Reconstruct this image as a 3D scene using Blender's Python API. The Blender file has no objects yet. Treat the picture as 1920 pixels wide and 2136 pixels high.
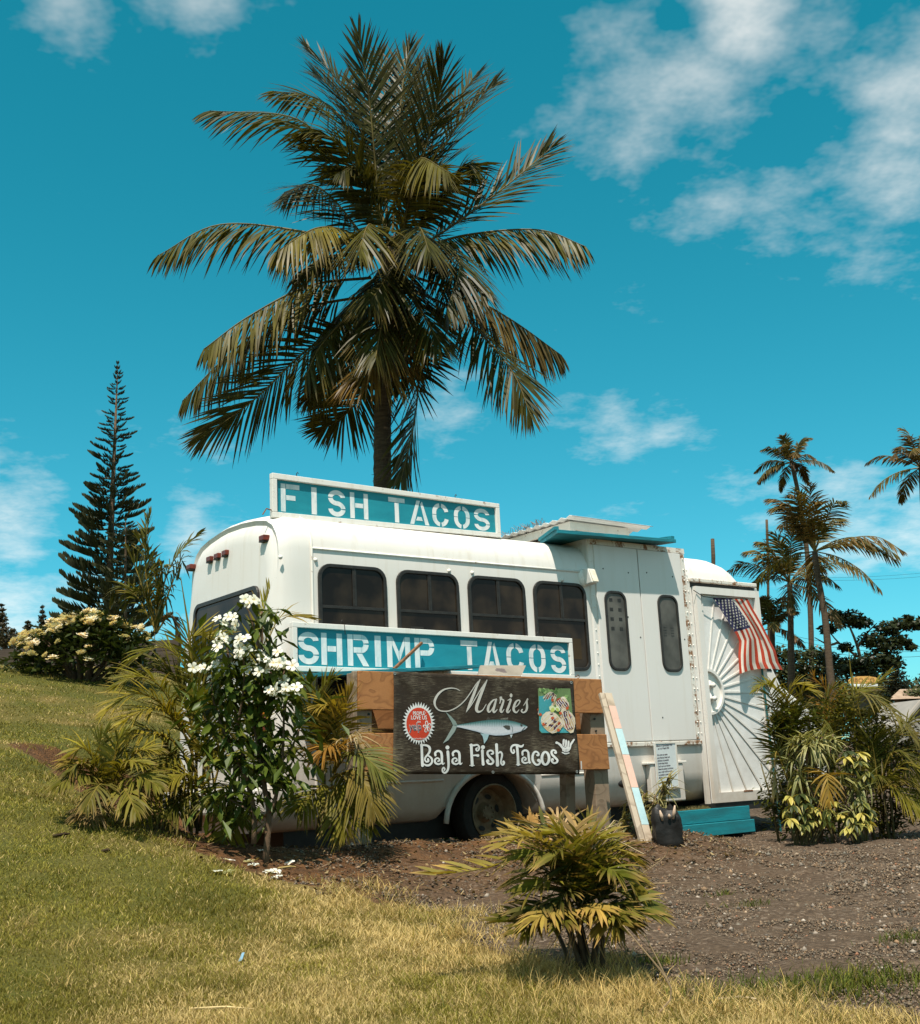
import bpy, bmesh, math, random
import numpy as np
from mathutils import Vector, Matrix
random.seed(7); RNG = np.random.default_rng(7)
SC = bpy.context.scene
COL = SC.collection
R_ = math.radians

# ------------------------------------------------------------------ camera
FPX, PITCH, ROLL, PW, PH = 2454.3, .2265, .044, 1920, 2136
_f = Vector((0, math.cos(PITCH), math.sin(PITCH)))
_u0 = Vector((0, -math.sin(PITCH), math.cos(PITCH)))
_r = Vector((1, 0, 0)) * math.cos(ROLL) - _u0 * math.sin(ROLL)
_u = Vector((1, 0, 0)) * math.sin(ROLL) + _u0 * math.cos(ROLL)
cam = bpy.data.cameras.new('camera')
cam.sensor_fit = 'HORIZONTAL'; cam.sensor_width = 36; cam.lens = 36 * FPX / PW
cam.clip_start = .05; cam.clip_end = 5000
camo = bpy.data.objects.new('camera', cam); COL.objects.link(camo)
camo.matrix_world = Matrix(((_r.x, _u.x, -_f.x, 0), (_r.y, _u.y, -_f.y, 0), (_r.z, _u.z, -_f.z, 0), (0, 0, 0, 1)))
SC.camera = camo

def ray(u, v):
    return _f + _r * ((u - PW / 2) / FPX) - _u * ((v - PH / 2) / FPX)
def at(u, v, Y):
    """point of the place seen in direction (u, v) that lies Y metres in front"""
    d = ray(u, v); return d * (Y / d.y)

# ------------------------------------------------------------------ sky and sun
SUN_EL, SUN_AZ = R_(65), R_(187)          # azimuth measured from +Y (away from the camera) towards +X
SUN_DIR = Vector((math.sin(SUN_AZ) * math.cos(SUN_EL), math.cos(SUN_AZ) * math.cos(SUN_EL), math.sin(SUN_EL)))
world = bpy.data.worlds.new('World'); SC.world = world; world.use_nodes = True
nt = world.node_tree; nt.nodes.clear(); N = nt.nodes; L = nt.links
def nd(t, **k):
    n = N.new(t)
    for a, b in k.items(): setattr(n, a, b)
    return n
def vm(op, a, b=None):
    n = nd('ShaderNodeVectorMath', operation=op)
    for i, s in enumerate((a, b)):
        if s is None: continue
        if isinstance(s, (tuple, list, Vector)): n.inputs[i].default_value = tuple(s)
        else: L.new(s, n.inputs[i])
    return n
def mm(op, a, b=None, c=None, clamp=False):
    n = nd('ShaderNodeMath', operation=op); n.use_clamp = clamp
    for i, s in enumerate((a, b, c)):
        if s is None: continue
        if isinstance(s, (int, float)): n.inputs[i].default_value = s
        else: L.new(s, n.inputs[i])
    return n.outputs[0]
out = nd('ShaderNodeOutputWorld'); bg = nd('ShaderNodeBackground')
sky = nd('ShaderNodeTexSky', sky_type='NISHITA'); sky.sun_disc = False
sky.sun_elevation = SUN_EL; sky.sun_rotation = SUN_AZ; sky.air_density = 1.0; sky.dust_density = .4; sky.ozone_density = 1.0
tint = nd('ShaderNodeMix', data_type='RGBA', blend_type='MULTIPLY'); tint.inputs[0].default_value = 1
L.new(sky.outputs[0], tint.inputs[6]); 
geo = nd('ShaderNodeNewGeometry')
dirv = vm('SCALE', geo.outputs['Incoming']); dirv.inputs['Scale'].default_value = -1
sep = nd('ShaderNodeSeparateXYZ'); L.new(dirv.outputs[0], sep.inputs[0])
low = mm('POWER', mm('SUBTRACT', 1.0, mm('MAXIMUM', sep.outputs[2], 0.0), clamp=True), 3.6)
tc = nd('ShaderNodeMix', data_type='RGBA'); L.new(low, tc.inputs[0]); tc.inputs[6].default_value = (.054, 1.03, .83, 1); tc.inputs[7].default_value = (.40, .90, 1.04, 1)
L.new(tc.outputs[2], tint.inputs[7])
# clouds lie on a high flat layer: direction -> plane coordinates
zz = mm('MAXIMUM', mm('ADD', sep.outputs[2], .18), .05)
cx = mm('DIVIDE', sep.outputs[0], zz); cy = mm('DIVIDE', sep.outputs[1], zz)
comb = nd('ShaderNodeCombineXYZ'); L.new(cx, comb.inputs[0]); L.new(cy, comb.inputs[1])
def noise(scale, detail, rough, off, dist=0.0):
    mp = nd('ShaderNodeMapping'); L.new(comb.outputs[0], mp.inputs[0]); mp.inputs[1].default_value = off
    n = nd('ShaderNodeTexNoise'); n.inputs['Scale'].default_value = scale; n.inputs['Detail'].default_value = detail
    n.inputs['Roughness'].default_value = rough; n.inputs['Distortion'].default_value = dist; L.new(mp.outputs[0], n.inputs[0]); return n.outputs[0]
n1 = noise(2.6, 6, .62, (3.3, 1.7, 0))
n2 = noise(10.0, 4, .66, (.4, 5.1, 0))
fine = mm('ADD', mm('MULTIPLY', n1, .66), mm('MULTIPLY', n2, .34))
# cloud banks: where in the sky each bank stands (direction, spread, weight)
BANKS = [((1900, 220), .042, .80), ((1850, 350), .036, .70), ((1550, 0), .030, .75), ((1290, 120), .045, .33), ((1430, 170), .045, .34), ((1520, 260), .03, .2), ((1340, 335), .030, .46), ((1270, 350), .022, .36), ((1480, 400), .030, .46), ((1620, 440), .030, .38), ((1730, 470), .034, .32), ((1840, 500), .034, .32), ((1720, 40), .035, .30), ((430, 0), .038, .56), ((300, -5), .035, .48), ((180, -15), .04, .46), ((560, 5), .035, .36),
         ((1290, 900), .030, .50), ((1400, 880), .026, .46), ((1170, 850), .024, .34), ((930, 850), .032, .36), ((1600, 1060), .036, .36), ((1770, 1070), .042, .60), ((1900, 1090), .036, .56),
         ((30, 1090), .028, .70), ((30, 1300), .036, .74), ((170, 1260), .034, .62), ((400, 1110), .024, .72), ((470, 1140), .026, .60), ((1000, 1085), .03, .25)]
acc = None
for (px, py), s, w in BANKS:
    d = ray(px, py).normalized()
    dt = vm('DISTANCE', dirv.outputs[0], d).outputs['Value']
    g = mm('MULTIPLY', mm('EXPONENT', mm('MULTIPLY', mm('MULTIPLY', dt, dt), -1.0 / (2 * s * s))), w)
    acc = g if acc is None else mm('MAXIMUM', acc, g)
wide = noise(.75, 1, .5, (8.2, 2.6, 0))
gen = mm('MULTIPLY', mm('SUBTRACT', wide, .30), 3.0, clamp=True)
front = vm('DISTANCE', dirv.outputs[0], ray(960, 900).normalized()).outputs['Value']
away = mm('MULTIPLY', mm('SUBTRACT', front, .50), 5.0, clamp=True)       # cloud cover beyond these banks, thickened out of view to lift and whiten ambient light
acc = mm('MAXIMUM', acc, mm('MULTIPLY', mm('MULTIPLY', gen, away), .95))
dens = mm('MULTIPLY', mm('SUBTRACT', mm('ADD', mm('MULTIPLY', acc, .72), mm('MULTIPLY', fine, 1.80)), 1.075), 1.22, clamp=True)
dens = mm('MULTIPLY', mm('POWER', dens, 1.15), mm('MULTIPLY', mm('ADD', sep.outputs[2], .02), 12, clamp=True))
shade = mm('MULTIPLY_ADD', n2, 1.1, .42, clamp=True)
ccol = nd('ShaderNodeMix', data_type='RGBA'); L.new(shade, ccol.inputs[0])
ccol.inputs[6].default_value = (4.6, 5.0, 5.1, 1); ccol.inputs[7].default_value = (8.6, 8.2, 7.7, 1)
mixc = nd('ShaderNodeMix', data_type='RGBA'); L.new(dens, mixc.inputs[0]); L.new(tint.outputs[2], mixc.inputs[6]); L.new(ccol.outputs[2], mixc.inputs[7])
L.new(mixc.outputs[2], bg.inputs[0]); bg.inputs[1].default_value = .085; L.new(bg.outputs[0], out.inputs[0])

sun = bpy.data.lights.new('sun', 'SUN'); sun.energy = 4.4; sun.angle = R_(.6); sun.color = (1, .93, .83)
suno = bpy.data.objects.new('sun', sun); COL.objects.link(suno)
suno.rotation_euler = (-SUN_DIR).to_track_quat('-Z', 'Y').to_euler()
suno.location = (4, 4, 20)

SC.view_settings.view_transform = 'Standard'; SC.view_settings.look = 'None'
SC.view_settings.exposure = 0.75; SC.view_settings.gamma = 1; SC.view_settings.use_curve_mapping = False
SC.render.engine = 'CYCLES'
world.cycles.sampling_method = 'MANUAL'; world.cycles.sample_map_resolution = 512
SC.cycles.max_bounces = 6; SC.cycles.transparent_max_bounces = 6; SC.cycles.diffuse_bounces = 3; SC.cycles.glossy_bounces = 3

# ------------------------------------------------------------------ helpers
def obj(name, me, parent=None):
    o = bpy.data.objects.new(name, me); COL.objects.link(o)
    if parent is not None: o.parent = parent
    return o
def empty(name, loc=(0, 0, 0), rz=0):
    o = bpy.data.objects.new(name, None); o.empty_display_size = .1; COL.objects.link(o)
    o.location = loc; o.rotation_euler = (0, 0, rz); return o
def tag(o, label=None, cat=None, group=None, kind=None):
    if label: o['label'] = label
    if cat: o['category'] = cat
    if group: o['group'] = group
    if kind: o['kind'] = kind
    return o
def copy_tree(o, parent=None):
    c = o.copy(); COL.objects.link(c); c.parent = parent
    for ch in list(o.children): copy_tree(ch, c)
    return c

class MB:
    """collects shapes; build() links them as one mesh object"""
    def __init__(s): s.v = []; s.f = []; s.m = []; s.c = []; s.col = None; s.mi = 0; s.p = []
    def add(s, vs, fs, col=None):
        b = len(s.v); s.p.append((b, len(s.f))); s.v += [tuple(p) for p in vs]
        s.f += [tuple(i + b for i in q) for q in fs]; s.m += [s.mi] * len(fs)
        s.c += [col if col is not None else (s.col or (1, 1, 1))] * len(vs)
    def box(s, lo, hi):
        (a, b, c), (d, e, f) = lo, hi
        s.add([(a, b, c), (d, b, c), (d, e, c), (a, e, c), (a, b, f), (d, b, f), (d, e, f), (a, e, f)],
              [(0, 3, 2, 1), (4, 5, 6, 7), (0, 1, 5, 4), (1, 2, 6, 5), (2, 3, 7, 6), (3, 0, 4, 7)])
    def hexa(s, p):   # 8 corners, bottom ring then top ring
        s.add(p, [(0, 3, 2, 1), (4, 5, 6, 7), (0, 1, 5, 4), (1, 2, 6, 5), (2, 3, 7, 6), (3, 0, 4, 7)])
    def bar(s, p, q, w, h, up=(0, 0, 1)):
        p = Vector(p); q = Vector(q); t = (q - p).normalized(); up = Vector(up)
        a = t.cross(up)
        if a.length < 1e-4: a = t.cross(Vector((0, 1, 0)))
        a.normalize(); b = a.cross(t)
        a *= w / 2; b *= h / 2
        s.hexa([p - a - b, p + a - b, p + a + b, p - a + b, q - a - b, q + a - b, q + a + b, q - a + b])
    def tube(s, pts, rad, n=8, caps=True, col=None):
        pts = [Vector(p) for p in pts]
        if isinstance(rad, (int, float)): rad = [rad] * len(pts)
        vs = []; fs = []; prev = None
        for i, p in enumerate(pts):
            t = (pts[min(i + 1, len(pts) - 1)] - pts[max(i - 1, 0)]).normalized()
            if prev is None: a = t.cross(Vector((.13, .31, .94)));  a = a if a.length > .05 else t.cross(Vector((1, 0, 0)))
            else: a = prev - t * prev.dot(t)
            a.normalize(); prev = a; b = t.cross(a)
            for k in range(n):
                an = 2 * math.pi * k / n; vs.append(p + (a * math.cos(an) + b * math.sin(an)) * rad[i])
        for i in range(len(pts) - 1):
            for k in range(n):
                k2 = (k + 1) % n; fs.append((i * n + k, i * n + k2, (i + 1) * n + k2, (i + 1) * n + k))
        if caps: fs.append(tuple(reversed(range(n)))); fs.append(tuple(range((len(pts) - 1) * n, len(pts) * n)))
        s.add(vs, fs, col)
    def prism(s, poly, fn, d0, d1):
        """poly: 2-D outline; fn(a, b, d) -> 3-D"""
        n = len(poly); vs = [fn(a, b, d0) for a, b in poly] + [fn(a, b, d1) for a, b in poly]
        s.add(vs, [tuple(range(n)), tuple(reversed(range(n, 2 * n)))] + [(i, i + n, (i + 1) % n + n, (i + 1) % n) for i in range(n)])
    def ring(s, outer, inner, fn, d0, d1):
        n = len(outer); vs = [fn(a, b, d) for d in (d0, d1) for P in (outer, inner) for a, b in P]
        fs = []
        for i in range(n):
            j = (i + 1) % n
            fs += [(i, j, n + j, n + i), (2 * n + i, 3 * n + i, 3 * n + j, 2 * n + j), (i, 2 * n + i, 2 * n + j, j), (n + i, n + j, 3 * n + j, 3 * n + i)]
        s.add(vs, fs)
    def lathe(s, prof, fn, n=24):
        """prof: list (r, d); fn(x, y, d)"""
        vs = []; fs = []; m = len(prof)
        for k in range(n):
            a = 2 * math.pi * k / n
            for r, d in prof: vs.append(fn(r * math.cos(a), r * math.sin(a), d))
        for k in range(n):
            k2 = (k + 1) % n
            for i in range(m - 1): fs.append((k * m + i, k2 * m + i, k2 * m + i + 1, k * m + i + 1))
        s.add(vs, fs)
    def mesh(s, name, mats, smooth=False, recalc=False):
        me = bpy.data.meshes.new(name); me.from_pydata(s.v, [], s.f)
        if not isinstance(mats, (list, tuple)): mats = [mats]
        for m in mats: me.materials.append(m)
        if len(mats) > 1: me.polygons.foreach_set('material_index', s.m)
        if any(c != (1, 1, 1) for c in s.c):
            ca = me.color_attributes.new('col', 'FLOAT_COLOR', 'POINT')
            ca.data.foreach_set('color', np.array([(c[0], c[1], c[2], 1) for c in s.c], dtype=np.float32).ravel())
        if smooth: me.polygons.foreach_set('use_smooth', [True] * len(me.polygons))
        if recalc:
            bm = bmesh.new(); bm.from_mesh(me); bmesh.ops.recalc_face_normals(bm, faces=bm.faces); bm.to_mesh(me); bm.free()
        me.update(); return me
    def build_each(s, name, mats, parent=None, smooth=False, join=1):
        """every shape added so far becomes an object of its own (join: shapes per object)"""
        P = s.p[::join] + [(len(s.v), len(s.f))]; out_ = []
        for (v0, f0), (v1, f1) in zip(P[:-1], P[1:]):
            m = MB(); m.v = s.v[v0:v1]; m.f = [tuple(i - v0 for i in q) for q in s.f[f0:f1]]; m.m = s.m[f0:f1]; m.c = s.c[v0:v1]; out_.append(m.build(name, mats, parent, smooth))
        return out_
    def build(s, name, mats, parent=None, smooth=False, bevel=0, autosm=None):
        o = obj(name, s.mesh(name, mats, smooth, True), parent)
        if bevel:
            b = o.modifiers.new('bevel', 'BEVEL'); b.width = bevel; b.segments = 2; b.limit_method = 'ANGLE'; b.angle_limit = R_(40)
        if autosm:
            o.data.polygons.foreach_set('use_smooth', [True] * len(o.data.polygons))
            o.data.set_sharp_from_angle(angle=R_(autosm))
        return o

def rrect(x0, z0, x1, z1, r, k=5):
    """rounded rectangle outline, r = one radius or (bottom-left, bottom-right, top-right, top-left)"""
    if not isinstance(r, (tuple, list)): r = (r,) * 4
    P = []
    for (cx_, cz_, a0), q in zip(((x0, z0, 180), (x1, z0, 270), (x1, z1, 0), (x0, z1, 90)), r):
        ex = cx_ + (q if cx_ == x0 else -q); ez = cz_ + (q if cz_ == z0 else -q)
        for i in range(k + 1):
            a = R_(a0 + 90 * i / k); P.append((ex + q * math.cos(a), ez + q * math.sin(a)))
    return P

def smooth(a, b, x):
    t = np.clip((x - a) / (b - a), 0, 1); return t * t * (3 - 2 * t)

# ------------------------------------------------------------------ materials
def newmat(name):
    m = bpy.data.materials.new(name); m.use_nodes = True; t = m.node_tree; t.nodes.clear()
    o = t.nodes.new('ShaderNodeOutputMaterial'); return m, t, o
class NT:
    def __init__(s, t): s.t = t
    def n(s, typ, ins=None, **k):
        x = s.t.nodes.new(typ)
        for a, b in k.items(): setattr(x, a, b)
        for a, b in (ins or {}).items():
            if hasattr(b, 'is_output') or hasattr(b, 'links'): s.t.links.new(b, x.inputs[a])
            else: x.inputs[a].default_value = b
        return x
    def noise(s, scale, detail=4, rough=.55, vec=None, stretch=None, dist=0.0):
        if vec is None: vec = s.n('ShaderNodeTexCoord').outputs['Object']
        if stretch: vec = s.n('ShaderNodeMapping', {0: vec, 3: stretch}).outputs[0]
        return s.n('ShaderNodeTexNoise', {'Vector': vec, 'Scale': scale, 'Detail': detail, 'Roughness': rough, 'Distortion': dist}).outputs[0]
    def ramp(s, fac, stops):
        r = s.n('ShaderNodeValToRGB', {0: fac}); e = r.color_ramp.elements
        while len(e) < len(stops): e.new(.5)
        for q, (p, c) in zip(e, stops): q.position = p; q.color = (c[0], c[1], c[2], 1) if len(c) == 3 else c
        return r.outputs[0]
    def mix(s, fac, a, b, mode='MIX'):
        x = s.n('ShaderNodeMix', data_type='RGBA', blend_type=mode)
        for i, q in ((0, fac), (6, a), (7, b)):
            if isinstance(q, (int, float)): x.inputs[i].default_value = q
            elif isinstance(q, tuple): x.inputs[i].default_value = (q + (1,))[:4]
            else: s.t.links.new(q, x.inputs[i])
        return x.outputs[2]
    def math(s, op, a, b=0.0, clamp=False):
        x = s.n('ShaderNodeMath', operation=op); x.use_clamp = clamp
        for i, q in enumerate((a, b)):
            if isinstance(q, (int, float)): x.inputs[i].default_value = q
            else: s.t.links.new(q, x.inputs[i])
        return x.outputs[0]
    def bump(s, h, strength=.3, dist=.02):
        return s.n('ShaderNodeBump', {'Height': h, 'Strength': strength, 'Distance': dist}).outputs[0]
    def pbsdf(s, col, rough=.6, normal=None, spec=.4, metal=0.0):
        p = s.n('ShaderNodeBsdfPrincipled')
        for k, q in (('Base Color', col), ('Roughness', rough), ('Specular IOR Level', spec), ('Metallic', metal)):
            if isinstance(q, (int, float)): p.inputs[k].default_value = q
            elif isinstance(q, tuple): p.inputs[k].default_value = (q + (1,))[:4]
            else: s.t.links.new(q, p.inputs[k])
        if normal is not None: s.t.links.new(normal, p.inputs['Normal'])
        return p.outputs[0]
def pm(name, c, c2=None, scale=6, rough=.6, bump=.15, bscale=None, spec=.35, metal=0.0, stretch=None, detail=5, lo=.35, hi=.65):
    """procedural surface: two tones of one colour mixed by noise plus fine relief"""
    m, t, o = newmat(name); x = NT(t)
    c2 = c2 or tuple(q * .78 for q in c)
    f = x.noise(scale, detail, .6, stretch=stretch); col = x.ramp(f, ((lo, c2), (hi, c)))
    nrm = x.bump(x.noise(bscale or scale * 6, 4, .6, stretch=stretch), bump, .01) if bump else None
    t.links.new(x.pbsdf(col, rough, nrm, spec, metal), o.inputs[0]); return m
def leafmat(name, c, trans=.35, rough=.45, spec=.4, var=.35, scale=4, tip=None):
    """leaf: attribute 'col' tints each leaf, noise varies it, light passes through"""
    m, t, o = newmat(name); x = NT(t)
    at_ = x.n('ShaderNodeAttribute', attribute_name='col').outputs['Color']
    f = x.noise(scale, 3, .6); v = x.ramp(f, ((.3, (1 - var,) * 3), (.7, (1 + var * .6,) * 3)))
    oi = x.n('ShaderNodeObjectInfo').outputs['Random']
    v2 = x.ramp(oi, ((0, (.82, .86, .8)), (1, (1.15, 1.08, 1.05))))
    col = x.mix(1.0, x.mix(1.0, x.mix(1.0, at_, c, 'MULTIPLY'), v, 'MULTIPLY'), v2, 'MULTIPLY')
    p = x.pbsdf(col, rough, None, spec)
    tr = x.n('ShaderNodeBsdfTranslucent', {'Color': x.mix(1.0, col, (1.0, .95, .45), 'MULTIPLY')}).outputs[0]
    ms = x.n('ShaderNodeMixShader', {0: trans, 1: p, 2: tr}).outputs[0]
    t.links.new(ms, o.inputs[0]); return m

# bus frame: along the side (x), into the bus (y), up (z); z = 0 is a reference level near the axle
BO = Vector((-1.3083, 10.5706, .0309 - .55)); BYAW, BPIT = .6571, .007
AX = Vector((math.cos(BYAW) * math.cos(BPIT), math.sin(BYAW) * math.cos(BPIT), math.sin(BPIT)))
AY = Vector((-math.sin(BYAW), math.cos(BYAW), 0)); AZ = AX.cross(AY)
BUSM = Matrix(((AX.x, AY.x, AZ.x, BO.x), (AX.y, AY.y, AZ.y, BO.y), (AX.z, AY.z, AZ.z, BO.z), (0, 0, 0, 1)))
def bpt(x, y, z): return BO + AX * x + AY * y + AZ * z
def binv(u, v, y=0.0):
    d = ray(u, v); o = BO
    t = (o.dot(AY) + y) / d.dot(AY); w = d * t - o
    return w.dot(AX), w.dot(AZ)

# ------------------------------------------------------------------ ground
def gz(x, y):
    x = np.asarray(x, float); y = np.asarray(y, float)
    b = np.interp(y, [-60, 0, 4.5, 5.6, 8, 10, 13, 20, 30, 40, 60, 120, 700], [-3, -1.2, -.95, -.885, -.80, -.75, -.73, -.55, -.05, .6, 1.2, 2.2, 4.0])
    bl = (x - BO.x) * AX.x + (y - BO.y) * AX.y; bd = (x - BO.x) * AY.x + (y - BO.y) * AY.y
    md = .27 * (1 - smooth(2.7, 4.0, bl)) * smooth(-1.6, .4, bl) * np.exp(-((bd + 1.15) / np.where(bd < -1.15, 1.15, .62)) ** 2)
    q = -x * .75 + (y - 8) * .45
    fx = np.maximum(np.maximum(-.5 - bl, bl - 8), 0); fy = np.maximum(np.maximum(-.2 - bd, bd - 2.5), 0); clear = smooth(0, 1.3, np.hypot(fx, fy))
    side = .25 * np.clip(-x - .2, 0, 4) * smooth(4.8, 8.8, y) * (1 - smooth(30, 90, y)) * (.35 + .65 * clear)
    hill = 1.9 * smooth(2.8, 12.6, q) * clear * smooth(-.02, -.20, x / np.maximum(y, 1.0)) * (1 - smooth(40, 160, y) * .6)
    md = md + side
    und = .018 * np.sin(x * 1.7 + .6 * y) * np.cos(y * 1.3 - .4 * x) + .010 * np.sin(x * 4.1 + 1) * np.sin(y * 3.7)
    return b + md + hill + und
def gzf(x, y): return float(gz(x, y))
def ghit(u, v, y0=3.0, y1=80.0):
    d = ray(u, v); Y = y0; st = .03
    while Y < y1:
        p = d * (Y / d.y)
        if p.z < gzf(p.x, p.y): return p
        Y += st * max(1, Y * .15)
    return d * (y1 / d.y)
def gbase(u, v, Ymax):
    p = ghit(u, v)
    if p.y > Ymax: p = at(u, v, Ymax); p.z = gzf(p.x, p.y)
    return p
EDGE = [at(u_, 1700, Y_) for u_, Y_ in ((30, 10.0), (140, 9.25), (250, 8.7), (360, 8.35), (480, 8.15), (600, 8.0), (700, 7.9), (800, 7.7))] + [ghit(*q) for q in ( (900, 1905), (1000, 1972), (1100, 2012), (1220, 2035), (1330, 2062), (1440, 2095), (1600, 2108), (1750, 2122), (1930, 2150))]
EX = np.array([[p.x, p.y] for p in EDGE])
EX = np.vstack([[EX[0] + (EX[0] - EX[2]) * 1.2], EX, [[EX[-1][0] + 3, EX[-1][1] - 1.2]]])
def edge_dist(x, y):
    """signed distance to the lawn's edge, positive on the lawn"""
    x = np.asarray(x, float); y = np.asarray(y, float); best = np.full(x.shape, 1e9); sg = np.ones(x.shape)
    for a, b in zip(EX[:-1], EX[1:]):
        d = b - a; l2 = d @ d; t = np.clip(((x - a[0]) * d[0] + (y - a[1]) * d[1]) / l2, 0, 1)
        qx = x - (a[0] + t * d[0]); qy = y - (a[1] + t * d[1]); ds = np.hypot(qx, qy)
        cr = d[0] * qy - d[1] * qx
        upd = ds < best; best = np.where(upd, ds, best); sg = np.where(upd, -np.sign(cr), sg)
    sd = best * sg                                                     # the lawn goes on up the hill behind the bed
    bl = (x - BO.x) * AX.x + (y - BO.y) * AX.y; bd = (x - BO.x) * AY.x + (y - BO.y) * AY.y
    s2 = np.minimum(np.maximum(-1.75 - bl, bd - 3.4), (-.1 * y - x) * 2)
    sd = np.where(y > 8.8, np.maximum(sd, s2), sd)
    return sd
def vnoise(x, y, s, seed=0):
    """cheap smooth value noise"""
    rs = np.random.default_rng(seed); T = rs.random((64, 64)); x = np.asarray(x) / s; y = np.asarray(y) / s
    xi = np.floor(x).astype(int); yi = np.floor(y).astype(int); fx = x - xi; fy = y - yi; fx = fx * fx * (3 - 2 * fx); fy = fy * fy * (3 - 2 * fy)
    g = lambda i, j: T[i % 64, j % 64]
    return (g(xi, yi) * (1 - fx) + g(xi + 1, yi) * fx) * (1 - fy) + (g(xi, yi + 1) * (1 - fx) + g(xi + 1, yi + 1) * fx) * fy
def dryness(x, y, sd):
    n = .60 * vnoise(x, y, .8, 3) + .36 * vnoise(x, y, .27, 4) + .30 * vnoise(x, y, 2.6, 9) - .13
    near = np.exp(-np.maximum(sd, 0) / .45)
    left = smooth(-.6, -3.2, x) * .42
    return np.clip((n - .5) * 1.7 + .42 + near * .34 - left, 0, 1)
def axis(lo, hi, st, far):
    a = list(np.arange(lo, hi + 1e-6, st)); g = st
    while a[-1] < far: g *= 1.28; a.append(a[-1] + g)
    g = st
    while a[0] > -far: g *= 1.28; a.insert(0, a[0] - g)
    return np.array(a)
def ground_build():
    xs = axis(-9, 7.5, .075, 900); ys = axis(3, 23, .075, 900); nx, ny = len(xs), len(ys)
    X, Y = np.meshgrid(xs, ys); Z = gz(X, Y); sd = edge_dist(X, Y)
    grav = smooth(.12, -.12, sd)
    rough = (vnoise(X, Y, .11, 5) - .5) * .035 + (vnoise(X, Y, .3, 6) - .5) * .03
    near = (np.abs(X) < 9) & (Y > 3) & (Y < 23)
    Z = Z + np.where(near, rough * (.25 + .75 * grav), 0)
    v = np.stack([X, Y, Z], -1).reshape(-1, 3)
    i = np.arange(nx * ny).reshape(ny, nx)
    f = np.stack([i[:-1, :-1], i[:-1, 1:], i[1:, 1:], i[1:, :-1]], -1).reshape(-1, 4)
    me = bpy.data.meshes.new('ground'); me.from_pydata(v.tolist(), [], f.tolist())
    ca = me.color_attributes.new('zone', 'FLOAT_COLOR', 'POINT')
    bl = (X - BO.x) * AX.x + (Y - BO.y) * AX.y; bd = (X - BO.x) * AY.x + (Y - BO.y) * AY.y
    soil = np.exp(-((bd + .9) / 1.5) ** 2) * smooth(4.2, 2.0, bl) * smooth(.4, -.5, bd + .0)
    soil = np.maximum(soil, smooth(.35, -.10, sd) * smooth(.1, -1.0, X))
    c = np.stack([grav, np.clip(soil, 0, 1), dryness(X, Y, sd), np.ones_like(X)], -1)
    ca.data.foreach_set('color', c.astype(np.float32).ravel())
    me.polygons.foreach_set('use_smooth', [True] * len(me.polygons))
    m, t, o = newmat('ground_mat'); x = NT(t)
    P = x.n('ShaderNodeNewGeometry').outputs['Position']
    z = x.n('ShaderNodeSeparateColor', {0: x.n('ShaderNodeAttribute', attribute_name='zone').outputs['Color']})
    nA = x.noise(7, 6, .65, P); nB = x.noise(38, 5, .7, P); nC = x.noise(1.3, 4, .6, P)
    lawn = x.mix(z.outputs[2], (.085, .088, .016), (.23, .155, .05))
    lawn = x.mix(x.math('MULTIPLY', nB, .8), lawn, (.06, .05, .014))
    vor = x.n('ShaderNodeTexVoronoi', {'Vector': P, 'Scale': 42.0}); vcol = x.n('ShaderNodeSeparateColor', {0: vor.outputs['Color']}).outputs[0]
    grv = x.ramp(vcol, ((0, (.047, .030, .019)), (.55, (.095, .065, .042)), (.9, (.145, .10, .067)), (1, (.25, .19, .14))))
    grv = x.mix(x.ramp(nC, ((.35, (0, 0, 0)), (.7, (1, 1, 1)))), grv, x.mix(nB, (.045, .030, .020), (.115, .080, .053)))
    sol = x.ramp(nA, ((.3, (.045, .021, .009)), (.6, (.12, .056, .022)), (.85, (.20, .105, .045))))
    dirt = x.mix(x.math('MULTIPLY', z.outputs[1], x.math('MULTIPLY_ADD', nA, .9), True), grv, sol)
    e = x.math('ADD', z.outputs[0], x.math('MULTIPLY', x.math('SUBTRACT', nA, .5), .9))
    e = x.ramp(e, ((.38, (0, 0, 0)), (.62, (1, 1, 1))))
    col = x.mix(e, lawn, dirt)
    h = x.math('ADD', x.math('MULTIPLY', nB, .6), x.math('MULTIPLY', vor.outputs['Distance'], -.7))
    t.links.new(x.pbsdf(col, .95, x.bump(h, .9, .03), .12), o.inputs[0])
    me.materials.append(m); g = obj('ground', me); tag(g, kind='structure'); return g
ground_build()
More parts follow.
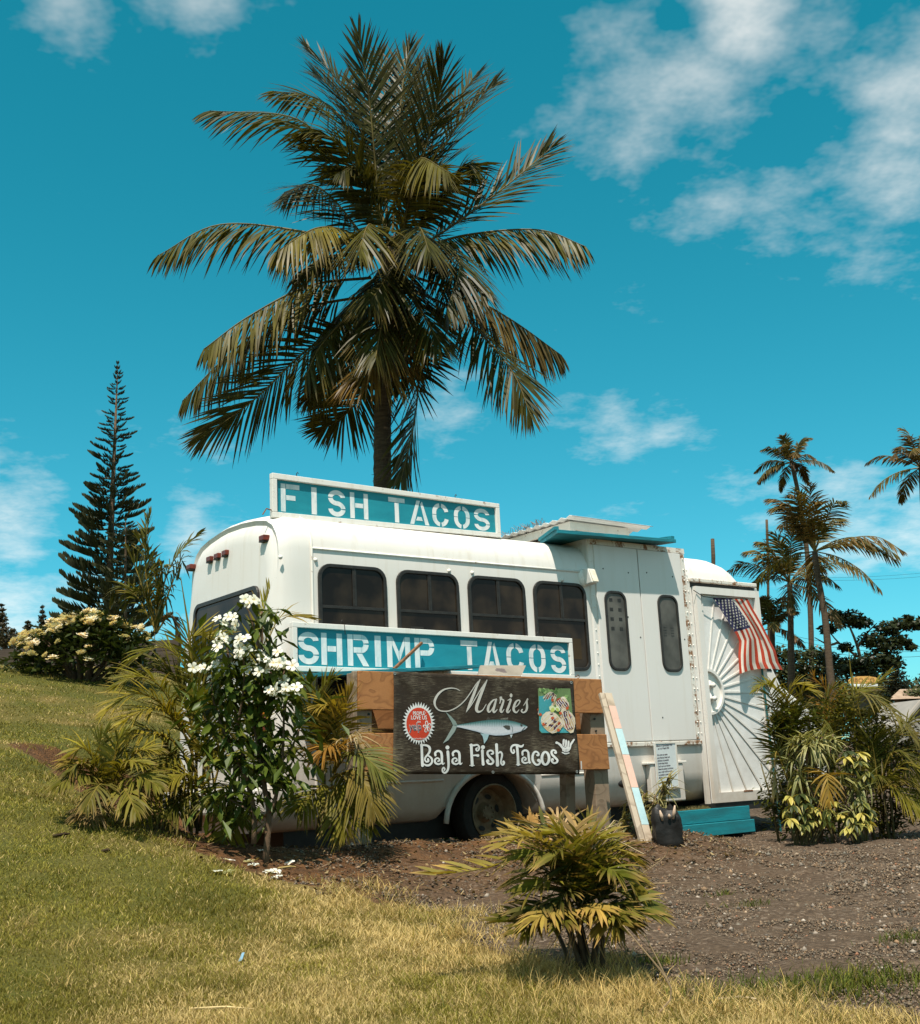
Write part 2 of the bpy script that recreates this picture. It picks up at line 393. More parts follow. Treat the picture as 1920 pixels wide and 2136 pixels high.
# ------------------------------------------------------------------ bus materials
def paint_mat(name, base=(.70, .655, .605), dirt=.5, rust=.0, rough=.34):
    """painted shell: chalky patches, vertical run-off streaks, rust specks"""
    m, t, o = newmat(name); x = NT(t)
    tc = x.n('ShaderNodeTexCoord').outputs['Object']
    a = x.noise(1.6, 5, .6, tc); s = x.noise(5, 5, .65, tc, (2.2, 2.2, .16)); f = x.noise(60, 3, .6, tc)
    c = x.mix(x.ramp(a, ((.35, (0, 0, 0)), (.75, (dirt * .5,) * 3)), ), base, tuple(q * k for q, k in zip(base, (.84, .79, .70))))
    c = x.mix(x.ramp(s, ((.52, (0, 0, 0)), (.80, (dirt,) * 3))), c, (.50, .415, .30))
    sp = x.noise(24, 4, .7, tc); c = x.mix(x.ramp(sp, ((.66, (0, 0, 0)), (.74, (dirt * .7,) * 3))), c, (.36, .29, .21))
    zc_ = x.n('ShaderNodeSeparateXYZ', {0: tc}).outputs[2]; sp2 = x.math('MULTIPLY', x.math('SUBTRACT', 1.0, x.math('MULTIPLY', zc_, 1.15), True), x.noise(4, 6, .7, tc)); c = x.mix(x.math('MULTIPLY', sp2, dirt * 2.2, True), c, (.30, .22, .14))
    if rust:
        r = x.noise(9, 6, .75, tc); c = x.mix(x.ramp(r, ((.62 - rust * .2, (0, 0, 0)), (.70 - rust * .2, (1, 1, 1)))), c, x.mix(f, (.13, .052, .020), (.32, .15, .06)))
    t.links.new(x.pbsdf(c, x.ramp(a, ((.3, (rough,) * 3), (.8, (rough + .2,) * 3))), x.bump(f, .04, .004), .4), o.inputs[0]); return m
M = {}
M['paint'] = paint_mat('white_paint'); M['trim'] = paint_mat('trim_paint', (.77, .73, .67), .45, .06, .45)
M['rusty'] = paint_mat('rusty_trim', (.70, .65, .58), .6, .55, .6)
M['panel'] = paint_mat('door_paint', (.68, .64, .595), .25, 0, .42)
M['screen'] = pm('screen_mesh', (.74, .715, .68), (.62, .59, .55), 5, .7, .25, 160)
M['black'] = pm('black_rubber', (.022, .019, .015), (.012, .010, .008), 12, .55, .1)
M['frame'] = pm('window_frame', (.030, .025, .020), (.016, .013, .011), 20, .42, .08)
def glass_mat(name, a=(.010, .007, .005), b=(.034, .023, .014), rough=.05):
    m, t, o = newmat(name); x = NT(t)
    n = x.noise(3.1, 3, .5, stretch=(1, 1, 1)); st = x.noise(14, 3, .6, stretch=(1, 1, .25))
    c = x.mix(x.ramp(n, ((.4, (0, 0, 0)), (.62, (1, 1, 1)))), a, b)
    t.links.new(x.pbsdf(c, x.ramp(st, ((.3, (rough,) * 3), (.75, (rough + .10,) * 3))), None, .16), o.inputs[0]); return m
M['glass'] = glass_mat('tinted_glass'); M['dglass'] = glass_mat('dusty_glass', (.055, .052, .045), (.115, .108, .092), .16)
M['red'] = pm('red_lens', (.17, .028, .014), (.09, .02, .012), 30, .3, .1)
M['steel'] = pm('rim_steel', (.26, .185, .105), (.13, .075, .036), 9, .6, .2)  # rim colour darkened to carry the deep shade around the wheel
M['tyre'] = pm('tyre_rubber', (.022, .018, .014), (.014, .012, .010), 14, .85, .4)
M['teal'] = pm('teal_paint', (.012, .245, .300), (.007, .19, .245), 3.5, .55, .1, 70, lo=.3, hi=.7, stretch=(1, 1, 3))
M['tealwood'] = pm('teal_wood', (.012, .22, .27), (.010, .13, .16), 5, .6, .4, 30, stretch=(.6, 4, 4))
M['metal'] = pm('bare_metal', (.45, .43, .40), (.28, .25, .22), 20, .35, .1, spec=.5, metal=.7)
M['rust'] = pm('rust', (.26, .11, .045), (.12, .05, .022), 25, .85, .5)
M['lampg'] = pm('lamp_cover', (.80, .74, .60), (.66, .58, .44), 20, .25, .05)
M['chip'] = pm('notice_board', (.60, .63, .62), (.52, .56, .56), 6, .4, .05)
M['ink'] = pm('marker_ink', (.035, .02, .03), (.07, .04, .06), 60, .6, 0)

bus = empty('food_truck'); bus.matrix_world = BUSM
tag(bus, 'white shuttle bus turned food truck with black windows, parked in the bed', 'food truck')
def fb(a, b, d): return (a, -d, b)        # side-wall plane: a along, b up, d proud of the wall

# ---- shell
RX0, RX1, BW = -.46, 6.22, 2.12
ARC, ARW, ARH = 1.93, .60, .60            # rear wheel arch: centre, half width, top
def section(x):
    zb = .17
    P = [(.30, zb), (.16, .20), (.045, .30), (.0, .50), (.0, 1.2), (.0, 1.9), (.0, 2.45), (.0, 2.66), (.012, 2.76), (.05, 2.86), (.12, 2.945), (.24, 3.005), (.45, 3.045), (.75, 3.075), (BW / 2, 3.085)]
    far = [(BW - y * .9, z) for y, z in reversed(P[:-1])]
    far = [(y - .22 * smooth(1.0, 2.7, z), z) for y, z in far]
    P = P + [(float(a), b) for a, b in far]
    d = abs(x - ARC)
    if d < ARW:
        top = ARH * math.sqrt(1 - (d / ARW) ** 2) ** .8 + .02
        P = [(y, max(z, top)) if z < .75 else (y, z) for y, z in P]
    k = 0; rs = rt = 0
    if x < RX0 + .22: t = 1 - (x - RX0) / .22; k = 1 - math.sqrt(max(0, 1 - t * t)); rs, rt = .20, .26
    if x > RX1 - .75: t = 1 - (RX1 - x) / .75; k = 1 - math.sqrt(max(0, 1 - t * t)) if t < 1 else 1; rs, rt = .10, .30; k = t ** 2.2
    Q = []
    for y, z in P:
        yy = y + (BW / 2 - y) / (BW / 2) * rs * k * (1 if abs(y - BW / 2) > .4 else .5)
        w = float(smooth(2.2, 2.95, z)); Q.append((yy, z - rt * k * w))
    return Q
b = MB(); xs = sorted(set([RX0, RX0 + .008, RX0 + .025, RX0 + .05, RX0 + .085, RX0 + .13, RX0 + .22, -.06] + [ARC + ARW * s * q for s in (-1, 1) for q in (0, .25, .5, .7, .85, .93, .97, .9999)] + list(np.arange(.2, 5.4, .4)) + [RX1 - .75, RX1 - .6, RX1 - .45, RX1 - .3, RX1 - .15, RX1 - .05, RX1]))
secs = [section(x) for x in xs]; n = len(secs[0]); vs = []; fs = []
for x, S in zip(xs, secs): vs += [(x + (.05 * float(smooth(1.6, 2.9, z)) if x < RX0 + .06 else 0), y, z) for y, z in S]
for i in range(len(xs) - 1):
    for k in range(n): k2 = (k + 1) % n; fs.append((i * n + k, (i + 1) * n + k, (i + 1) * n + k2, i * n + k2))
fs.append(tuple(range(n))); fs.append(tuple(reversed(range((len(xs) - 1) * n, len(xs) * n))))
b.add(vs, fs); body = b.build('body', M['paint'], bus, autosm=38)
b = MB(); b.box((-.2, .35, .0), (5.9, 1.8, .20)); b.build('chassis', M['black'], bus)
# drip rail, cap seam, belt seams
b = MB(); b.tube([(-.055, -.004, 2.668), (3.40, -.004, 2.668)], .011, 6); b.build('drip_rail', M['trim'], bus, smooth=True)
b = MB(); b.tube([(-.06, y - .004 if z < 2.8 else y, z + (.006 if z > 2.8 else 0)) for y, z in section(-.06)[2:16]], .012, 6); b.build('rear_cap_seam', M['trim'], bus, smooth=True)
b = MB(); b.tube([(-.05, -.002, .545), (1.32, -.002, .545)], .010, 5); b.tube([(2.54, -.002, .545), (3.45, -.002, .545)], .010, 5); b.build_each('skirt_moulding', M['trim'], bus, True)
b = MB()
pts = [(ARC + (ARW + .012) * math.cos(a), ARH * math.sin(a) ** .8 + .03) for a in [math.pi * i / 24 for i in range(1, 24)]]
b.tube([(x, -.006, z) for x, z in pts], .028, 6); b.build('wheel_arch_lip', M['paint'], bus, smooth=True)

M['goods'] = [pm('goods_' + n_, c_, None, 6, .4, .05, spec=.2) for n_, c_ in (('brown', (.040, .026, .015)), ('grey', (.030, .026, .022)), ('amber', (.055, .032, .012)))]
# ---- side windows
P_, WW, WB, WT = .86, .745, 1.60, 2.535
for i in range(4):
    x0 = i * P_ - .002; x1 = x0 + WW + (.0 if i < 3 else .0)
    w = empty('window'); w.parent = bus; b = MB()
    o1 = rrect(x0, WB, x1, WT, (.10, .10, .13, .13), 6); i1 = rrect(x0 + .035, WB + .035, x1 - .035, WT - .035, (.07, .07, .10, .10), 6)
    b.ring(o1, i1, fb, -.02, .022); b.build('frame', M['frame'], w, bevel=.006)
    b = MB(); b.prism(i1, fb, -.01, .004); b.build('pane', M['glass'], w)
    for q_ in range(3):
        b = MB(); ix = x0 + .10 + q_ * .19 + .05 * ((i * 7 + q_ * 3) % 3); iz = WB + .06 + .03 * ((i + q_) % 3); iw = .10 + .05 * ((i + 2 * q_) % 3); ih = (.16, .30, .22)[(i + q_) % 3]
        b.box((ix, -.0055, iz), (ix + iw, -.0045, iz + ih)); b.build('stored_goods', M['goods'][(i + q_) % 3], w)
    b = MB(); zm = WT - .40; xm = x0 + WW * .52
    b.box((x0 + .03, -.016, zm - .014), (x1 - .03, 0, zm + .014)); b.box((xm - .02, -.015, zm + .014), (xm + .02, 0, WT - .034)); b.box((xm - .004, -.019, zm + .014), (xm + .004, -.014, WT - .034)); b.build('mullion', M['frame'], w, bevel=.004)
# ---- rear window and marker lamps
def fr(a, b_, d): return (RX0 - d + .05 * float(smooth(1.6, 2.9, b_)), a, b_)
w = empty('rear_window'); w.parent = bus
o1 = rrect(.30, 1.72, 1.66, 2.36, .10, 6); i1 = rrect(.345, 1.765, 1.615, 2.315, .07, 6)
b = MB(); b.ring(o1, i1, fr, -.01, .024); b.build('frame', M['frame'], w, bevel=.006)
b = MB(); b.prism(i1, fr, -.01, .012); b.build('pane', M['glass'], w)
for y in (.235, 1.0, 1.17, 1.34, 1.80):
    l = empty('marker_lamp'); l.parent = bus; zz_ = 2.775
    b = MB(); b.box((RX0 + .012, y - .048, zz_ - .026), (RX0 + .08, y + .048, zz_ + .026)); b.build('lens', M['red'], l, bevel=.008)
    b = MB(); b.box((RX0 + .008, y - .036, zz_ - .038), (RX0 + .08, y + .036, zz_ - .027)); b.build('base', M['black'], l)
b = MB(); b.box((RX0 - .16, .05, .33), (RX0 - .01, 2.05, .56)); b.build('rear_bumper', M['paint'], bus, bevel=.03)
b = MB(); b.box((RX0 - .018, .12, 1.02), (RX0 + .01, .24, 1.16)); b.build('tail_lamp', M['red'], bus, bevel=.01)
b = MB(); b.box((RX0 - .018, .12, 1.18), (RX0 + .01, .24, 1.26)); b.build('amber_lamp', pm('amber_lens', (.65, .22, .02), (.5, .15, .01), 20, .3, .05), bus, bevel=.01)
# screw heads along the top of the wall
b = MB()
for x in (-.38, -.02, 1.50, 1.79, 3.0, 3.33): b.lathe([(0, .02), (.014, .017), (.020, .005), (.022, 0)], lambda X, Y, d, x=x: (x + X, -d, 2.50 + .06 + Y), 10)
tag(b.build('screw_caps', M['paint'], bus, smooth=True), kind='stuff')

# ---- raised lift bay with two tall doors
bay = empty('lift_bay'); bay.parent = bus
b = MB(); b.hexa([(3.40, -.012, .80), (4.95, -.012, .80), (4.95, .60, .80), (3.40, .60, .80), (3.40, -.012, 3.055), (4.95, -.012, 3.035), (4.95, .62, 3.13), (3.40, .62, 3.13)]); b.build('surround', M['paint'], bay, bevel=.02)
b = MB(); b.box((3.42, -.03, 2.985), (4.935, -.008, 3.045)); b.box((4.865, -.028, .86), (4.925, -.010, 2.98)); b.build_each('edge_trim', M['rusty'], bay)
b = MB(); b.box((3.44, -.034, .795), (4.945, -.008, .842)); b.build('sill', M['rusty'], bay, bevel=.006)
for x0, x1, wx0, wx1 in ((3.475, 4.142, 3.575, 3.905), (4.156, 4.858, 4.405, 4.735)):
    d = empty('lift_door'); d.parent = bus
    o1 = rrect(wx0, 1.605, wx1, 2.48, .11, 6); i1 = rrect(wx0 + .03, 1.635, wx1 - .03, 2.45, .085, 6)
    b = MB(); b.box((x0, -.030, .85), (x1, -.010, 2.982)); b.build('leaf', M['panel'], d, bevel=.004)
    b = MB(); b.ring(o1, i1, fb, .020, .046); b.build('window_frame', M['frame'], d, bevel=.006)
    b = MB(); b.prism(i1, fb, .025, .034); b.build('pane', M['dglass'], d)
    b = MB()
    for (x, z) in ((x0 + .12, 2.72), (x1 - .16, 2.70), (x1 - .05, 1.98), (x0 + .18, 1.1), (x1 - .22, 2.2)): b.lathe([(0, .034), (.008, .033), (.009, .030)], lambda X, Y, dd, x=x, z=z: (x + X, -dd, z + Y), 8)
    tag(b.build('bolt_holes', M['black'], d), kind='stuff')
    b = MB()
    for q in range(8):     # things taped behind the pane
        zz_ = 2.36 - (q // 2) * .105 if wx0 < 4 else 2.1 - (q // 2) * .03
        xx = wx0 + .07 + (q % 2) * .13 if wx0 < 4 else wx0 + .06 + (q % 2) * .12
        b.box((xx, -.0358, zz_), (xx + .05, -.0345, zz_ + (.036 if wx0 < 4 else .006)))
    tag(b.build('stickers', M['frame'], d), kind='stuff')
b = MB(); b.box((4.142, -.0125, .85), (4.156, -.0115, 2.98)); b.build('door_gap', M['black'], bay)
b = MB()
for x in (3.437, 4.895, 4.968):
    for k in range(17): z = .92 + k * .125; b.lathe([(0, .012), (.006, .010), (.009, 0)], lambda X, Y, d, x=x, z=z: (x + X, -.010 - d - (.018 if x == 4.895 else 0), z + Y), 8)
tag(b.build('rivets', M['trim'], bay, smooth=True), kind='stuff')
# wall lamp at the bay's corner
l = empty('wall_lamp'); tag(l, 'small white flood lamp fixed high on the bus wall beside lift doors', 'wall lamp'); l.matrix_world = BUSM
b = MB(); b.lathe([(0, .035), (.085, .030), (.095, .0)], lambda X, Y, d: (3.315 + X * .8, -d, 2.60 + Y * 1.05), 20); b.build('backplate', M['trim'], l, smooth=True)
b = MB(); b.hexa([(3.305, -.15, 2.53), (3.40, -.15, 2.53), (3.40, -.03, 2.52), (3.305, -.03, 2.52), (3.285, -.11, 2.69), (3.39, -.11, 2.69), (3.39, -.03, 2.70), (3.285, -.03, 2.70)]); b.build('housing', M['trim'], l, bevel=.012)
b = MB(); b.hexa([(3.312, -.158, 2.545), (3.392, -.158, 2.545), (3.392, -.148, 2.545), (3.312, -.148, 2.545), (3.296, -.119, 2.68), (3.382, -.119, 2.68), (3.382, -.108, 2.68), (3.296, -.108, 2.68)]); b.build('lens', M['lampg'], l)
# ---- entrance and sunburst security door
b = MB(); b.box((4.955, -.012, .14), (5.02, .02, 2.70)); b.box((6.145, -.012, .14), (6.21, .02, 2.66)); b.build_each('door_post', M['paint'], bus)
b = MB(); b.box((4.99, -.055, 2.66), (6.17, -.005, 2.705)); b.build('rain_gutter', M['rusty'], bus, bevel=.008)
b = MB(); b.box((5.0, -.014, 2.60), (6.16, .0, 2.66)); b.build('header_gap_shadow', M['black'], bus)  # black strip laid over the header gap as the rain gutter's shadow
sd_ = empty('security_door'); sd_.parent = bus
X0, X1, Z0, Z1 = 5.025, 6.165, .145, 2.605
b = MB(); b.box((X0, -.028, Z0), (X1, -.016, Z1)); b.build('screen', M['screen'], sd_)
b = MB()
b.box((X0, -.075, Z0), (X0 + .075, -.0285, Z1)); b.box((X1 - .075, -.075, Z0), (X1, -.0285, Z1)); b.box((X0 + .0755, -.074, Z0), (X1 - .0755, -.0285, Z0 + .11)); b.box((X0 + .0755, -.074, Z1 - .085), (X1 - .0755, -.0285, Z1)); b.build_each('frame_bar', M['paint'], sd_)
hc = (X0 + .074, 1.385); hr = .245
b = MB(); arc = [(hc[0] + (hr + .02) * math.cos(R_(a)), hc[1] + (hr + .02) * math.sin(R_(a))) for a in range(-90, 91, 7)]; arc2 = [(hc[0] + (hr - .012) * math.cos(R_(a)), hc[1] + (hr - .012) * math.sin(R_(a))) for a in range(90, -91, -7)]
nb = len(arc); vs = [fb(x, z, d) for d in (.029, .068) for x, z in arc + list(reversed(arc2))]
for i in range(nb - 1):
    q = [fb(*arc[i], .029), fb(*arc[i + 1], .029), fb(*arc2[nb - 2 - i], .029), fb(*arc2[nb - 1 - i], .029), fb(*arc[i], .068), fb(*arc[i + 1], .068), fb(*arc2[nb - 2 - i], .068), fb(*arc2[nb - 1 - i], .068)]
    b.hexa(q)
b.build('hub_arc', M['paint'], sd_)
b = MB(); b.prism([(hc[0], hc[1] - hr)] + [(hc[0] + hr * math.cos(R_(a)), hc[1] + hr * math.sin(R_(a))) for a in range(-85, 86, 10)] + [(hc[0], hc[1] + hr)], fb, .029, .036); b.build('hub_plate', M['trim'], sd_)
for zz_ in (hc[1] + .07, hc[1] - .08):
    k = empty('lock'); k.parent = sd_
    b = MB(); b.lathe([(0, .046), (.055, .044), (.060, .036)], lambda X, Y, d, z=zz_: (hc[0] + .055 + X, -d, z + Y), 18); b.build('lock_plate', M['paint'], sd_, smooth=True).parent = k
    b = MB(); b.lathe([(0, .115), (.022, .112), (.030, .098), (.026, .075), (.020, .045)], lambda X, Y, d, z=zz_: (hc[0] + .055 + X, -d, z + Y), 16); b.build('lock_knob', M['paint'], sd_, smooth=True).parent = k
xi, za, zb_ = X1 - .076, Z0 + .111, Z1 - .086
for k in range(17):
    a = R_(86.5 - k * 173 / 16); ca, sa = math.cos(a), math.sin(a)
    t = (xi - hc[0]) / ca if ca > 1e-3 else 9e9
    if sa > 0: t = min(t, (zb_ - hc[1]) / sa)
    if sa < 0: t = min(t, (za - hc[1]) / sa)
    b = MB(); b.bar((hc[0] + ca * (hr + .012), -.033, hc[1] + sa * (hr + .012)), (hc[0] + ca * (t - .002), -.033, hc[1] + sa * (t - .002)), .020, .009, (0, 1, 0)); b.build('spoke', M['paint'], sd_)
b = MB(); b.box((X0 + .5, -.077, Z0 + .10), (X0 + .66, -.0745, Z0 + .118)); b.build('rust_patch', M['rust'], sd_)
# ---- low panels
b = MB(); b.box((4.03, -.075, .20), (4.55, .0, .60)); b.build('access_panel', M['paint'], bus, bevel=.012)
b = MB(); b.box((3.98, -.085, .60), (4.60, .0, .625)); b.build('panel_ledge', M['trim'], bus, bevel=.005)
b = MB(); b.lathe([(0, .02), (.05, .018), (.062, .0)], lambda X, Y, d: (3.72 + X * 1.6, -d + .02, .42 + Y * .8), 20); b.build('side_marker', M['frame'], bus, smooth=True)
b = MB(); b.box((4.96, -.06, .05), (6.20, .45, .14)); b.build('entry_step', M['black'], bus)
# ---- cab nose beyond the door
b = MB()
prof = [(6.18, .30), (6.18, 2.30), (6.30, 2.22), (6.72, 1.50), (7.20, 1.22), (7.50, 1.02), (7.62, .80), (7.62, .45), (7.5, .30)]
b.prism(prof, lambda a, z, d: (a, d, z), .16, 1.92); b.build('cab', M['paint'], bus, bevel=.05)
b = MB(); b.hexa([(6.28, .155, 1.66), (6.56, .155, 1.66), (6.56, .158, 1.66), (6.28, .158, 1.66), (6.28, .155, 2.10), (6.30, .155, 2.10), (6.30, .158, 2.10), (6.28, .158, 2.10)]); b.build('cab_window', M['glass'], bus)
b = MB(); b.hexa([(6.345, .26, 2.17), (6.35, .26, 2.18), (6.35, 1.82, 2.18), (6.345, 1.82, 2.17), (6.70, .26, 1.56), (6.705, .26, 1.57), (6.705, 1.82, 1.57), (6.70, 1.82, 1.56)]); b.build('windscreen', M['glass'], bus)
# ---- wheels
def wheel(x, y):
    w = empty('wheel'); w.parent = bus; zc = .215
    fn = lambda X, Y, d: (x + X, y - d, zc + Y)
    b = MB(); b.lathe([(.265, -.10), (.30, -.11), (.37, -.10), (.395, -.06), (.395, .06), (.37, .10), (.30, .115), (.265, .10)], fn, 36); b.build('tyre', M['tyre'], w, autosm=40)
    b = MB(); b.lathe([(.268, .10), (.275, .118), (.262, .125), (.250, .10), (.235, .05), (.225, -.02), (.19, -.05), (.10, -.045), (.085, -.02), (.07, .015), (.0, .02)], fn, 36); b.build('rim', M['steel'], w, autosm=40)
    b = MB()
    for k in range(6):
        a = R_(60 * k + 12); b.lathe([(0, -.036), (.034, -.037)], lambda X, Y, d, a=a: fn(.155 * math.cos(a) + X * math.cos(a) * .7 - Y * math.sin(a) * 1.2, .155 * math.sin(a) + X * math.sin(a) * .7 + Y * math.cos(a) * 1.2, d), 12)
    b.build_each('rim_hole', M['black'], w)
    b = MB()
    for k in range(8):
        a = R_(45 * k); b.tube([fn(.062 * math.cos(a), .062 * math.sin(a), .0), fn(.062 * math.cos(a), .062 * math.sin(a), .034)], .010, 6)
    b.build_each('lug_nut', M['steel'], w)
wheel(1.96, .17); wheel(6.9, .30)
b = MB(); b.box((ARC - .6, .42, .05), (ARC + .6, 1.7, .60)); b.build('axle_housing', M['black'], bus)
# ---- things on the roof
sh = empty('roof_board'); sh.matrix_world = BUSM; tag(sh, 'weathered teal board laid over the top of the tall bus doors', 'board')
nlx, nlz = binv(1163, 1106, -.22); nrx, nrz = binv(1411, 1127, -.22); flx, flz = binv(1127, 1133, .42); frx = nrx + .02
b = MB(); b.hexa([(nlx, -.22, nlz - .03), (nrx, -.22, nrz - .028), (frx, .62, nrz + .03), (flx, .42, flz - .015), (nlx, -.22, nlz + .01), (nrx, -.22, nrz + .012), (frx, .62, nrz + .07), (flx, .42, flz + .02)]); b.build('deck', M['tealwood'], sh, bevel=.004)
b = MB(); b.bar((nlx + .01, -.20, nlz + .03), (flx + .01, .42, flz + .04), .05, .035); b.bar((nrx - .03, -.2, nrz + .03), (frx - .03, .5, nrz + .09), .05, .04); b.build_each('batten', M['tealwood'], sh)
vs_ = empty('roof_shelter'); vs_.matrix_world = BUSM; tag(vs_, 'white framed shelter with corrugated metal sheet above the bus roof', 'shelter')
cxx, czz = binv(1190, 1100, .95)
rx2, rz2 = binv(1313, 1112, .95)
M['whitewood'] = paint_mat('white_wood', (.70, .66, .60), .5, .1, .7)
M['corr'] = pm('corrugated_sheet', (.20, .17, .15), (.12, .09, .07), 8, .5, .2)
M['sheet'] = pm('pale_sheet', (.66, .67, .66), (.55, .55, .53), 5, .45, .1)
ln = rx2 - cxx; dp = 1.15
b = MB(); b.box((cxx, .95, czz - .02), (cxx + ln, .99, czz + .075)); b.box((cxx, .99, czz - .02), (cxx + .04, .95 + dp, czz + .075)); b.box((cxx, .95 + dp, czz - .02), (cxx + ln, .99 + dp, czz + .075)); b.box((cxx + ln - .04, .99, czz - .02), (cxx + ln, .95 + dp, czz + .075)); b.build_each('top_rail', M['whitewood'], vs_)
for px_ in (cxx + .01, cxx + ln - .09):
    for py_ in (.955, .90 + dp): b = MB(); b.box((px_, py_, 3.0), (px_ + .08, py_ + .08, czz - .02)); b.build('post', M['whitewood'], vs_)
b = MB(); b.box((cxx + .1, 1.2, 3.05), (cxx + ln - .1, .9 + dp, czz - .03)); b.build('vent_box', pm('vent_box', (.10, .06, .035), None, 6, .8), vs_)
b = MB(); nr = 40; L0, L1, W0, W1 = cxx - .10, cxx + ln + .28, .80, 1.0 + dp + .2
vs = []; fs = []
for i in range(nr + 1):
    y = W0 + (W1 - W0) * i / nr; zz_ = czz + .10 + .014 * math.sin(i * 1.6)
    vs += [(L0, y, zz_), (L1, y, zz_ - .01), (L0, y, zz_ + .006), (L1, y, zz_ - .004)]
for i in range(nr): a = 4 * i; fs += [(a, a + 1, a + 5, a + 4), (a + 2, a + 6, a + 7, a + 3), (a, a + 4, a + 6, a + 2), (a + 1, a + 3, a + 7, a + 5)]
b.add(vs, fs); b.build('corrugated_sheet', M['sheet'], vs_)
b = MB()
for i in range(60): y = W0 + .5 + random.random() * .9; b.tube([(L0 + .02, y, czz + .11), (L0 - .02 + random.uniform(-.05, .05), y + random.uniform(-.1, .1), czz + .13 + random.random() * .05)], .003, 3, False)
tag(b.build('leaf_litter', M['corr'], vs_), kind='stuff')
b = MB(); b.box((cxx - 1.0, 1.9, 3.0), (cxx + .02, 1.94, 3.13)); o = b.build('roof_plank', M['whitewood']); o.matrix_world = BUSM; tag(o, 'white plank lying on the bus roof left of the shelter', 'plank')

# ---- notice hung below the lift doors
nb_ = empty('notice_board'); nb_.matrix_world = BUSM; tag(nb_, 'handwritten white notice hanging under the lift doors', 'notice')
NX0, NX1, NZ0, NZ1 = 4.085, 4.435, .335, .835
b = MB(); b.box((NX0, -.105, NZ0), (NX1, -.092, NZ1)); b.build('board', M['chip'], nb_, bevel=.004)
b = MB(); o1 = rrect(NX0, NZ0, NX1, NZ1, .012, 3); i1 = rrect(NX0 + .02, NZ0 + .02, NX1 - .02, NZ1 - .02, .006, 3); b.ring(o1, i1, fb, .1055, .110); b.build('rim', M['whitewood'], nb_)
def text_mesh(body, size, fn, mat, parent, name='lettering', shear=0.0, align='LEFT', off=0.0):
    c = bpy.data.curves.new('t', 'FONT'); c.body = body; c.size = size; c.align_x = align; c.shear = shear; c.resolution_u = 3; c.offset = off
    to = bpy.data.objects.new('t', c); COL.objects.link(to); dg = bpy.context.evaluated_depsgraph_get()
    me = bpy.data.meshes.new_from_object(to.evaluated_get(dg)); bpy.data.objects.remove(to); bpy.data.curves.remove(c)
    for v in me.vertices: v.co = Vector(fn(v.co.x, v.co.y))
    me.name = name; me.materials.clear(); me.materials.append(mat); return obj(name, me, parent)
LINES = ['Made or Scrambled Fish', '   as it is Fresh Fish', '', 'We strive to make', 'your food as fresh and', 'delicious as possible.', 'During busy times', "Can't rush our kitchen", 'Please be patient and know', 'your order will be made', 'as quickly as possible', 'Mahalo']
for i, tx in enumerate(LINES):
    if not tx: continue
    z = NZ1 - .052 - i * .030 - (.006 if i > 2 else 0); sz = .030 if i < 2 else .025
    text_mesh(tx, sz, lambda a, b_, z=z: (NX0 + .03 + a * .86, -.1065, z + b_ + a * .03), M['ink'], nb_, 'handwriting', .25, off=.0006)
b = MB(); b.tube([(NX0 + .17, -.11, NZ1 - .02), (NX0 + .17, -.03, NZ1 + .02)], .003, 5); b.build('nail', M['rust'], nb_)
# ------------------------------------------------------------------ lettering helpers
def catmull(pts, sub=6):
    P = [np.array(p, float) for p in pts]; P = [2 * P[0] - P[1]] + P + [2 * P[-1] - P[-2]]; o = []
    for i in range(1, len(P) - 2):
        a, b_, c, d = P[i - 1:i + 3]
        for k in range(sub):
            t = k / sub; o.append(.5 * (2 * b_ + (c - a) * t + (2 * a - 5 * b_ + 4 * c - d) * t * t + (3 * b_ - a - 3 * c + d) * t ** 3))
    o.append(P[-2]); return o
def stroke(mb, pts, fn, w=None, sub=6, closed=False, round_=True):
    """brush stroke: points (x, y[, width]) in drawing units, fn(x, y) -> 3-D"""
    if w is not None: pts = [(p[0], p[1], w) for p in pts]
    C = catmull(pts, sub); n = len(C); vs = []; fs = []
    for i, p in enumerate(C):
        t = C[min(i + 1, n - 1)][:2] - C[max(i - 1, 0)][:2]
        if closed and i in (0, n - 1): t = C[1][:2] - C[n - 2][:2]
        t = t / (np.linalg.norm(t) + 1e-9); q = np.array((-t[1], t[0])) * max(p[2], .5) / 2
        vs += [fn(*(p[:2] + q)), fn(*(p[:2] - q))]
    for i in range(n - 1): fs.append((2 * i, 2 * i + 1, 2 * i + 3, 2 * i + 2))
    mb.add(vs, fs)
    if round_ and not closed:
        for p in (C[0], C[-1]):
            if p[2] > 8: disc(mb, p[0], p[1], p[2] / 2, p[2] / 2, fn, 12)
def disc(mb, x, y, rx, ry, fn, n=24):
    mb.add([fn(x + rx * math.cos(2 * math.pi * k / n), y + ry * math.sin(2 * math.pi * k / n)) for k in range(n)], [tuple(range(n))])
def poly(mb, pts, fn): mb.add([fn(*p[:2]) for p in pts], [tuple(range(len(pts)))])
def arc_band(cx_, cy_, rx, ry, t, a0, a1, tv=None, k=12):
    tv = tv or t; A = [R_(a0 + (a1 - a0) * i / k) for i in range(k + 1)]
    return [((cx_ + rx * math.cos(a), cy_ + ry * math.sin(a)), (cx_ + (rx - t) * math.cos(a), cy_ + (ry - tv) * math.sin(a))) for a in A]
